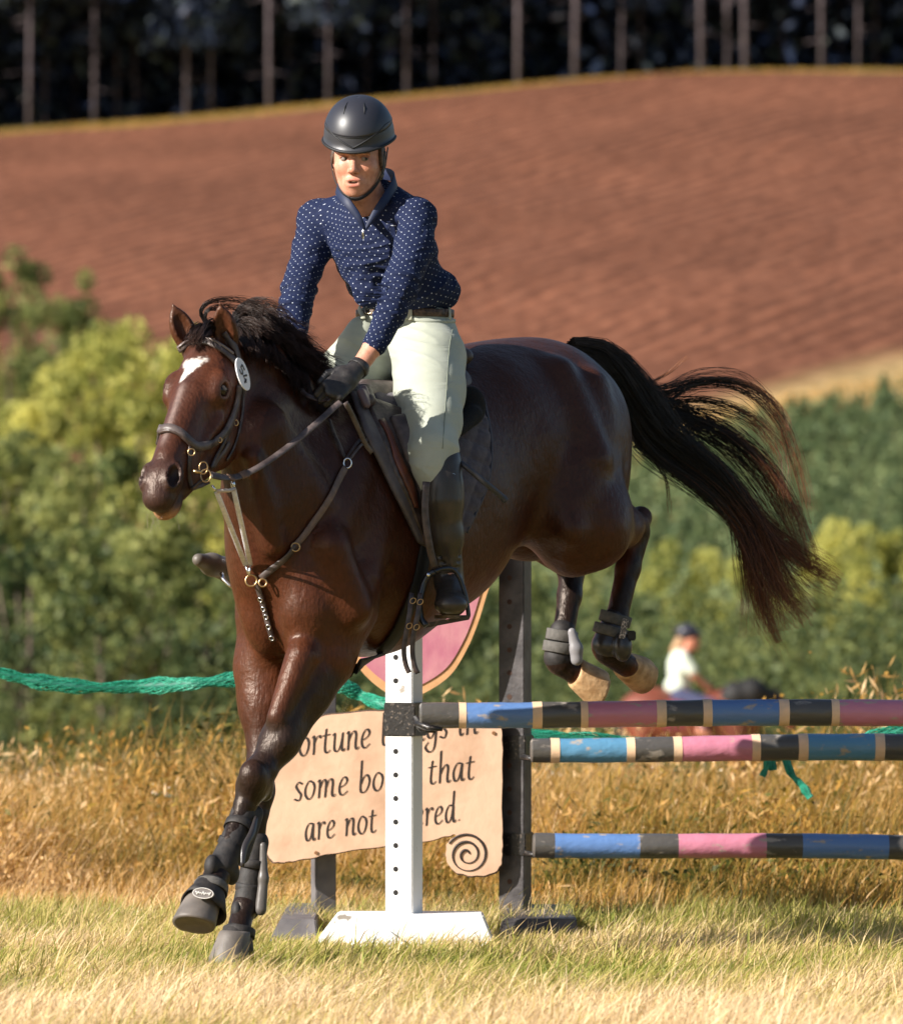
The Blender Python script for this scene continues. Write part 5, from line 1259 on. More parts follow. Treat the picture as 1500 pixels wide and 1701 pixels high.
# eyes and teeth
EW = mat('eye_white', (.24, .18, .155), .6); IR = mat('dark_grey_green_iris', (.020, .018, .013), .3); TE = mat('teeth', (.75, .70, .62), .3)  # eyelid shade put into the darkened colour of the eye whites
for s_ in (1, -1):
    bm = bmesh.new(); bmesh.ops.create_uvsphere(bm, u_segments=16, v_segments=10, radius=.0118)
    for v_ in bm.verts: v_.co += fh(.0295 * s_, -.0005, .0585)
    me = bpy.data.meshes.new('eye'); bm.to_mesh(me); bm.free(); eo = link('eye', me, EW, rider)
    bm = bmesh.new(); bmesh.ops.create_uvsphere(bm, u_segments=14, v_segments=8, radius=.0070)
    for v_ in bm.verts: v_.co += fh(.0295 * s_ + .0030, -.0010, .0630)
    me = bpy.data.meshes.new('iris'); bm.to_mesh(me); bm.free(); link('iris', me, IR, eo)
    m = MB(); m.tube([fh(s_ * .0295 + x_, .0075 - 40 * x_ * x_, .0695 - abs(x_) * .25) for x_ in (-.014, -.007, 0, .007, .014)], [.0010, .0026, .0030, .0026, .0010], 6); m.build('eyelid', mat('upper_eyelid', (.30, .12, .08), .5), rider, True)
m = MB(); m.tube([fh(x_ - .001, -.0662, .0700 - abs(x_) * .25) for x_ in (-.011, -.005, 0, .005, .011)], [.0016, .0024, .0026, .0024, .0016], 6); m.build('teeth', TE, rider, True)
# hair showing under the helmet
HAIR = mat('brown_hair', (.045, .022, .012), .6, (.10, .052, .028), 90, .5, 160)
hr = SDF(); hr.ell(fh(0, .020, -.030), (.0765, .062, .086), FA, .01); hr.ell(fh(.071, .000, .010), (.007, .030, .016), FA, .01); hr.ell(fh(-.071, .004, .008), (.006, .024, .014), FA, .01); hr.ell(fh(0, -.03, -.075), (.055, .05, .045), FA, .02)
hr.ell(fh(0, -.02, .085), (.066, .085, .085), FA, .008, 'sub')
sdf_obj('hair', hr, .005, HAIR, rider, 2)
# ---- helmet: domed shell with a flared lower rim
helm = thing('riding_helmet', '', '', (0, 0, 0)); bpy.data.objects.remove(helm)
HELM = mat('satin_black_helmet_shell', (.028, .028, .034), .42, (.040, .040, .046), 12, .2, 60, spec=.5)
HELM2 = mat('gloss_black_helmet_panel', (.024, .024, .032), .43, spec=.6)
RIMM = mat('matt_black_trim', (.010, .010, .012), .6)
HC = fh(.002, .066, -.020); TL = math.radians(15)
DUp = (HUp * math.cos(TL) + HFw * math.sin(TL)).normalized(); DFw = (HFw * math.cos(TL) - HUp * math.sin(TL)).normalized()
def dome(phi, q, rx=.1020, ry=.118, rz=.122, off=0.0):
    """phi 0 = front, q 0 top .. 1 rim"""
    rimdrop = .50 + .10 * math.cos(phi) * -1 + (.06 if abs(phi) > 1.2 else 0) * smooth_s((abs(phi) - 1.2) / .5)
    th_ = q * (math.pi / 2 + rimdrop * .34)
    s_ = math.copysign(abs(math.sin(th_)) ** .86, math.sin(th_)); c2 = math.cos(th_)
    fl = 1 + .05 * max(0, (q - .86) / .14) ** 2 * (1 + .9 * max(0, math.cos(phi)))
    x = math.sin(phi) * s_ * (rx + off) * fl; z = math.cos(phi) * s_ * (rz + off) * fl; y = c2 * (ry + off) * (1 if c2 > 0 else .75) + (.013 * q ** 4 * math.sin(phi) ** 2) - (.030 * q ** 3 if math.cos(phi) < 0 else 0) * math.cos(phi) ** 2
    return HC + HRt * x + DUp * (y - .004) + DFw * z
def smooth_s(x): x = max(0, min(1, x)); return x * x * (3 - 2 * x)
def dome_mesh(name, mt, parent, q0, q1, np_=72, nq=26, off=0.0, th_=.006, phis=None, qf=None):
    m = MB(); ph_ = [(-math.pi + 2 * math.pi * i / np_) for i in range(np_)]
    for lay in (0, 1):
        for j in range(nq + 1):
            for p_ in ph_:
                qq = (q0(p_) if callable(q0) else q0) + ((q1(p_) if callable(q1) else q1) - (q0(p_) if callable(q0) else q0)) * j / nq
                m.v.append(tuple(dome(p_, qq, off=off - lay * th_)))
    A_ = (nq + 1) * np_
    for j in range(nq):
        for i in range(np_):
            k = (i + 1) % np_; m.f.append((j * np_ + i, j * np_ + k, (j + 1) * np_ + k, (j + 1) * np_ + i)); m.f.append((A_ + j * np_ + k, A_ + j * np_ + i, A_ + (j + 1) * np_ + i, A_ + (j + 1) * np_ + k))
    for i in range(np_):
        k = (i + 1) % np_; m.f.append((nq * np_ + i, nq * np_ + k, A_ + nq * np_ + k, A_ + nq * np_ + i)); m.f.append((k, i, A_ + i, A_ + k))
    return m.build(name, mt, parent, True)
hs_ = dome_mesh('helmet', HELM, rider, .002, 1.0)
# raised top panel bounded by an oval seam, and the V band under it
def qpan(p_): return .66 + .13 * math.cos(p_) - .02 * math.cos(2 * p_)
dome_mesh('top_panel', HELM2, hs_, .002, qpan, off=.0022, th_=.004)
def qv(p_): return .72 + .20 * max(0, 1 - abs(p_) / 1.1) - .06 * abs(math.sin(p_))
m = MB(); m.tube([dome(-2.0 + 4.0 * i / 60, qv(-2.0 + 4.0 * i / 60), off=.0012) for i in range(61)], [.0006 + .0020 * math.sin(math.pi * i / 60) for i in range(61)], 6); m.build('seam', RIMM, hs_, True)
m = MB(); m.tube([dome(-math.pi + 2 * math.pi * i / 72, qpan(-math.pi + 2 * math.pi * i / 72) + .006, off=.0012) for i in range(73)], .0012, 6, False); m.build('seam', RIMM, hs_, True)
for sg_ in (-1, 1):
    m = MB(); m.tube([dome(sg_ * .62, .20, off=.0030), dome(sg_ * .50, .32, off=.0034), dome(sg_ * .42, .43, off=.0030)], [.0008, .0028, .0006], 6); m.build('vent', RIMM, hs_, True)
m = MB(); m.tube([dome(-math.pi + 2 * math.pi * i / 72, 1.0, off=-.001) for i in range(73)], .0042, 8, False); m.build('rim', RIMM, hs_, True)
m = MB()
for sg_, pp in ((1, [fh(.080, .020, -.006), fh(.075, -.035, .006), fh(.062, -.070, .018), fh(.040, -.100, .040), fh(.012, -.117, .052), fh(-.012, -.117, .050)]), (-1, [fh(-.080, .010, -.010), fh(-.074, -.035, .000), fh(-.062, -.070, .014), fh(-.040, -.100, .034), fh(-.012, -.117, .050)])):
    q = [Vector(x_) for x_ in catmull([tuple(p_) for p_ in pp], 5)]; cen = fh(0, -.03, -.01)
    m.strap(q, [(x_ - cen).normalized() for x_ in q], .015 if sg_ > 0 else .011, .003)
m.build('chin_strap', RIMM, hs_, True)
m = MB(); m.strap([fh(.082, .03, -.045), fh(.079, -.02, -.018), fh(.072, -.052, .006)], [HRt] * 3, .012, .003); m.build('rear_strap', RIMM, hs_, True)
m = MB(); m.box(fh(.073, -.052, .012), (.010, .016, .022), Matrix.Rotation(.3, 3, 'Y')); m.build('buckle', mat('tortoise_buckle', (.16, .13, .08), .35, (.03, .03, .03), 90), hs_, True, .002)
# ---- shirt
s = SDF()
s.ell(P(627, 392, 17.77), (.160, .145, .115), [SA, UP, FWD], .05)
s.ell(P(648, 432, 17.81), (.152, .13, .118), [(SA + UP * -.12).normalized(), UP, FWD], .05)
s.ell(P(671, 480, 17.86), (.160, .085, .130), [SA, UP, FWD], .04)
s.ell(P(612, 486, 17.74), (.045, .030, .04), None, .05)
s.ell(P(738, 486, 17.84), (.045, .036, .05), None, .03)
s.chain([(NB + UP * .01, .062), (P(618, 352, 17.75), .085)], .04)
s.cone(P(640, 348, 17.72), LSh, .062, .056, .05); s.cone(P(592, 352, 17.79), RSh, .060, .056, .05)
s.chain([(LSh, .053), (P(688, 412, 17.55), .056), (P(668, 468, 17.47), .048), (LEl, .046)], .02)
s.chain([(LEl, .046), (P(648, 520, 17.43), .043), (LCf, .034)], .012)
s.chain([(RSh, .058), (P(517, 415, 17.82), .053), (REl, .048)], .02); s.chain([(REl, .047), (P(489, 515, 17.68), .047), (RCf, .037)], .012)
# sleeve folds at the elbows and waist blousing
for u, v, Y, du, dv in ((650, 476, 17.41, 22, 8), (646, 488, 17.41, 22, 6), (640, 500, 17.40, 22, 6)):
    s.cone(P(u - du, v - dv * .5, Y), P(u + du, v + dv * .5, Y), .005, .005, .014)

for (a1, b1, r1) in (((560, 400, 17.64), (590, 445, 17.66), .009), ((648, 400, 17.60), (662, 372, 17.60), .008), ((610, 455, 17.68), (680, 440, 17.70), .008), ((560, 345, 17.72), (552, 400, 17.70), .008), ((630, 470, 17.70), (690, 455, 17.72), .008)):
    s.cone(P(*a1), P(*b1), r1, r1 * .6, .022, 'sub')
# open neck
s.cone(P(612, 305, 17.60), P(604, 372, 17.62), .036, .004, .006, 'sub'); s.cone(P(612, 325, 17.68), P(606, 362, 17.62), .035, .010, .006, 'sub')
s.ell(P(610, 292, 17.68), (.06, .055, .055), None, .01, 'sub')
s.ell(P(672, 545, 17.90), (.25, .065, .25), [SA, (UP + SA * .05).normalized(), FWD], .004, 'sub')
SV, SF = s.mesh(.0038, 3)
limbs = [(P(618, 345, 17.76), P(672, 505, 17.9), .14, (1, 0)), (LSh, LEl, .055, (0, 1)), (LEl, LCf, .042, (0, 1)), (RSh, REl, .052, (0, 2)), (REl, RCf, .045, (0, 2))]
best = np.full(len(SV), 1e9); UV = np.zeros((len(SV), 2)); off = 0
for a1, b1, r1, _ in limbs:
    A1 = np.array(a1); B1 = np.array(b1); d1 = B1 - A1; L1 = np.linalg.norm(d1); d1 = d1 / L1; q = SV - A1; t1 = q @ d1; rad = q - t1[:, None] * d1
    tc_ = np.clip(t1, 0, L1); dist = np.linalg.norm(q - tc_[:, None] * d1, axis=1) - r1
    e1 = np.cross(d1, [0, 1, 0]); e1 /= np.linalg.norm(e1); e2 = np.cross(d1, e1)
    ang = np.arctan2(rad @ e1, -(rad @ e2) * (1 if (e2[1] > 0) else -1))
    m_ = dist < best; best[m_] = dist[m_]; UV[m_, 0] = ang[m_] * r1 * 1.0; UV[m_, 1] = t1[m_]
uvc = np.stack([UV[:, 0], UV[:, 1], np.zeros(len(SV))], 1)
SH, t, bs = newmat('navy_shirt_with_white_pin_dots'); bs.inputs['Roughness'].default_value = .82; bs.inputs['Specular IOR Level'].default_value = .25; bs.inputs['Sheen Weight'].default_value = .04; bs.inputs['Sheen Roughness'].default_value = .4; bs.inputs['Sheen Tint'].default_value = (.25, .4, .9, 1)
def dot_nodes(t, bs, base, dotc, attr='puv', sc=62.0, rad=.088):
    at_ = N(t, 'ShaderNodeAttribute', attribute_name=attr); mp = N(t, 'ShaderNodeMapping'); mp.inputs['Rotation'].default_value = (0, 0, math.radians(45)); mp.inputs['Scale'].default_value = (sc, sc, sc)
    t.links.new(at_.outputs['Vector'], mp.inputs[0]); vo = N(t, 'ShaderNodeTexVoronoi', voronoi_dimensions='2D'); vo.inputs['Scale'].default_value = 1; vo.inputs['Randomness'].default_value = .06; t.links.new(mp.outputs[0], vo.inputs['Vector'])
    lt = N(t, 'ShaderNodeMapRange'); lt.inputs['From Min'].default_value = rad * .8; lt.inputs['From Max'].default_value = rad * 1.15; lt.inputs['To Min'].default_value = 1; lt.inputs['To Max'].default_value = 0; t.links.new(vo.outputs['Distance'], lt.inputs[0])
    mx = N(t, 'ShaderNodeMix', data_type='RGBA'); t.links.new(lt.outputs[0], mx.inputs[0]); mx.inputs[6].default_value = (*base, 1); mx.inputs[7].default_value = (*dotc, 1); t.links.new(mx.outputs[2], bs.inputs['Base Color'])
dot_nodes(t, bs, (.006, .012, .045), (.50, .53, .62))
tc_ = N(t, 'ShaderNodeTexCoord'); nz = N(t, 'ShaderNodeTexNoise'); nz.inputs['Scale'].default_value = 9; nz.inputs['Detail'].default_value = 3; nz.inputs['Distortion'].default_value = 1.2; mp = N(t, 'ShaderNodeMapping'); mp.inputs['Scale'].default_value = (1, 1, 2.2); mp.inputs['Rotation'].default_value = (0, .5, 0)
t.links.new(tc_.outputs['Object'], mp.inputs[0]); t.links.new(mp.outputs[0], nz.inputs[0]); bp = N(t, 'ShaderNodeBump'); bp.inputs['Strength'].default_value = .9; bp.inputs['Distance'].default_value = .016; t.links.new(nz.outputs['Fac'], bp.inputs['Height']); t.links.new(bp.outputs[0], bs.inputs['Normal'])
def mesh_normals(V, F):
    n_ = np.cross(V[F[:, 2]] - V[F[:, 0]], V[F[:, 3]] - V[F[:, 1]]); o_ = np.zeros_like(V)
    for k in range(4):
        for i in range(3): o_[:, i] += np.bincount(F[:, k], weights=n_[:, i], minlength=len(V))
    return o_ / (np.linalg.norm(o_, axis=1)[:, None] + 1e-12)
def ridged(x, y, seed):
    r_ = 1 - np.abs(2 * vnoise(x, y, seed) - 1); return r_ ** 3
def rum(V): u_, v_ = PIX(V); return u_, v_
_u, _v = rum(SV); arm = (best < 9) & (UV[:, 1] > -1)
elb = np.exp(-((_v - 485) / 45.0) ** 2); waist = np.exp(-((_v - 478) / 40.0) ** 2)
fold = (ridged(UV[:, 0] * 9 + UV[:, 1] * 7, UV[:, 1] * 26, 3) - .28) * (.0035 + .0045 * np.maximum(elb, waist)) + (ridged(UV[:, 0] * 16 - UV[:, 1] * 12, UV[:, 1] * 44, 8) - .28) * .0018
SV = SV + mesh_normals(SV, SF) * fold[:, None]
shirt = np_mesh('shirt', SV, SF, SH, rider, True, uvc, 'puv')
# collar, stand and zip
COL, t, bs = newmat('navy_collar_cloth'); bs.inputs['Roughness'].default_value = .6; bs.inputs['Base Color'].default_value = (.008, .015, .05, 1)
cp = [P(606, 381, 17.585), P(594, 358, 17.58), P(574, 332, 17.60), P(561, 312, 17.68), P(572, 298, 17.80), P(612, 288, 17.84), P(648, 290, 17.78), P(656, 302, 17.68), P(640, 330, 17.60), P(622, 356, 17.58), P(607, 381, 17.585)]
q = [Vector(x_) for x_ in catmull([tuple(p_) for p_ in cp], 6)]; cen = P(610, 330, 17.74)
nn = [(Vector((x_.x - cen.x, x_.y - cen.y, .012))).normalized() for x_ in q]; L_ = len(q)
m = MB(); m.strap(q, nn, [.006 + .032 * math.sin(math.pi * min(1, max(0, i / (L_ - 1)))) ** .7 for i in range(L_)], .005); m.build('collar', COL, shirt, True)
m = MB(); m.tube([P(604, 378, 17.592), P(603, 396, 17.60)], [.003, .0045], 8); m.build('zip_pull', mat('bright_zip_metal', (.8, .78, .75), .25, metal=1), shirt, True)
# ---- breeches
p = SDF()
p.ell(P(676, 560, 17.92), (.168, .118, .128), [SA, UP, FWD], .05)
p.ell(P(671, 522, 17.90), (.150, .05, .112), [SA, UP, FWD], .03)
p.chain([(P(712, 598, 17.80), .112), (P(714, 650, 17.70), .097), (P(718, 700, 17.61), .080), (P(720, 748, 17.52), .064), (P(718, 775, 17.50), .056)], .04)
p.cone(P(718, 775, 17.50), P(735, 840, 17.50), .054, .045, .02)
p.chain([(P(640, 590, 17.96), .105), (P(590, 615, 17.86), .092), (P(548, 660, 17.78), .078), (P(530, 705, 17.74), .060)], .04); p.cone(P(530, 705, 17.74), P(495, 800, 17.88), .055, .045, .03)
p.ell(P(600, 560, 17.82), (.05, .05, .06), None, .05)
p.cone(P(612, 672, 17.70), P(676, 712, 17.66), .028, .024, .03)
for (a1, b1, r1) in ():
    p.cone(P(*a1), P(*b1), r1, r1 * .5, .016, 'sub')
PV, PF = p.mesh(.0045, 3)
def foldmat(m, sc=(1, 1, 3.5), scale=7, dist=.012, strg=.8, rot=(0, .35, 0)):
    t = m.node_tree; bs = t.nodes['Principled BSDF']; tc_ = N(t, 'ShaderNodeTexCoord'); mp = N(t, 'ShaderNodeMapping'); mp.inputs['Scale'].default_value = sc; mp.inputs['Rotation'].default_value = rot
    nz = N(t, 'ShaderNodeTexNoise'); nz.inputs['Scale'].default_value = scale; nz.inputs['Detail'].default_value = 2; nz.inputs['Distortion'].default_value = .8
    t.links.new(tc_.outputs['Object'], mp.inputs[0]); t.links.new(mp.outputs[0], nz.inputs[0]); bp = N(t, 'ShaderNodeBump'); bp.inputs['Strength'].default_value = strg; bp.inputs['Distance'].default_value = dist
    t.links.new(nz.outputs['Fac'], bp.inputs['Height']); old = bs.inputs['Normal'].links
    if old: t.links.new(old[0].from_socket, bp.inputs['Normal'])
    t.links.new(bp.outputs[0], bs.inputs['Normal'])
BRE = mat('sage_green_breeches', (.43, .45, .37), .72, (.39, .41, .335), 12, .25, 600, sheen=.15)
foldmat(BRE, dist=.006)
_u, _v = rum(PV); hip = np.exp(-((_v - 560) / 45.0) ** 2) + np.exp(-((_v - 760) / 30.0) ** 2) + .8 * np.exp(-((_u - 650) / 30.0) ** 2)
fold = (ridged(PV[:, 0] * 9 + PV[:, 2] * 5, PV[:, 2] * 30 + PV[:, 0] * 9, 4) - .28) * .0040 * np.clip(hip, .15, 1)
PV = PV + mesh_normals(PV, PF) * fold[:, None]
br = np_mesh('breeches', PV, PF, BRE, rider, True)
BB = BVHTree.FromPolygons([tuple(x) for x in PV], [tuple(int(i) for i in f) for f in PF])
def on(bvh, pix, off, per=6):
    pts = []; nr_ = []
    for q in catmull(pix, per):
        o, d = RAY(q[0], q[1]); h_, n_, i_, ds = bvh.ray_cast(o, d)
        if h_ is not None: pts.append(h_ + n_ * off); nr_.append(n_)
    return smooth_path(pts, nr_)
def ringpath(c_, ru, rf, tilt, bvh, off, n_=60):
    pts = []; nr_ = []
    for i in range(n_ + 1):
        a = 2 * math.pi * i / n_; q = c_ + SA * (math.cos(a) * ru) + FWD * (math.sin(a) * rf) + UP * (tilt * math.cos(a)); h_, n2, i_, ds = bvh.find_nearest(q); n2 = Vector((n2.x, n2.y, 0)).normalized(); pts.append(h_ + n2 * off); nr_.append(n2)
    return smooth_path(pts, nr_, 4)
BELT = mat('dark_braided_leather_belt', (.035, .018, .012), .5, (.13, .08, .055), 70, 1.5, 120, detail=2)
pts, nr_ = ringpath(P(671, 517, 17.9), .175, .135, -.002, BB, .006); m = MB(); m.strap(pts, nr_, .024, .005); m.build('belt', BELT, rider, True)
pts, nr_ = ringpath(P(671, 530, 17.9), .175, .135, -.002, BB, .004); m = MB(); m.strap(pts, nr_, .010, .004); m.build('waistband', BRE, br, True)
LOOP = mat('pale_belt_loop', (.46, .45, .35), .7)
for u in (602, 682, 742):
    q, n_ = on(BB, [(u, 508), (u, 520), (u + 1, 533)], .011, 3)
    if len(q) > 1: m = MB(); m.strap(q, n_, .014 if u < 700 else .010, .003); m.build('belt_loop', LOOP, br, True)
GOLD = mat('gold_buckle_metal', (.75, .55, .36), .28, metal=1.0)
q, n_ = on(BB, [(614, 518), (618, 518), (622, 519)], .012, 2)
m = MB(); m.ring(q[len(q) // 2], n_[len(q) // 2], .016, .0022, 24, 6, up=Vector((1, 0, 0))); m.build('belt_buckle', GOLD, rider, True)
m = MB(); q, n_ = on(BB, [(583, 512), (590, 516), (597, 519)], .010, 3); m.strap(q, n_, .024, .012); m.build('belt_tip', BELT, rider, True)
q, n_ = on(BB, [(752, 545), (746, 580), (742, 640), (738, 700), (735, 745)], .0008, 8); m = MB(); m.tube(q, .0012, 5); m.build('side_seam', mat('grey_green_seam', (.20, .22, .17), .8), br, True)
# ---- boots
BOOT = mat('black_brown_riding_boot', (.030, .024, .020), .34, (.050, .040, .033), 14, .35, 60, spec=.5)
bt = SDF(); bt.chain([(P(731, 772, 17.50), .050), (P(735, 830, 17.50), .057), (P(741, 890, 17.52), .047), (P(743, 938, 17.55), .038), (P(746, 968, 17.57), .038)], .03)
bt.cone(P(742, 762, 17.52), P(738, 800, 17.50), .040, .050, .03)
bt.cone(P(746, 968, 17.56), P(749, 1000, 17.47), .037, .044, .03); bt.ell(P(749, 1004, 17.42), (.048, .05, .031), None, .03); bt.cone(P(748, 985, 17.62), P(749, 1006, 17.60), .034, .036, .02)
bt.ell(P(695, 752, 17.45), (.075, .09, .055), [Vector((.8, 0, .6)), Vector((0, 1, 0)), Vector((-.6, 0, .8))], .006, 'sub')
for v in (925, 935, 945, 955): bt.cone(P(722, v, 17.50), P(762, v - 3, 17.52), .003, .002, .010, 'sub')
LBV, LBF = bt.mesh(.004, 2); lb = np_mesh('riding_boot', LBV, LBF, BOOT, rider, True)
m = MB(); q = [Vector(x_) for x_ in [P(749 + 27 * math.cos(a) , 1022, 17.43 + .10 + .12 * -math.sin(a)) for a in [i * 2 * math.pi / 28 for i in range(28)]]]
m.add([tuple(x_) for x_ in q] + [tuple(x_ + Vector((0, 0, -.010))) for x_ in q], [tuple(range(28)), tuple(range(55, 27, -1))] + [(i, 28 + i, 28 + (i + 1) % 28, (i + 1) % 28) for i in range(28)]); m.build('boot_sole', mat('dark_gold_sole_edge', (.10, .065, .03), .6), lb, False)
m = MB(); m.ring(P(753, 790, 17.455), Vector((.5, -.85, 0)), .006, .0015, 16, 5); m.build('boot_badge', mat('blue_grey_badge', (.35, .40, .5), .3, metal=.8), lb, True)
b2 = SDF(); b2.chain([(P(495, 800, 17.88), .050), (P(455, 880, 17.99), .045), (P(424, 935, 18.06), .038)], .03); b2.chain([(P(424, 948, 18.06), .040), (P(385, 948, 17.95), .038), (P(352, 938, 17.86), .031), (P(330, 930, 17.80), .019)], .02)
np_mesh('riding_boot', *b2.mesh(.0045, 2), mat('grey_brown_off_boot', (.10, .085, .070), .5, (.16, .135, .11), 20, .4, 60), rider, True)  # off boot a lighter grey-brown than the near one
# ---- gloves
GLV = mat('black_leather_glove', (.016, .014, .014), .45, (.035, .030, .028), 60, .6, 200)
for nm_, H_, wr, kn, cf in (('glove', HANDL, LWr, LK, LCf), ('glove', HANDR, RWr, RK, RCf)):
    g = SDF(); hand(1, *H_, g, .0022); g.cone(wr.lerp(cf, .12), wr.lerp(kn, .2), .029, .027, .008)
    V, F = g.mesh(.003, 2); go = np_mesh(nm_, V, F, GLV, rider, True)
    ax_ = (kn - wr).normalized(); m = MB(); c0 = wr.lerp(cf, .05)
    m.strap([c0 + (ax_.orthogonal().normalized() * math.cos(a) + ax_.cross(ax_.orthogonal().normalized()) * math.sin(a)) * .0305 for a in [i * .35 for i in range(19)]], [(ax_.orthogonal().normalized() * math.cos(a) + ax_.cross(ax_.orthogonal().normalized()) * math.sin(a)) for a in [i * .35 for i in range(19)]], .020, .003); m.build('glove_cuff', GLV, go, True)
# ================================================================== TACK
LEA = mat('dark_brown_bridle_leather', (.028, .017, .014), .38, (.085, .058, .050), 45, .5, 120)
LEAG = mat('grey_brown_worn_leather', (.050, .036, .033), .45, (.12, .092, .085), 30, .6, 90)
LEAR = mat('red_brown_leather', (.14, .040, .020), .4, (.07, .022, .014), 30, .4, 90)
BRASS = mat('brass_fittings', (.55, .36, .18), .35, metal=1.0); STEEL = mat('steel_fittings', (.75, .75, .78), .22, metal=1.0)
def put_ring(m, u, v, R, r, off=.012, squash=1.0, Y=None, nrm=(0, -1, .1)):
    p_ = P(u, v, Y) if Y else surf(u, v, off)[0]
    if p_ is None: p_ = P(u, v, 17.2)
    m.ring(p_, Vector(nrm), R, r, 22, 6, squash, up=Vector((0, 0, 1)))
# ---- saddle pad, flaps: shells that follow the horse
def patch(left, right, ns, nt_, off, th_, name, mt, parent, quilt=0.0, roll=None):
    Lc = catmull(left, 8); Rc = catmull(right, 8)
    def samp(Cv, t_): k = t_ * (len(Cv) - 1); i = min(int(k), len(Cv) - 2); return Cv[i] * (1 - (k - i)) + Cv[i + 1] * (k - i)
    G_ = {}; last = None
    for j in range(nt_ + 1):
        a, b_ = samp(Lc, j / nt_), samp(Rc, j / nt_)
        for i in range(ns + 1):
            q = a + (b_ - a) * (i / ns); p_, n_ = surf(q[0], q[1])
            if p_ is None:
                p_, n_, ix, dd = BVH.find_nearest(P(q[0], q[1], last.y if last is not None else 17.6))
            last = p_; G_[i, j] = (p_, n_, q)
    for it in range(3):
        H_ = dict(G_)
        for (i, j), (p_, n_, q) in G_.items():
            nb = [G_[k] for k in ((i - 1, j), (i + 1, j), (i, j - 1), (i, j + 1)) if k in G_]
            if len(nb) == 4:
                pm = sum((x[0] for x in nb), Vector()) / 4; nm_ = sum((x[1] for x in nb), Vector()).normalized(); H_[i, j] = (p_ * .4 + pm * .6, nm_, q)
        G_ = H_
    m = MB(); W_ = ns + 1
    for lay in (0, 1):
        for j in range(nt_ + 1):
            for i in range(ns + 1):
                p_, n_, q = G_[i, j]; o_ = off
                if lay == 0:
                    if quilt: a1, a2 = (q[0] * .9 + q[1] * .35) / quilt, (q[0] * -.35 + q[1] * .9) / quilt; o_ += .009 * (abs(math.sin(a1 * math.pi)) ** .4 * abs(math.sin(a2 * math.pi)) ** .4)
                    if roll: o_ += roll(i / ns, j / nt_)
                    e = min(i, ns - i, j * 1.0, nt_ - j); o_ -= th_ * .4 * (e < 1)
                else: o_ -= th_
                m.v.append(tuple(p_ + n_ * o_))
    A_ = W_ * (nt_ + 1)
    for j in range(nt_):
        for i in range(ns):
            q4 = (j * W_ + i, j * W_ + i + 1, (j + 1) * W_ + i + 1, (j + 1) * W_ + i); m.f.append(q4); m.f.append(tuple(A_ + x for x in q4[::-1]))
    rim = [(0, i) for i in range(ns)] + [(j, ns) for j in range(nt_)] + [(nt_, i) for i in range(ns, 0, -1)] + [(j, 0) for j in range(nt_, 0, -1)]
    for k in range(len(rim)):
        (j0, i0), (j1, i1) = rim[k], rim[(k + 1) % len(rim)]; a_, b_ = j0 * W_ + i0, j1 * W_ + i1; m.f.append((a_, A_ + a_, A_ + b_, b_))
    return m.build(name, mt, parent, True)
pad = thing('saddle_pad', 'quilted grey-violet saddle pad showing behind the rider boot', 'saddle pad', tuple(P(700, 700, 17.6)))
PADM = mat('grey_violet_quilted_cotton', (.050, .040, .052), .85, (.075, .062, .078), 60, .5, 400, sheen=.2)
patch([(612, 650), (640, 720), (672, 800), (700, 880)], [(798, 668), (810, 738), (803, 805), (768, 884)], 62, 62, .012, .010, 'quilted_panel', PADM, pad, quilt=26)
q, n_ = surf_path([(798, 668), (810, 738), (803, 805), (768, 884)], .016, 10); m = MB(); m.strap(q, n_, .009, .006); m.build('binding', mat('pad_binding', (.05, .045, .06), .7), pad, True)
FUZ = mat('black_sheepskin', (.006, .0055, .006), .95, bump=1.0, bscale=300)
hp = SDF(); hp.cone(P(650, 660, 17.75), P(770, 672, 17.95), .030, .040, .03); hp.ell(P(782, 675, 17.84), (.045, .03, .06), None, .03); hp.cone(P(785, 690, 17.80), P(762, 715, 17.72), .030, .018, .02)
sdf_obj('sheepskin', hp, .006, FUZ, pad, 1)
sad = thing('saddle', 'dark brown jumping saddle under the rider with grey flap edge', 'saddle', tuple(P(690, 660, 17.7)))
st_ = SDF(); st_.cone(P(608, 655, 17.70), P(700, 668, 17.86), .045, .06, .05); st_.cone(P(700, 662, 17.86), P(752, 640, 18.0), .06, .06, .05); st_.ell(P(762, 592, 18.05), (.05, .03, .03), [LD, UP, HD], .03)
st_.cone(P(606, 645, 17.68), P(612, 665, 17.58), .020, .022, .02)
sdf_obj('seat', st_, .006, LEAG, sad, 2)
sk_ = SDF(); sk_.cone(P(600, 652, 17.56), P(609, 672, 17.55), .013, .012, .01); sk_.cone(P(604, 646, 17.58), P(612, 664, 17.57), .012, .011, .01); sdf_obj('pommel', sk_, .004, mat('highlight_toned_pommel_leather', (.16, .11, .115), .4), sad, 1)  # leather highlight put into the greyish pommel colour
FLAPE = mat('grey_flap_edge', (.085, .070, .070), .6, (.12, .10, .10), 30, .3, 90)
patch([(578, 660), (606, 738), (648, 825), (686, 900)], [(604, 662), (632, 738), (668, 820), (700, 908)], 8, 40, .030, .014, 'flap_edge', FLAPE, sad)
patch([(598, 668), (622, 735), (658, 820), (694, 902)], [(690, 700), (712, 760), (726, 830), (714, 900)], 30, 40, .036, .012, 'flap', LEA, sad)
patch([(618, 712), (638, 760), (660, 815), (672, 845)], [(628, 708), (650, 758), (672, 812), (680, 845)], 4, 26, .044, .008, 'welt', LEAR, sad)
patch([(638, 706), (655, 755), (678, 815), (694, 880)], [(676, 706), (694, 752), (703, 815), (706, 880)], 16, 34, .046, .012, 'knee_block', LEAG, sad, roll=lambda s_, t_: .028 * math.sin(math.pi * s_) ** .8 * max(0, math.sin(math.pi * min(1, t_ * .9 + .12))) ** .7)
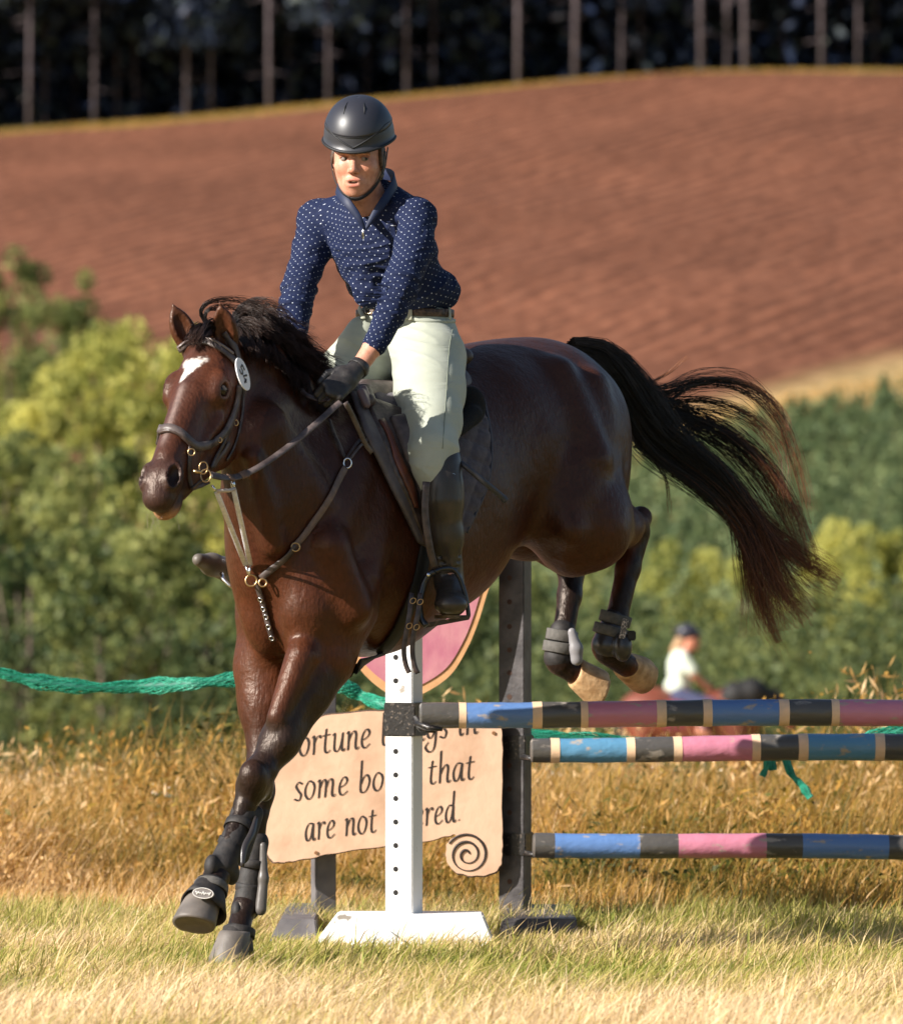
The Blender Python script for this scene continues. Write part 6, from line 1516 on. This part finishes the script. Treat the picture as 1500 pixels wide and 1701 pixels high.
# girth and its billets
GIR = mat('black_elastic_girth', (.010, .009, .009), .7)
gi = thing('girth', 'black girth running under the horse belly with hanging billet ends', 'girth', tuple(P(660, 1050, 17.5)))
q, n_ = surf_path([(712, 880), (702, 920), (694, 960), (680, 1000), (662, 1040), (640, 1072), (612, 1096), (590, 1106)], .008, 6)
if len(q) > 3:
    e_ = q[-1]; q2, n2 = snap_path([e_, e_ + Vector((-.12, .16, -.02)), e_ + Vector((-.26, .34, .05))], .008, 5); q += q2[1:]; n_ += n2[1:]
m = MB(); m.strap(q, n_, .050, .010); m.build('girth_band', GIR, gi, True)
for du, L in ((0, 0), (14, 4)):
    m = MB(); pp = [P(684 + du, 985, 17.40), P(680 + du, 1020, 17.385), P(675 + du * .9, 1050, 17.38), P(671 + du, 1080, 17.38), P(674 + du, 1104, 17.38), P(680 + du, 1118 + L * .3, 17.38)]
    q = [Vector(x_) for x_ in catmull([tuple(x_) for x_ in pp], 5)]; m.strap(q, [Vector((.2, -1, .1)).normalized()] * len(q), .015, .004); m.build('billet', LEA, gi, True)
m = MB()
for (u, v) in ((686, 998), (698, 1000), (680, 1040), (692, 1042)): m.ring(P(u, v, 17.372), Vector((.1, -1, 0)), .009, .0016, 14, 5, .8)
m.build('buckles', BRASS, gi, True)
# stirrups
stp = thing('stirrup', 'black stirrup iron around the near boot, hung on a brown leather', 'stirrup', tuple(P(740, 1020, 17.45)))
m = MB(); q = [P(708, 800, 17.40), P(706, 850, 17.395), P(712, 900, 17.40), P(722, 945, 17.42)]; q = [Vector(x_) for x_ in catmull([tuple(x_) for x_ in q], 6)]; m.strap(q, [Vector((.2, -1, .1)).normalized()] * len(q), .022, .006); m.build('leather', LEA, stp, True)
IRN = mat('black_stirrup_iron', (.012, .012, .015), .32, spec=.6)
yy = 17.425
loop = [(722, 950, yy - .01), (735, 945, yy), (752, 946, yy + .02), (764, 962, yy + .03), (773, 988, yy + .03), (778, 1018, yy + .03), (777, 1026, yy + .03)]
lop2 = [(777, 1026, yy + .03), (755, 1031, yy - .02), (730, 1036, yy - .03), (708, 1040, yy - .03)]
lop3 = [(708, 1040, yy - .03), (699, 1026, yy - .02), (697, 1000, yy - .02), (703, 972, yy - .01), (712, 956, yy - .01), (722, 950, yy - .01)]
m = MB()
for l_, r_ in ((loop, .0065), (lop3, .0095)): m.tube([Vector(x_) for x_ in catmull([tuple(P(*x)) for x in l_], 6)], r_, 8)
m.build('iron', IRN, stp, True)
m = MB(); a_, b_ = P(704, 1040, 17.41), P(778, 1026, 17.45); c_ = (a_ + b_) / 2; dx = (b_ - a_); m.box(c_ + Vector((0, .03, 0)), (dx.length, .055, .013), Matrix.Rotation(-math.atan2(-dx.z, dx.x), 3, 'Y') if False else Matrix.Rotation(-math.atan2(dx.z, dx.x), 3, 'Y')); m.build('tread', mat('worn_gold_brown_tread', (.05, .035, .02), .6, (.25, .16, .07), 60, .8, 80, lo=.55, hi=.7), stp, False, .002)
m = MB(); m.tube([P(711, 955, yy - .025), P(711, 955, yy - .035)], .006, 10); m.build('stud', STEEL, stp, True)
st2 = thing('stirrup', 'steel stirrup hook just visible under the grey-brown boot behind the horse chest', 'stirrup', tuple(P(376, 962, 17.85)))
m = MB(); m.tube([P(368, 952, 17.84), P(371, 962, 17.83), P(380, 972, 17.82), P(390, 978, 17.82)], .006, 8); m.tube([P(386, 905, 17.9), P(384, 925, 17.88), P(389, 940, 17.87)], [.006, .010, .007], 8); m.build('iron', STEEL, st2, True)
# ---- riding crop
cr_ = thing('riding_crop', 'short black crop handle sticking out behind the rider knee', 'riding crop', tuple(P(800, 800, 17.5)))
m = MB(); q = [P(756, 764, 17.56), P(770, 772, 17.50), P(800, 797, 17.50), P(830, 822, 17.54), P(840, 832, 17.55)]; q = [Vector(x_) for x_ in catmull([tuple(x_) for x_ in q], 6)]; m.tube(q, [.0075 + .003 * (i / len(q)) for i in range(len(q))], 10); m.build('handle', mat('dark_grey_crop', (.035, .035, .042), .5), cr_, True)
# ---- bridle
br_ = thing('bridle', 'dark padded leather bridle on the horse head with brass rings', 'bridle', tuple(HP0))
def strapS(name, pix, wdt, th_, mt, parent, off=.003, per=6):
    q, n_ = surf_path(pix, off, per)
    if len(q) < 3: return None
    m = MB(); m.strap(q, n_, wdt, th_); return m.build(name, mt, parent, True)
def roundS(name, pix, r_, mt, parent, off=.003):
    q, n_ = surf_path(pix, off, 6); m = MB(); m.tube(q, r_, 8); return m.build(name, mt, parent, True)
nbp = [(266, 716), (280, 712), (295, 717), (308, 728), (322, 740), (336, 741), (352, 734), (366, 724), (377, 708), (385, 688), (391, 665), (394, 640)]
strapS('noseband', nbp, .024, .012, LEAG, br_, .006, 8)
roundS('noseband_padding', [(u, v + 5) for u, v in nbp[:8]], .0055, LEA, br_, .006)
# far part of the noseband round the off side of the face
q0, n0 = surf(270, 716, .006)
fp, fn = snap_path([q0, hd(.345, -.055, -.03), hd(.35, -.075, -.08)], .006, 6); m = MB(); m.strap(fp, fn, .024, .012); m.build('noseband', LEAG, br_, True)
strapS('browband', [(300, 579), (312, 572), (330, 569), (350, 572), (368, 582), (382, 594), (392, 606)], .022, .009, LEAG, br_, .006, 8)
strapS('browband_trim', [(300, 575), (312, 568), (330, 565), (350, 568), (368, 578), (384, 590)], .005, .010, mat('shiny_taupe_piping', (.20, .16, .15), .3), br_, .010, 8)
strapS('cheekpiece', [(394, 603), (395, 625), (395, 650), (390, 672), (383, 700), (372, 730), (358, 758), (348, 778)], .013, .005, LEA, br_, .006)
strapS('headpiece', [(372, 552), (384, 566), (392, 584), (396, 604)], .018, .006, LEAG, br_, .005)
strapS('throat_lash', [(398, 606), (402, 640), (402, 680), (396, 715), (386, 745), (375, 765)], .010, .004, LEA, br_, .004)
strapS('flash_strap', [(314, 742), (313, 760), (312, 780), (314, 800), (318, 812)], .013, .005, LEA, br_, .005)
strapS('chin_strap', [(378, 735), (370, 750), (358, 765), (352, 775)], .012, .005, LEAG, br_, .006)
m = MB(); put_ring(m, 313, 752, .0095, .0022, .012); put_ring(m, 386, 703, .008, .002, .012, .7); put_ring(m, 360, 730, .007, .002, .014, .7); m.build('buckles', BRASS, br_, True)
m = MB(); put_ring(m, 338, 777, .017, .0022, squash=.7, Y=16.90, nrm=(.2, -1, 0)); put_ring(m, 342, 790, .018, .0022, squash=.8, Y=16.89, nrm=(.1, -1, .2)); m.tube([P(321, 783, 16.88), P(334, 784, 16.885)], .0055, 8); m.build('bit', BRASS, br_, True)
m = MB()
q = [Vector(x_) for x_ in catmull([tuple(P(*x)) for x in [(318, 812, 16.90), (326, 806, 16.90), (335, 797, 16.90)]], 4)]; m.tube(q, .005, 6); m.build('curb_strap', LEA, br_, True)
# number disc 54
nd = thing('number_disc', 'white oval tag printed with 54 on the bridle beside the horse cheek', 'number tag', tuple(P(403, 621, 17.0)))
c0 = P(404, 621, 17.03); ua = Vector((.26, -.05, -.96)).normalized(); nrm = Vector((.93, -.33, .24)); nrm = (nrm - ua * nrm.dot(ua)).normalized(); rt = nrm.cross(ua)
if rt.x < 0: rt = -rt
WT = mat('white_plastic_tag', (.82, .80, .82), .4); m = MB(); n__ = 30
ring_ = [(math.cos(i / n__ * 6.2832) * .044, math.sin(i / n__ * 6.2832) * .048) for i in range(n__)]
m.prism(ring_, c0, rt, ua, -nrm * .003); m.build('disc', WT, nd)
rr5 = (ua * .90 + rt * .44).normalized(); uu5 = (rt * .90 - ua * .44).normalized()
def strokes54(pts2, name):
    m = MB(); q = [c0 + rr5 * x_ + uu5 * y_ + nrm * .0012 for x_, y_ in pts2]; m.strap(q, [nrm] * len(q), .0065, .001); m.build(name, INKM, nd)
strokes54([(-.002, .020), (-.020, .020), (-.020, .003), (-.008, .004), (-.003, -.005), (-.008, -.015), (-.021, -.014)], 'digit')
strokes54([(.014, .020), (.004, -.006), (.025, -.006)], 'digit'); strokes54([(.019, .004), (.019, -.019)], 'digit')
# ---- reins
rn = thing('reins', 'thick dark rein from the bit ring up to the rider gloved hand', 'reins', tuple(P(460, 745, 17.1)))
RL = [(352, 789, 16.90), (372, 793, 16.93), (395, 792, 16.98), (430, 776, 17.02), (475, 745, 17.10), (520, 708, 17.18), (556, 676, 17.255), (566, 668, 17.27)]
m = MB(); q = [Vector(x_) for x_ in catmull([tuple(P(*x)) for x in RL], 6)]; m.strap(q, [Vector((-.1, -.9, .4)).normalized()] * len(q), [.020 if 12 < i else .022 for i in range(len(q))], .006); m.build('rein', LEAG, rn, True)
m = MB()
for i in (8, 13): m.strap(q[i:i + 3], [Vector((-.1, -.9, .4)).normalized()] * 3, .026, .009)
m.build('rein_keeper', mat('brass_brown_keeper', (.14, .08, .05), .5), rn, True)
m = MB(); q = [Vector(x_) for x_ in catmull([tuple(P(*x)) for x in [(574, 668, 17.26), (590, 700, 17.30), (606, 735, 17.34), (618, 752, 17.37)]], 6)]; m.strap(q, [Vector((0, -1, .3)).normalized()] * len(q), .015, .004); m.build('rein_end', LEAG, rn, True)
m = MB(); q = [Vector(x_) for x_ in catmull([tuple(P(*x)) for x in [(548, 664, 17.27), (530, 664, 17.3), (508, 655, 17.33), (500, 645, 17.38), (508, 652, 17.45)]], 6)]; m.strap(q, [Vector((0, -.8, .5)).normalized()] * len(q), .014, .004); m.build('rein', LEA, rn, True)
m = MB(); q = [P(318, 812, 16.9), P(335, 806, 16.95), P(347, 800, 17.0)]; m.strap(q, [Vector((0, -1, 0))] * 3, .013, .004); m.build('rein', LEAG, rn, True)
# ---- breastplate and martingale
bp_ = thing('breastplate', 'brown leather breastplate with elastic and brass rings across the horse chest', 'breastplate', tuple(P(470, 900, 17.2)))
ELA = mat('taupe_elastic', (.14, .095, .075), .7, (.19, .13, .10), 60, .3, 200)
strapS('shoulder_strap', [(572, 778), (560, 800), (546, 828), (528, 856), (508, 884), (487, 908)], .020, .006, ELA, bp_, .007)
strapS('chest_strap', [(489, 905), (472, 925), (455, 942), (436, 958)], .020, .006, LEAG, bp_, .010)
strapS('upper_strap', [(571, 766), (590, 740), (608, 722), (622, 702)], .010, .005, LEA, bp_, .010)
strapS('upper_strap', [(575, 768), (592, 748), (604, 738), (606, 730)], .008, .004, LEAG, bp_, .020)
strapS('wither_strap', [(570, 762), (562, 742), (554, 725), (545, 700)], .011, .005, LEA, bp_, .008)

strapS('breast_strap', [(428, 965), (436, 990), (444, 1020), (450, 1045), (455, 1062)], .018, .007, LEAG, bp_, .009)
m = MB(); put_ring(m, 573, 773, .014, .0028, .014, .8); m.build('ring', STEEL, bp_, True)
for a_ in ((423, 960, .016, .0034, .018), (487, 907, .012, .0026, .014), (441, 963, .011, .003, .020)):
    m = MB(); put_ring(m, *a_); m.build('ring', BRASS, bp_, True)
m = MB()
for u, v in ((436, 992), (441, 1008), (445, 1022), (449, 1038), (453, 1056)):
    c_, n_ = surf(u, v, .014)
    if c_ is not None: m.ring(c_, n_, .007, .002, 12, 5)
m.build('studs', STEEL, bp_, True)['kind'] = 'stuff'
mg = thing('martingale', 'two pale elastic martingale straps running from the bit down to the chest ring', 'martingale', tuple(P(400, 880, 17.0)))
MW = mat('pale_grey_elastic', (.88, .86, .88), .6, (.70, .68, .70), 80, .3, 300)
cring = surf(420, 952, .02)[0] or P(420, 952, 17.2)
for a_ in ((360, 817, 16.93), (388, 812, 16.98)):
    p0 = P(*a_); p1 = cring + Vector((.004 if a_[0] > 370 else -.010, 0, .03)); m = MB(); m.strap([p0.lerp(p1, t_) for t_ in (0, .25, .5, .75, 1)], [Vector((-.1, -1, .1))] * 5, .015, .005); m.build('elastic', MW, mg, True)
    m = MB(); m.tube([p1, cring + Vector((0, -.004, 0))], .004, 6); m.build('clip', STEEL, mg, True)
m = MB(); m.tube([P(360, 816, 16.92), P(368, 815, 16.92), P(380, 815, 16.94), P(390, 812, 16.96)], .0055, 8); m.build('bar', mat('pale_gold_bar', (.55, .45, .38), .4), mg, True)
m = MB(); m.tube([P(352, 806, 16.92), P(358, 815, 16.92)], .004, 6); m.tube([P(385, 795, 16.97), P(387, 803, 16.97), P(388, 812, 16.97)], [.004, .007, .006], 8); m.build('clip', STEEL, mg, True)
m = MB(); q = [Vector(x_) for x_ in catmull([tuple(P(*x)) for x in [(390, 845, 17.3), (384, 870, 17.35), (383, 900, 17.4)]], 5)]; m.strap(q, [Vector((-.3, -1, 0)).normalized()] * len(q), .008, .003); m.build('cord', mat('tan_cord', (.45, .28, .20), .7), mg, True)

# ================================================================== LEG BOOTS
NEO = mat('black_neoprene_boot', (.012, .010, .010), .68, (.028, .023, .021), 50, .5, 120)
SHL = mat('glossy_dark_shell', (.035, .030, .030), .28, spec=.6)
GRS = mat('grey_velcro_strap', (.085, .078, .070), .8, (.12, .11, .10), 80, .5, 300)
def wrap_band(path_a, path_b, r_, w_, mt, name, parent, ang0=0, ang1=6.2832):
    a_, b_ = Vector(path_a), Vector(path_b); ax = (b_ - a_).normalized(); e1 = ax.cross(Vector((0, 1, 0))).normalized(); e2 = ax.cross(e1); m = MB()
    q = [a_ + (e1 * math.cos(t_) + e2 * math.sin(t_)) * r_ for t_ in np.linspace(ang0, ang1, 26)]; nn_ = [(x_ - a_).normalized() for x_ in q]
    m.strap(q, nn_, w_, .004); return m.build(name, mt, parent, True)
tb = thing('tendon_boot', 'black tendon boot on the leading foreleg, held by two straps', 'leg boot', tuple(P(385, 1400, 17.08)))
s_ = SDF(); s_.chain([(P(404, 1352, 17.14), .036), (P(388, 1395, 17.10), .034), (P(368, 1440, 17.05), .039)], .01); s_.cone(P(424, 1352, 17.17), P(398, 1420, 17.11), .024, .030, .015); s_.ell(P(352, 1440, 17.02), (.022, .03, .034), None, .01); s_.ell(P(385, 1450, 17.07), (.022, .03, .036), None, .01)
s_.ell(P(378, 1425, 16.98), (.014, .03, .05), None, .01, 'sub'); s_.cone(P(402, 1330, 17.10), P(402, 1345, 17.10), .03, .01, .01, 'sub')
sdf_obj('shell', s_, .004, NEO, tb, 2)
wrap_band(P(397, 1375, 17.12), P(391, 1390, 17.1), .041, .026, NEO, 'strap', tb); wrap_band(P(386, 1402, 17.10), P(380, 1417, 17.1), .040, .022, NEO, 'strap', tb)
m = MB(); m.strap([Vector(x_) for x_ in catmull([tuple(P(*x)) for x in [(425, 1358, 17.12), (418, 1385, 17.08), (406, 1410, 17.05), (402, 1440, 17.03)]], 5)], [Vector((.4, -1, 0)).normalized()] * 16, [.010 + .012 * math.sin(i / 15 * 3.14) for i in range(16)], .012); m.build('guard', SHL, tb, True)
tb2 = thing('tendon_boot', 'black tendon boot with a grey inner guard on the weight-bearing foreleg', 'leg boot', tuple(P(418, 1470, 17.42)))
s_ = SDF(); s_.chain([(P(426, 1400, 17.43), .036), (P(416, 1460, 17.42), .034), (P(409, 1508, 17.41), .041)], .01); s_.ell(P(394, 1515, 17.38), (.018, .03, .03), None, .01)
sdf_obj('shell', s_, .004, NEO, tb2, 2); wrap_band(P(420, 1435, 17.42), P(418, 1450, 17.42), .039, .024, NEO, 'strap', tb2); wrap_band(P(414, 1475, 17.42), P(412, 1490, 17.42), .038, .022, NEO, 'strap', tb2)
s_ = SDF(); s_.chain([(P(437, 1405, 17.40), .010), (P(438, 1460, 17.39), .014), (P(433, 1512, 17.38), .017)], .01, flat=Vector((0, 1, 0)), ff=.8); sdf_obj('guard', s_, .004, mat('grey_brown_guard_shell', (.10, .088, .080), .4), tb2, 1)
def bell(label, top, bot, r0, r1, logo=None):
    t0 = thing('bell_boot', label, 'leg boot', tuple(bot)); top, bot = Vector(top), Vector(bot); ax = (bot - top).normalized(); e1 = HD - ax * HD.dot(ax); e1.normalize(); e2 = ax.cross(e1); m = MB(); n_ = 32
    prof = [(0, r0 * .88), (.08, r0), (.35, r0 * 1.06), (.7, (r0 + r1) / 2 * 1.04), (1.0, r1), (1.0, r1 * .93), (.5, r0 * .96), (.1, r0 * .80)]
    L = (bot - top).length
    for t_, r_ in prof:
        for k in range(n_):
            a = 2 * math.pi * k / n_; fr_ = max(0, math.cos(a)); m.v.append(tuple(top + ax * L * t_ * (1 - .30 * fr_ * fr_) + (e1 * math.cos(a) * 1.1 + e2 * math.sin(a)) * r_ + e1 * (t_ * .012)))
    k_ = len(prof)
    for i in range(k_):
        for k in range(n_): m.f.append((i * n_ + k, i * n_ + (k + 1) % n_, ((i + 1) % k_) * n_ + (k + 1) % n_, ((i + 1) % k_) * n_ + k))
    m.build('cuff', NEO, t0, True)
    wrap_band(top.lerp(bot, .22), bot, r0 * 1.14, .026, GRS if logo else NEO, 'strap', t0)
    return t0
b1 = bell('black bell boot with an oval badge over the raised front hoof', P(352, 1466, 17.0), P(342, 1520, 16.93), .042, .064, True)
# oval badge with script mark
bc = P(338, 1485, 16.872); bn = Vector((-.15, -1, .25)).normalized(); bx = Vector((1, -.12, -.10)).normalized(); by = bn.cross(bx) * -1
if by.z < 0: by = -by
m = MB(); m.prism([(math.cos(i / 24 * 6.2832) * .031, math.sin(i / 24 * 6.2832) * .016) for i in range(24)], bc, bx, by, bn * .004); m.build('badge', mat('grey_badge', (.16, .14, .13), .5), b1)
m = MB(); pr = bc + bn * .005
m.ring(pr, bn, .029, .0012, 24, 5, .50, up=bx)
m.tube([pr + bx * (-.022 + .044 * i / 30) + by * (.006 * math.sin(i * 1.35) * (.6 + .4 * math.sin(i * .5))) for i in range(31)], .0014, 5); m.build('badge_lettering', mat('silver_lettering', (.75, .72, .68), .35), b1, True)
b2_ = bell('black bell boot on the front hoof that stands in the grass', P(398, 1540, 17.36), P(392, 1588, 17.33), .040, .058)
hb1 = thing('fetlock_boot', 'grey strapped fetlock boot on the folded hind leg nearest the tail', 'leg boot', tuple(P(1010, 1060, 18.46)))
s_ = SDF(); s_.chain([(P(1022, 1030, 18.48), .040), (P(1008, 1072, 18.46), .048)], .01); s_.ell(P(1034, 1075, 18.42), (.030, .03, .045), None, .01); sdf_obj('shell', s_, .005, SHL, hb1, 2)
wrap_band(P(1022, 1028, 18.48), P(1017, 1045, 18.48), .048, .034, GRS, 'strap', hb1); wrap_band(P(1014, 1048, 18.47), P(1010, 1062, 18.47), .052, .032, GRS, 'strap', hb1)
m = MB(); m.box(P(1036, 1045, 18.40), (.018, .012, .062), Matrix.Rotation(.2, 3, 'Y')); m.build('tab', mat('silver_printed_tab', (.10, .09, .09), .5, (.6, .5, .45), 160, lo=.5, hi=.6), hb1, False, .002); m = MB(); m.box(P(1049, 1056, 18.41), (.026, .02, .03)); m.build('strap_end', NEO, hb1, False, .003)
hb2 = thing('fetlock_boot', 'grey strapped fetlock boot with pale inner guard on the folded hind leg nearer the post', 'leg boot', tuple(P(930, 1080, 18.82)))
s_ = SDF(); s_.chain([(P(934, 1050, 18.84), .040), (P(928, 1092, 18.82), .047)], .01); sdf_obj('shell', s_, .005, NEO, hb2, 2)
wrap_band(P(933, 1056, 18.83), P(931, 1068, 18.83), .048, .036, GRS, 'strap', hb2); wrap_band(P(930, 1076, 18.82), P(928, 1088, 18.82), .052, .034, GRS, 'strap', hb2)
s_ = SDF(); s_.chain([(P(950, 1050, 18.78), .013), (P(957, 1078, 18.78), .020), (P(958, 1096, 18.78), .019)], .01, flat=Vector((0, 1, 0)), ff=.8); sdf_obj('guard', s_, .004, mat('pale_grey_guard_shell', (.24, .23, .24), .35), hb2, 1)
# ================================================================== DISTANT HORSE AND RIDER (70 m away, on the valley floor)
FY = 70.0
def Q(u, v, dy=0): return P(u, v, FY + dy)
fh_ = thing('horse', 'distant reddish brown horse with a black mane walking to the right beyond the rails', 'horse', tuple(Vector((P(1160, 1200, FY).x, FY, gz(P(1160, 1200, FY).x, FY)))))
gzf = gz(P(1160, 1200, FY).x, FY)
g = SDF(); E = Vector
AX_ = [E((1, 0, 0)), E((0, 1, 0)), E((0, 0, 1))]
g.ell(Q(1085, 1190), (.42, .30, .34), AX_, .1); g.ell(Q(1150, 1200), (.62, .30, .33), AX_, .1); g.ell(Q(1215, 1192), (.34, .27, .38), AX_, .1)
g.chain([(Q(1225, 1186), .24), (Q(1255, 1176), .18), (Q(1285, 1176), .12)], .08); g.chain([(Q(1286, 1164), .12), (Q(1305, 1190), .085), (Q(1316, 1208), .06)], .05)
for u, dy in ((1070, -.14), (1085, .16), (1222, -.14), (1238, .15)):
    a_ = Q(u, 1215, dy); f_ = Vector((a_.x + .04, a_.y, gzf)); g.chain([(a_, .14), (a_.lerp(f_, .5), .065), (a_.lerp(f_, .88), .05), (f_ + E((.03, 0, .05)), .07)], .05)
g.cone(Q(1282, 1160, -.06), Q(1284, 1150, -.06), .03, .015, .01); g.cone(Q(1282, 1160, .06), Q(1284, 1150, .06), .03, .015, .01)
sdf_obj('body', g, .030, mat('chestnut_bay_coat', (.20, .05, .025), .5, (.13, .035, .02), 3), fh_, 2)
g = SDF(); g.chain([(Q(1196, 1168, -.1), .08), (Q(1222, 1155, -.14), .15), (Q(1250, 1150, -.14), .155), (Q(1282, 1160, -.08), .10)], .05)
DKH = mat('black_mane', (.010, .009, .009), .7); sdf_obj('mane', g, .02, DKH, fh_, 1)
g = SDF(); g.chain([(Q(1050, 1175), .06), (Q(1038, 1210), .10), (Q(1034, 1270), .08)], .04); sdf_obj('tail', g, .025, DKH, fh_, 1)
fs_ = thing('saddle', 'red saddle cloth on the distant horse', 'saddle', tuple(Q(1115, 1175)))
g = SDF(); g.cone(Q(1095, 1166, 0), Q(1150, 1172, 0), .15, .13, .05); g.ell(Q(1122, 1190, -.26), (.26, .05, .18), AX_, .04); sdf_obj('saddle_cloth', g, .022, mat('dusky_red_cloth', (.22, .035, .06), .8), fs_, 1)
fr_ = thing('person', 'distant rider in pale green T-shirt, dark cap-like helmet and navy trousers, seen from the side', 'person', tuple(Q(1130, 1160)))
g = SDF(); g.ell(Q(1148, 1062), (.085, .08, .115), AX_, .03); g.ell(Q(1153, 1074), (.055, .05, .05), AX_, .03); g.cone(Q(1160, 1066), Q(1162, 1070), .014, .012, .01); g.cone(Q(1141, 1078), Q(1135, 1092), .06, .065, .03)
g.ell(Q(1132, 1112), (.12, .16, .22), AX_, .05); g.ell(Q(1128, 1145), (.13, .15, .12), AX_, .05)
for dy in (-.2, .2): g.chain([(Q(1138, 1096, dy), .055), (Q(1152, 1122, dy * 1.05), .045), (Q(1176, 1142, dy * .6), .032), (Q(1182, 1146, dy * .5), .034)], .02); g.chain([(Q(1130, 1155, dy * .6), .09), (Q(1180, 1172, dy * 1.3), .07), (Q(1165, 1215, dy * 1.4), .05), (Q(1176, 1222, dy * 1.4), .04)], .03)
sdf_obj('body', g, .014, mat('sunlit_skin_far', (.60, .24, .15), .5), fr_, 2)
g = SDF(); g.ell(Q(1130, 1110), (.15, .19, .23), AX_, .05); g.ell(Q(1126, 1140), (.155, .18, .12), AX_, .05)
for dy in (-.2, .2): g.cone(Q(1136, 1094, dy), Q(1150, 1114, dy * 1.1), .075, .07, .03)
sdf_obj('t_shirt', g, .016, mat('pale_green_cotton', (.60, .66, .55), .8), fr_, 2)
g = SDF(); g.ell(Q(1126, 1157), (.17, .18, .10), AX_, .04)
for dy in (-.2, .2): g.chain([(Q(1130, 1158, dy * .7), .105), (Q(1182, 1173, dy * 1.35), .085), (Q(1168, 1205, dy * 1.4), .062)], .03)
sdf_obj('trousers', g, .016, mat('navy_trousers', (.045, .05, .11), .8), fr_, 1)
g = SDF(); g.ell(Q(1142, 1050), (.135, .115, .10), AX_, .03); g.ell(Q(1158, 1054), (.08, .09, .02), AX_, .02); g.ell(Q(1142, 1075), (.3, .3, .09), AX_, .01, 'sub'); sdf_obj('riding_helmet', g, .012, mat('dark_navy_helmet', (.03, .03, .045), .4), fr_, 1)
g = SDF(); g.chain([(Q(1131, 1064), .06), (Q(1122, 1078), .05), (Q(1116, 1084), .02)], .02); sdf_obj('hair', g, .012, mat('blonde_hair', (.45, .27, .14), .6), fr_, 1)
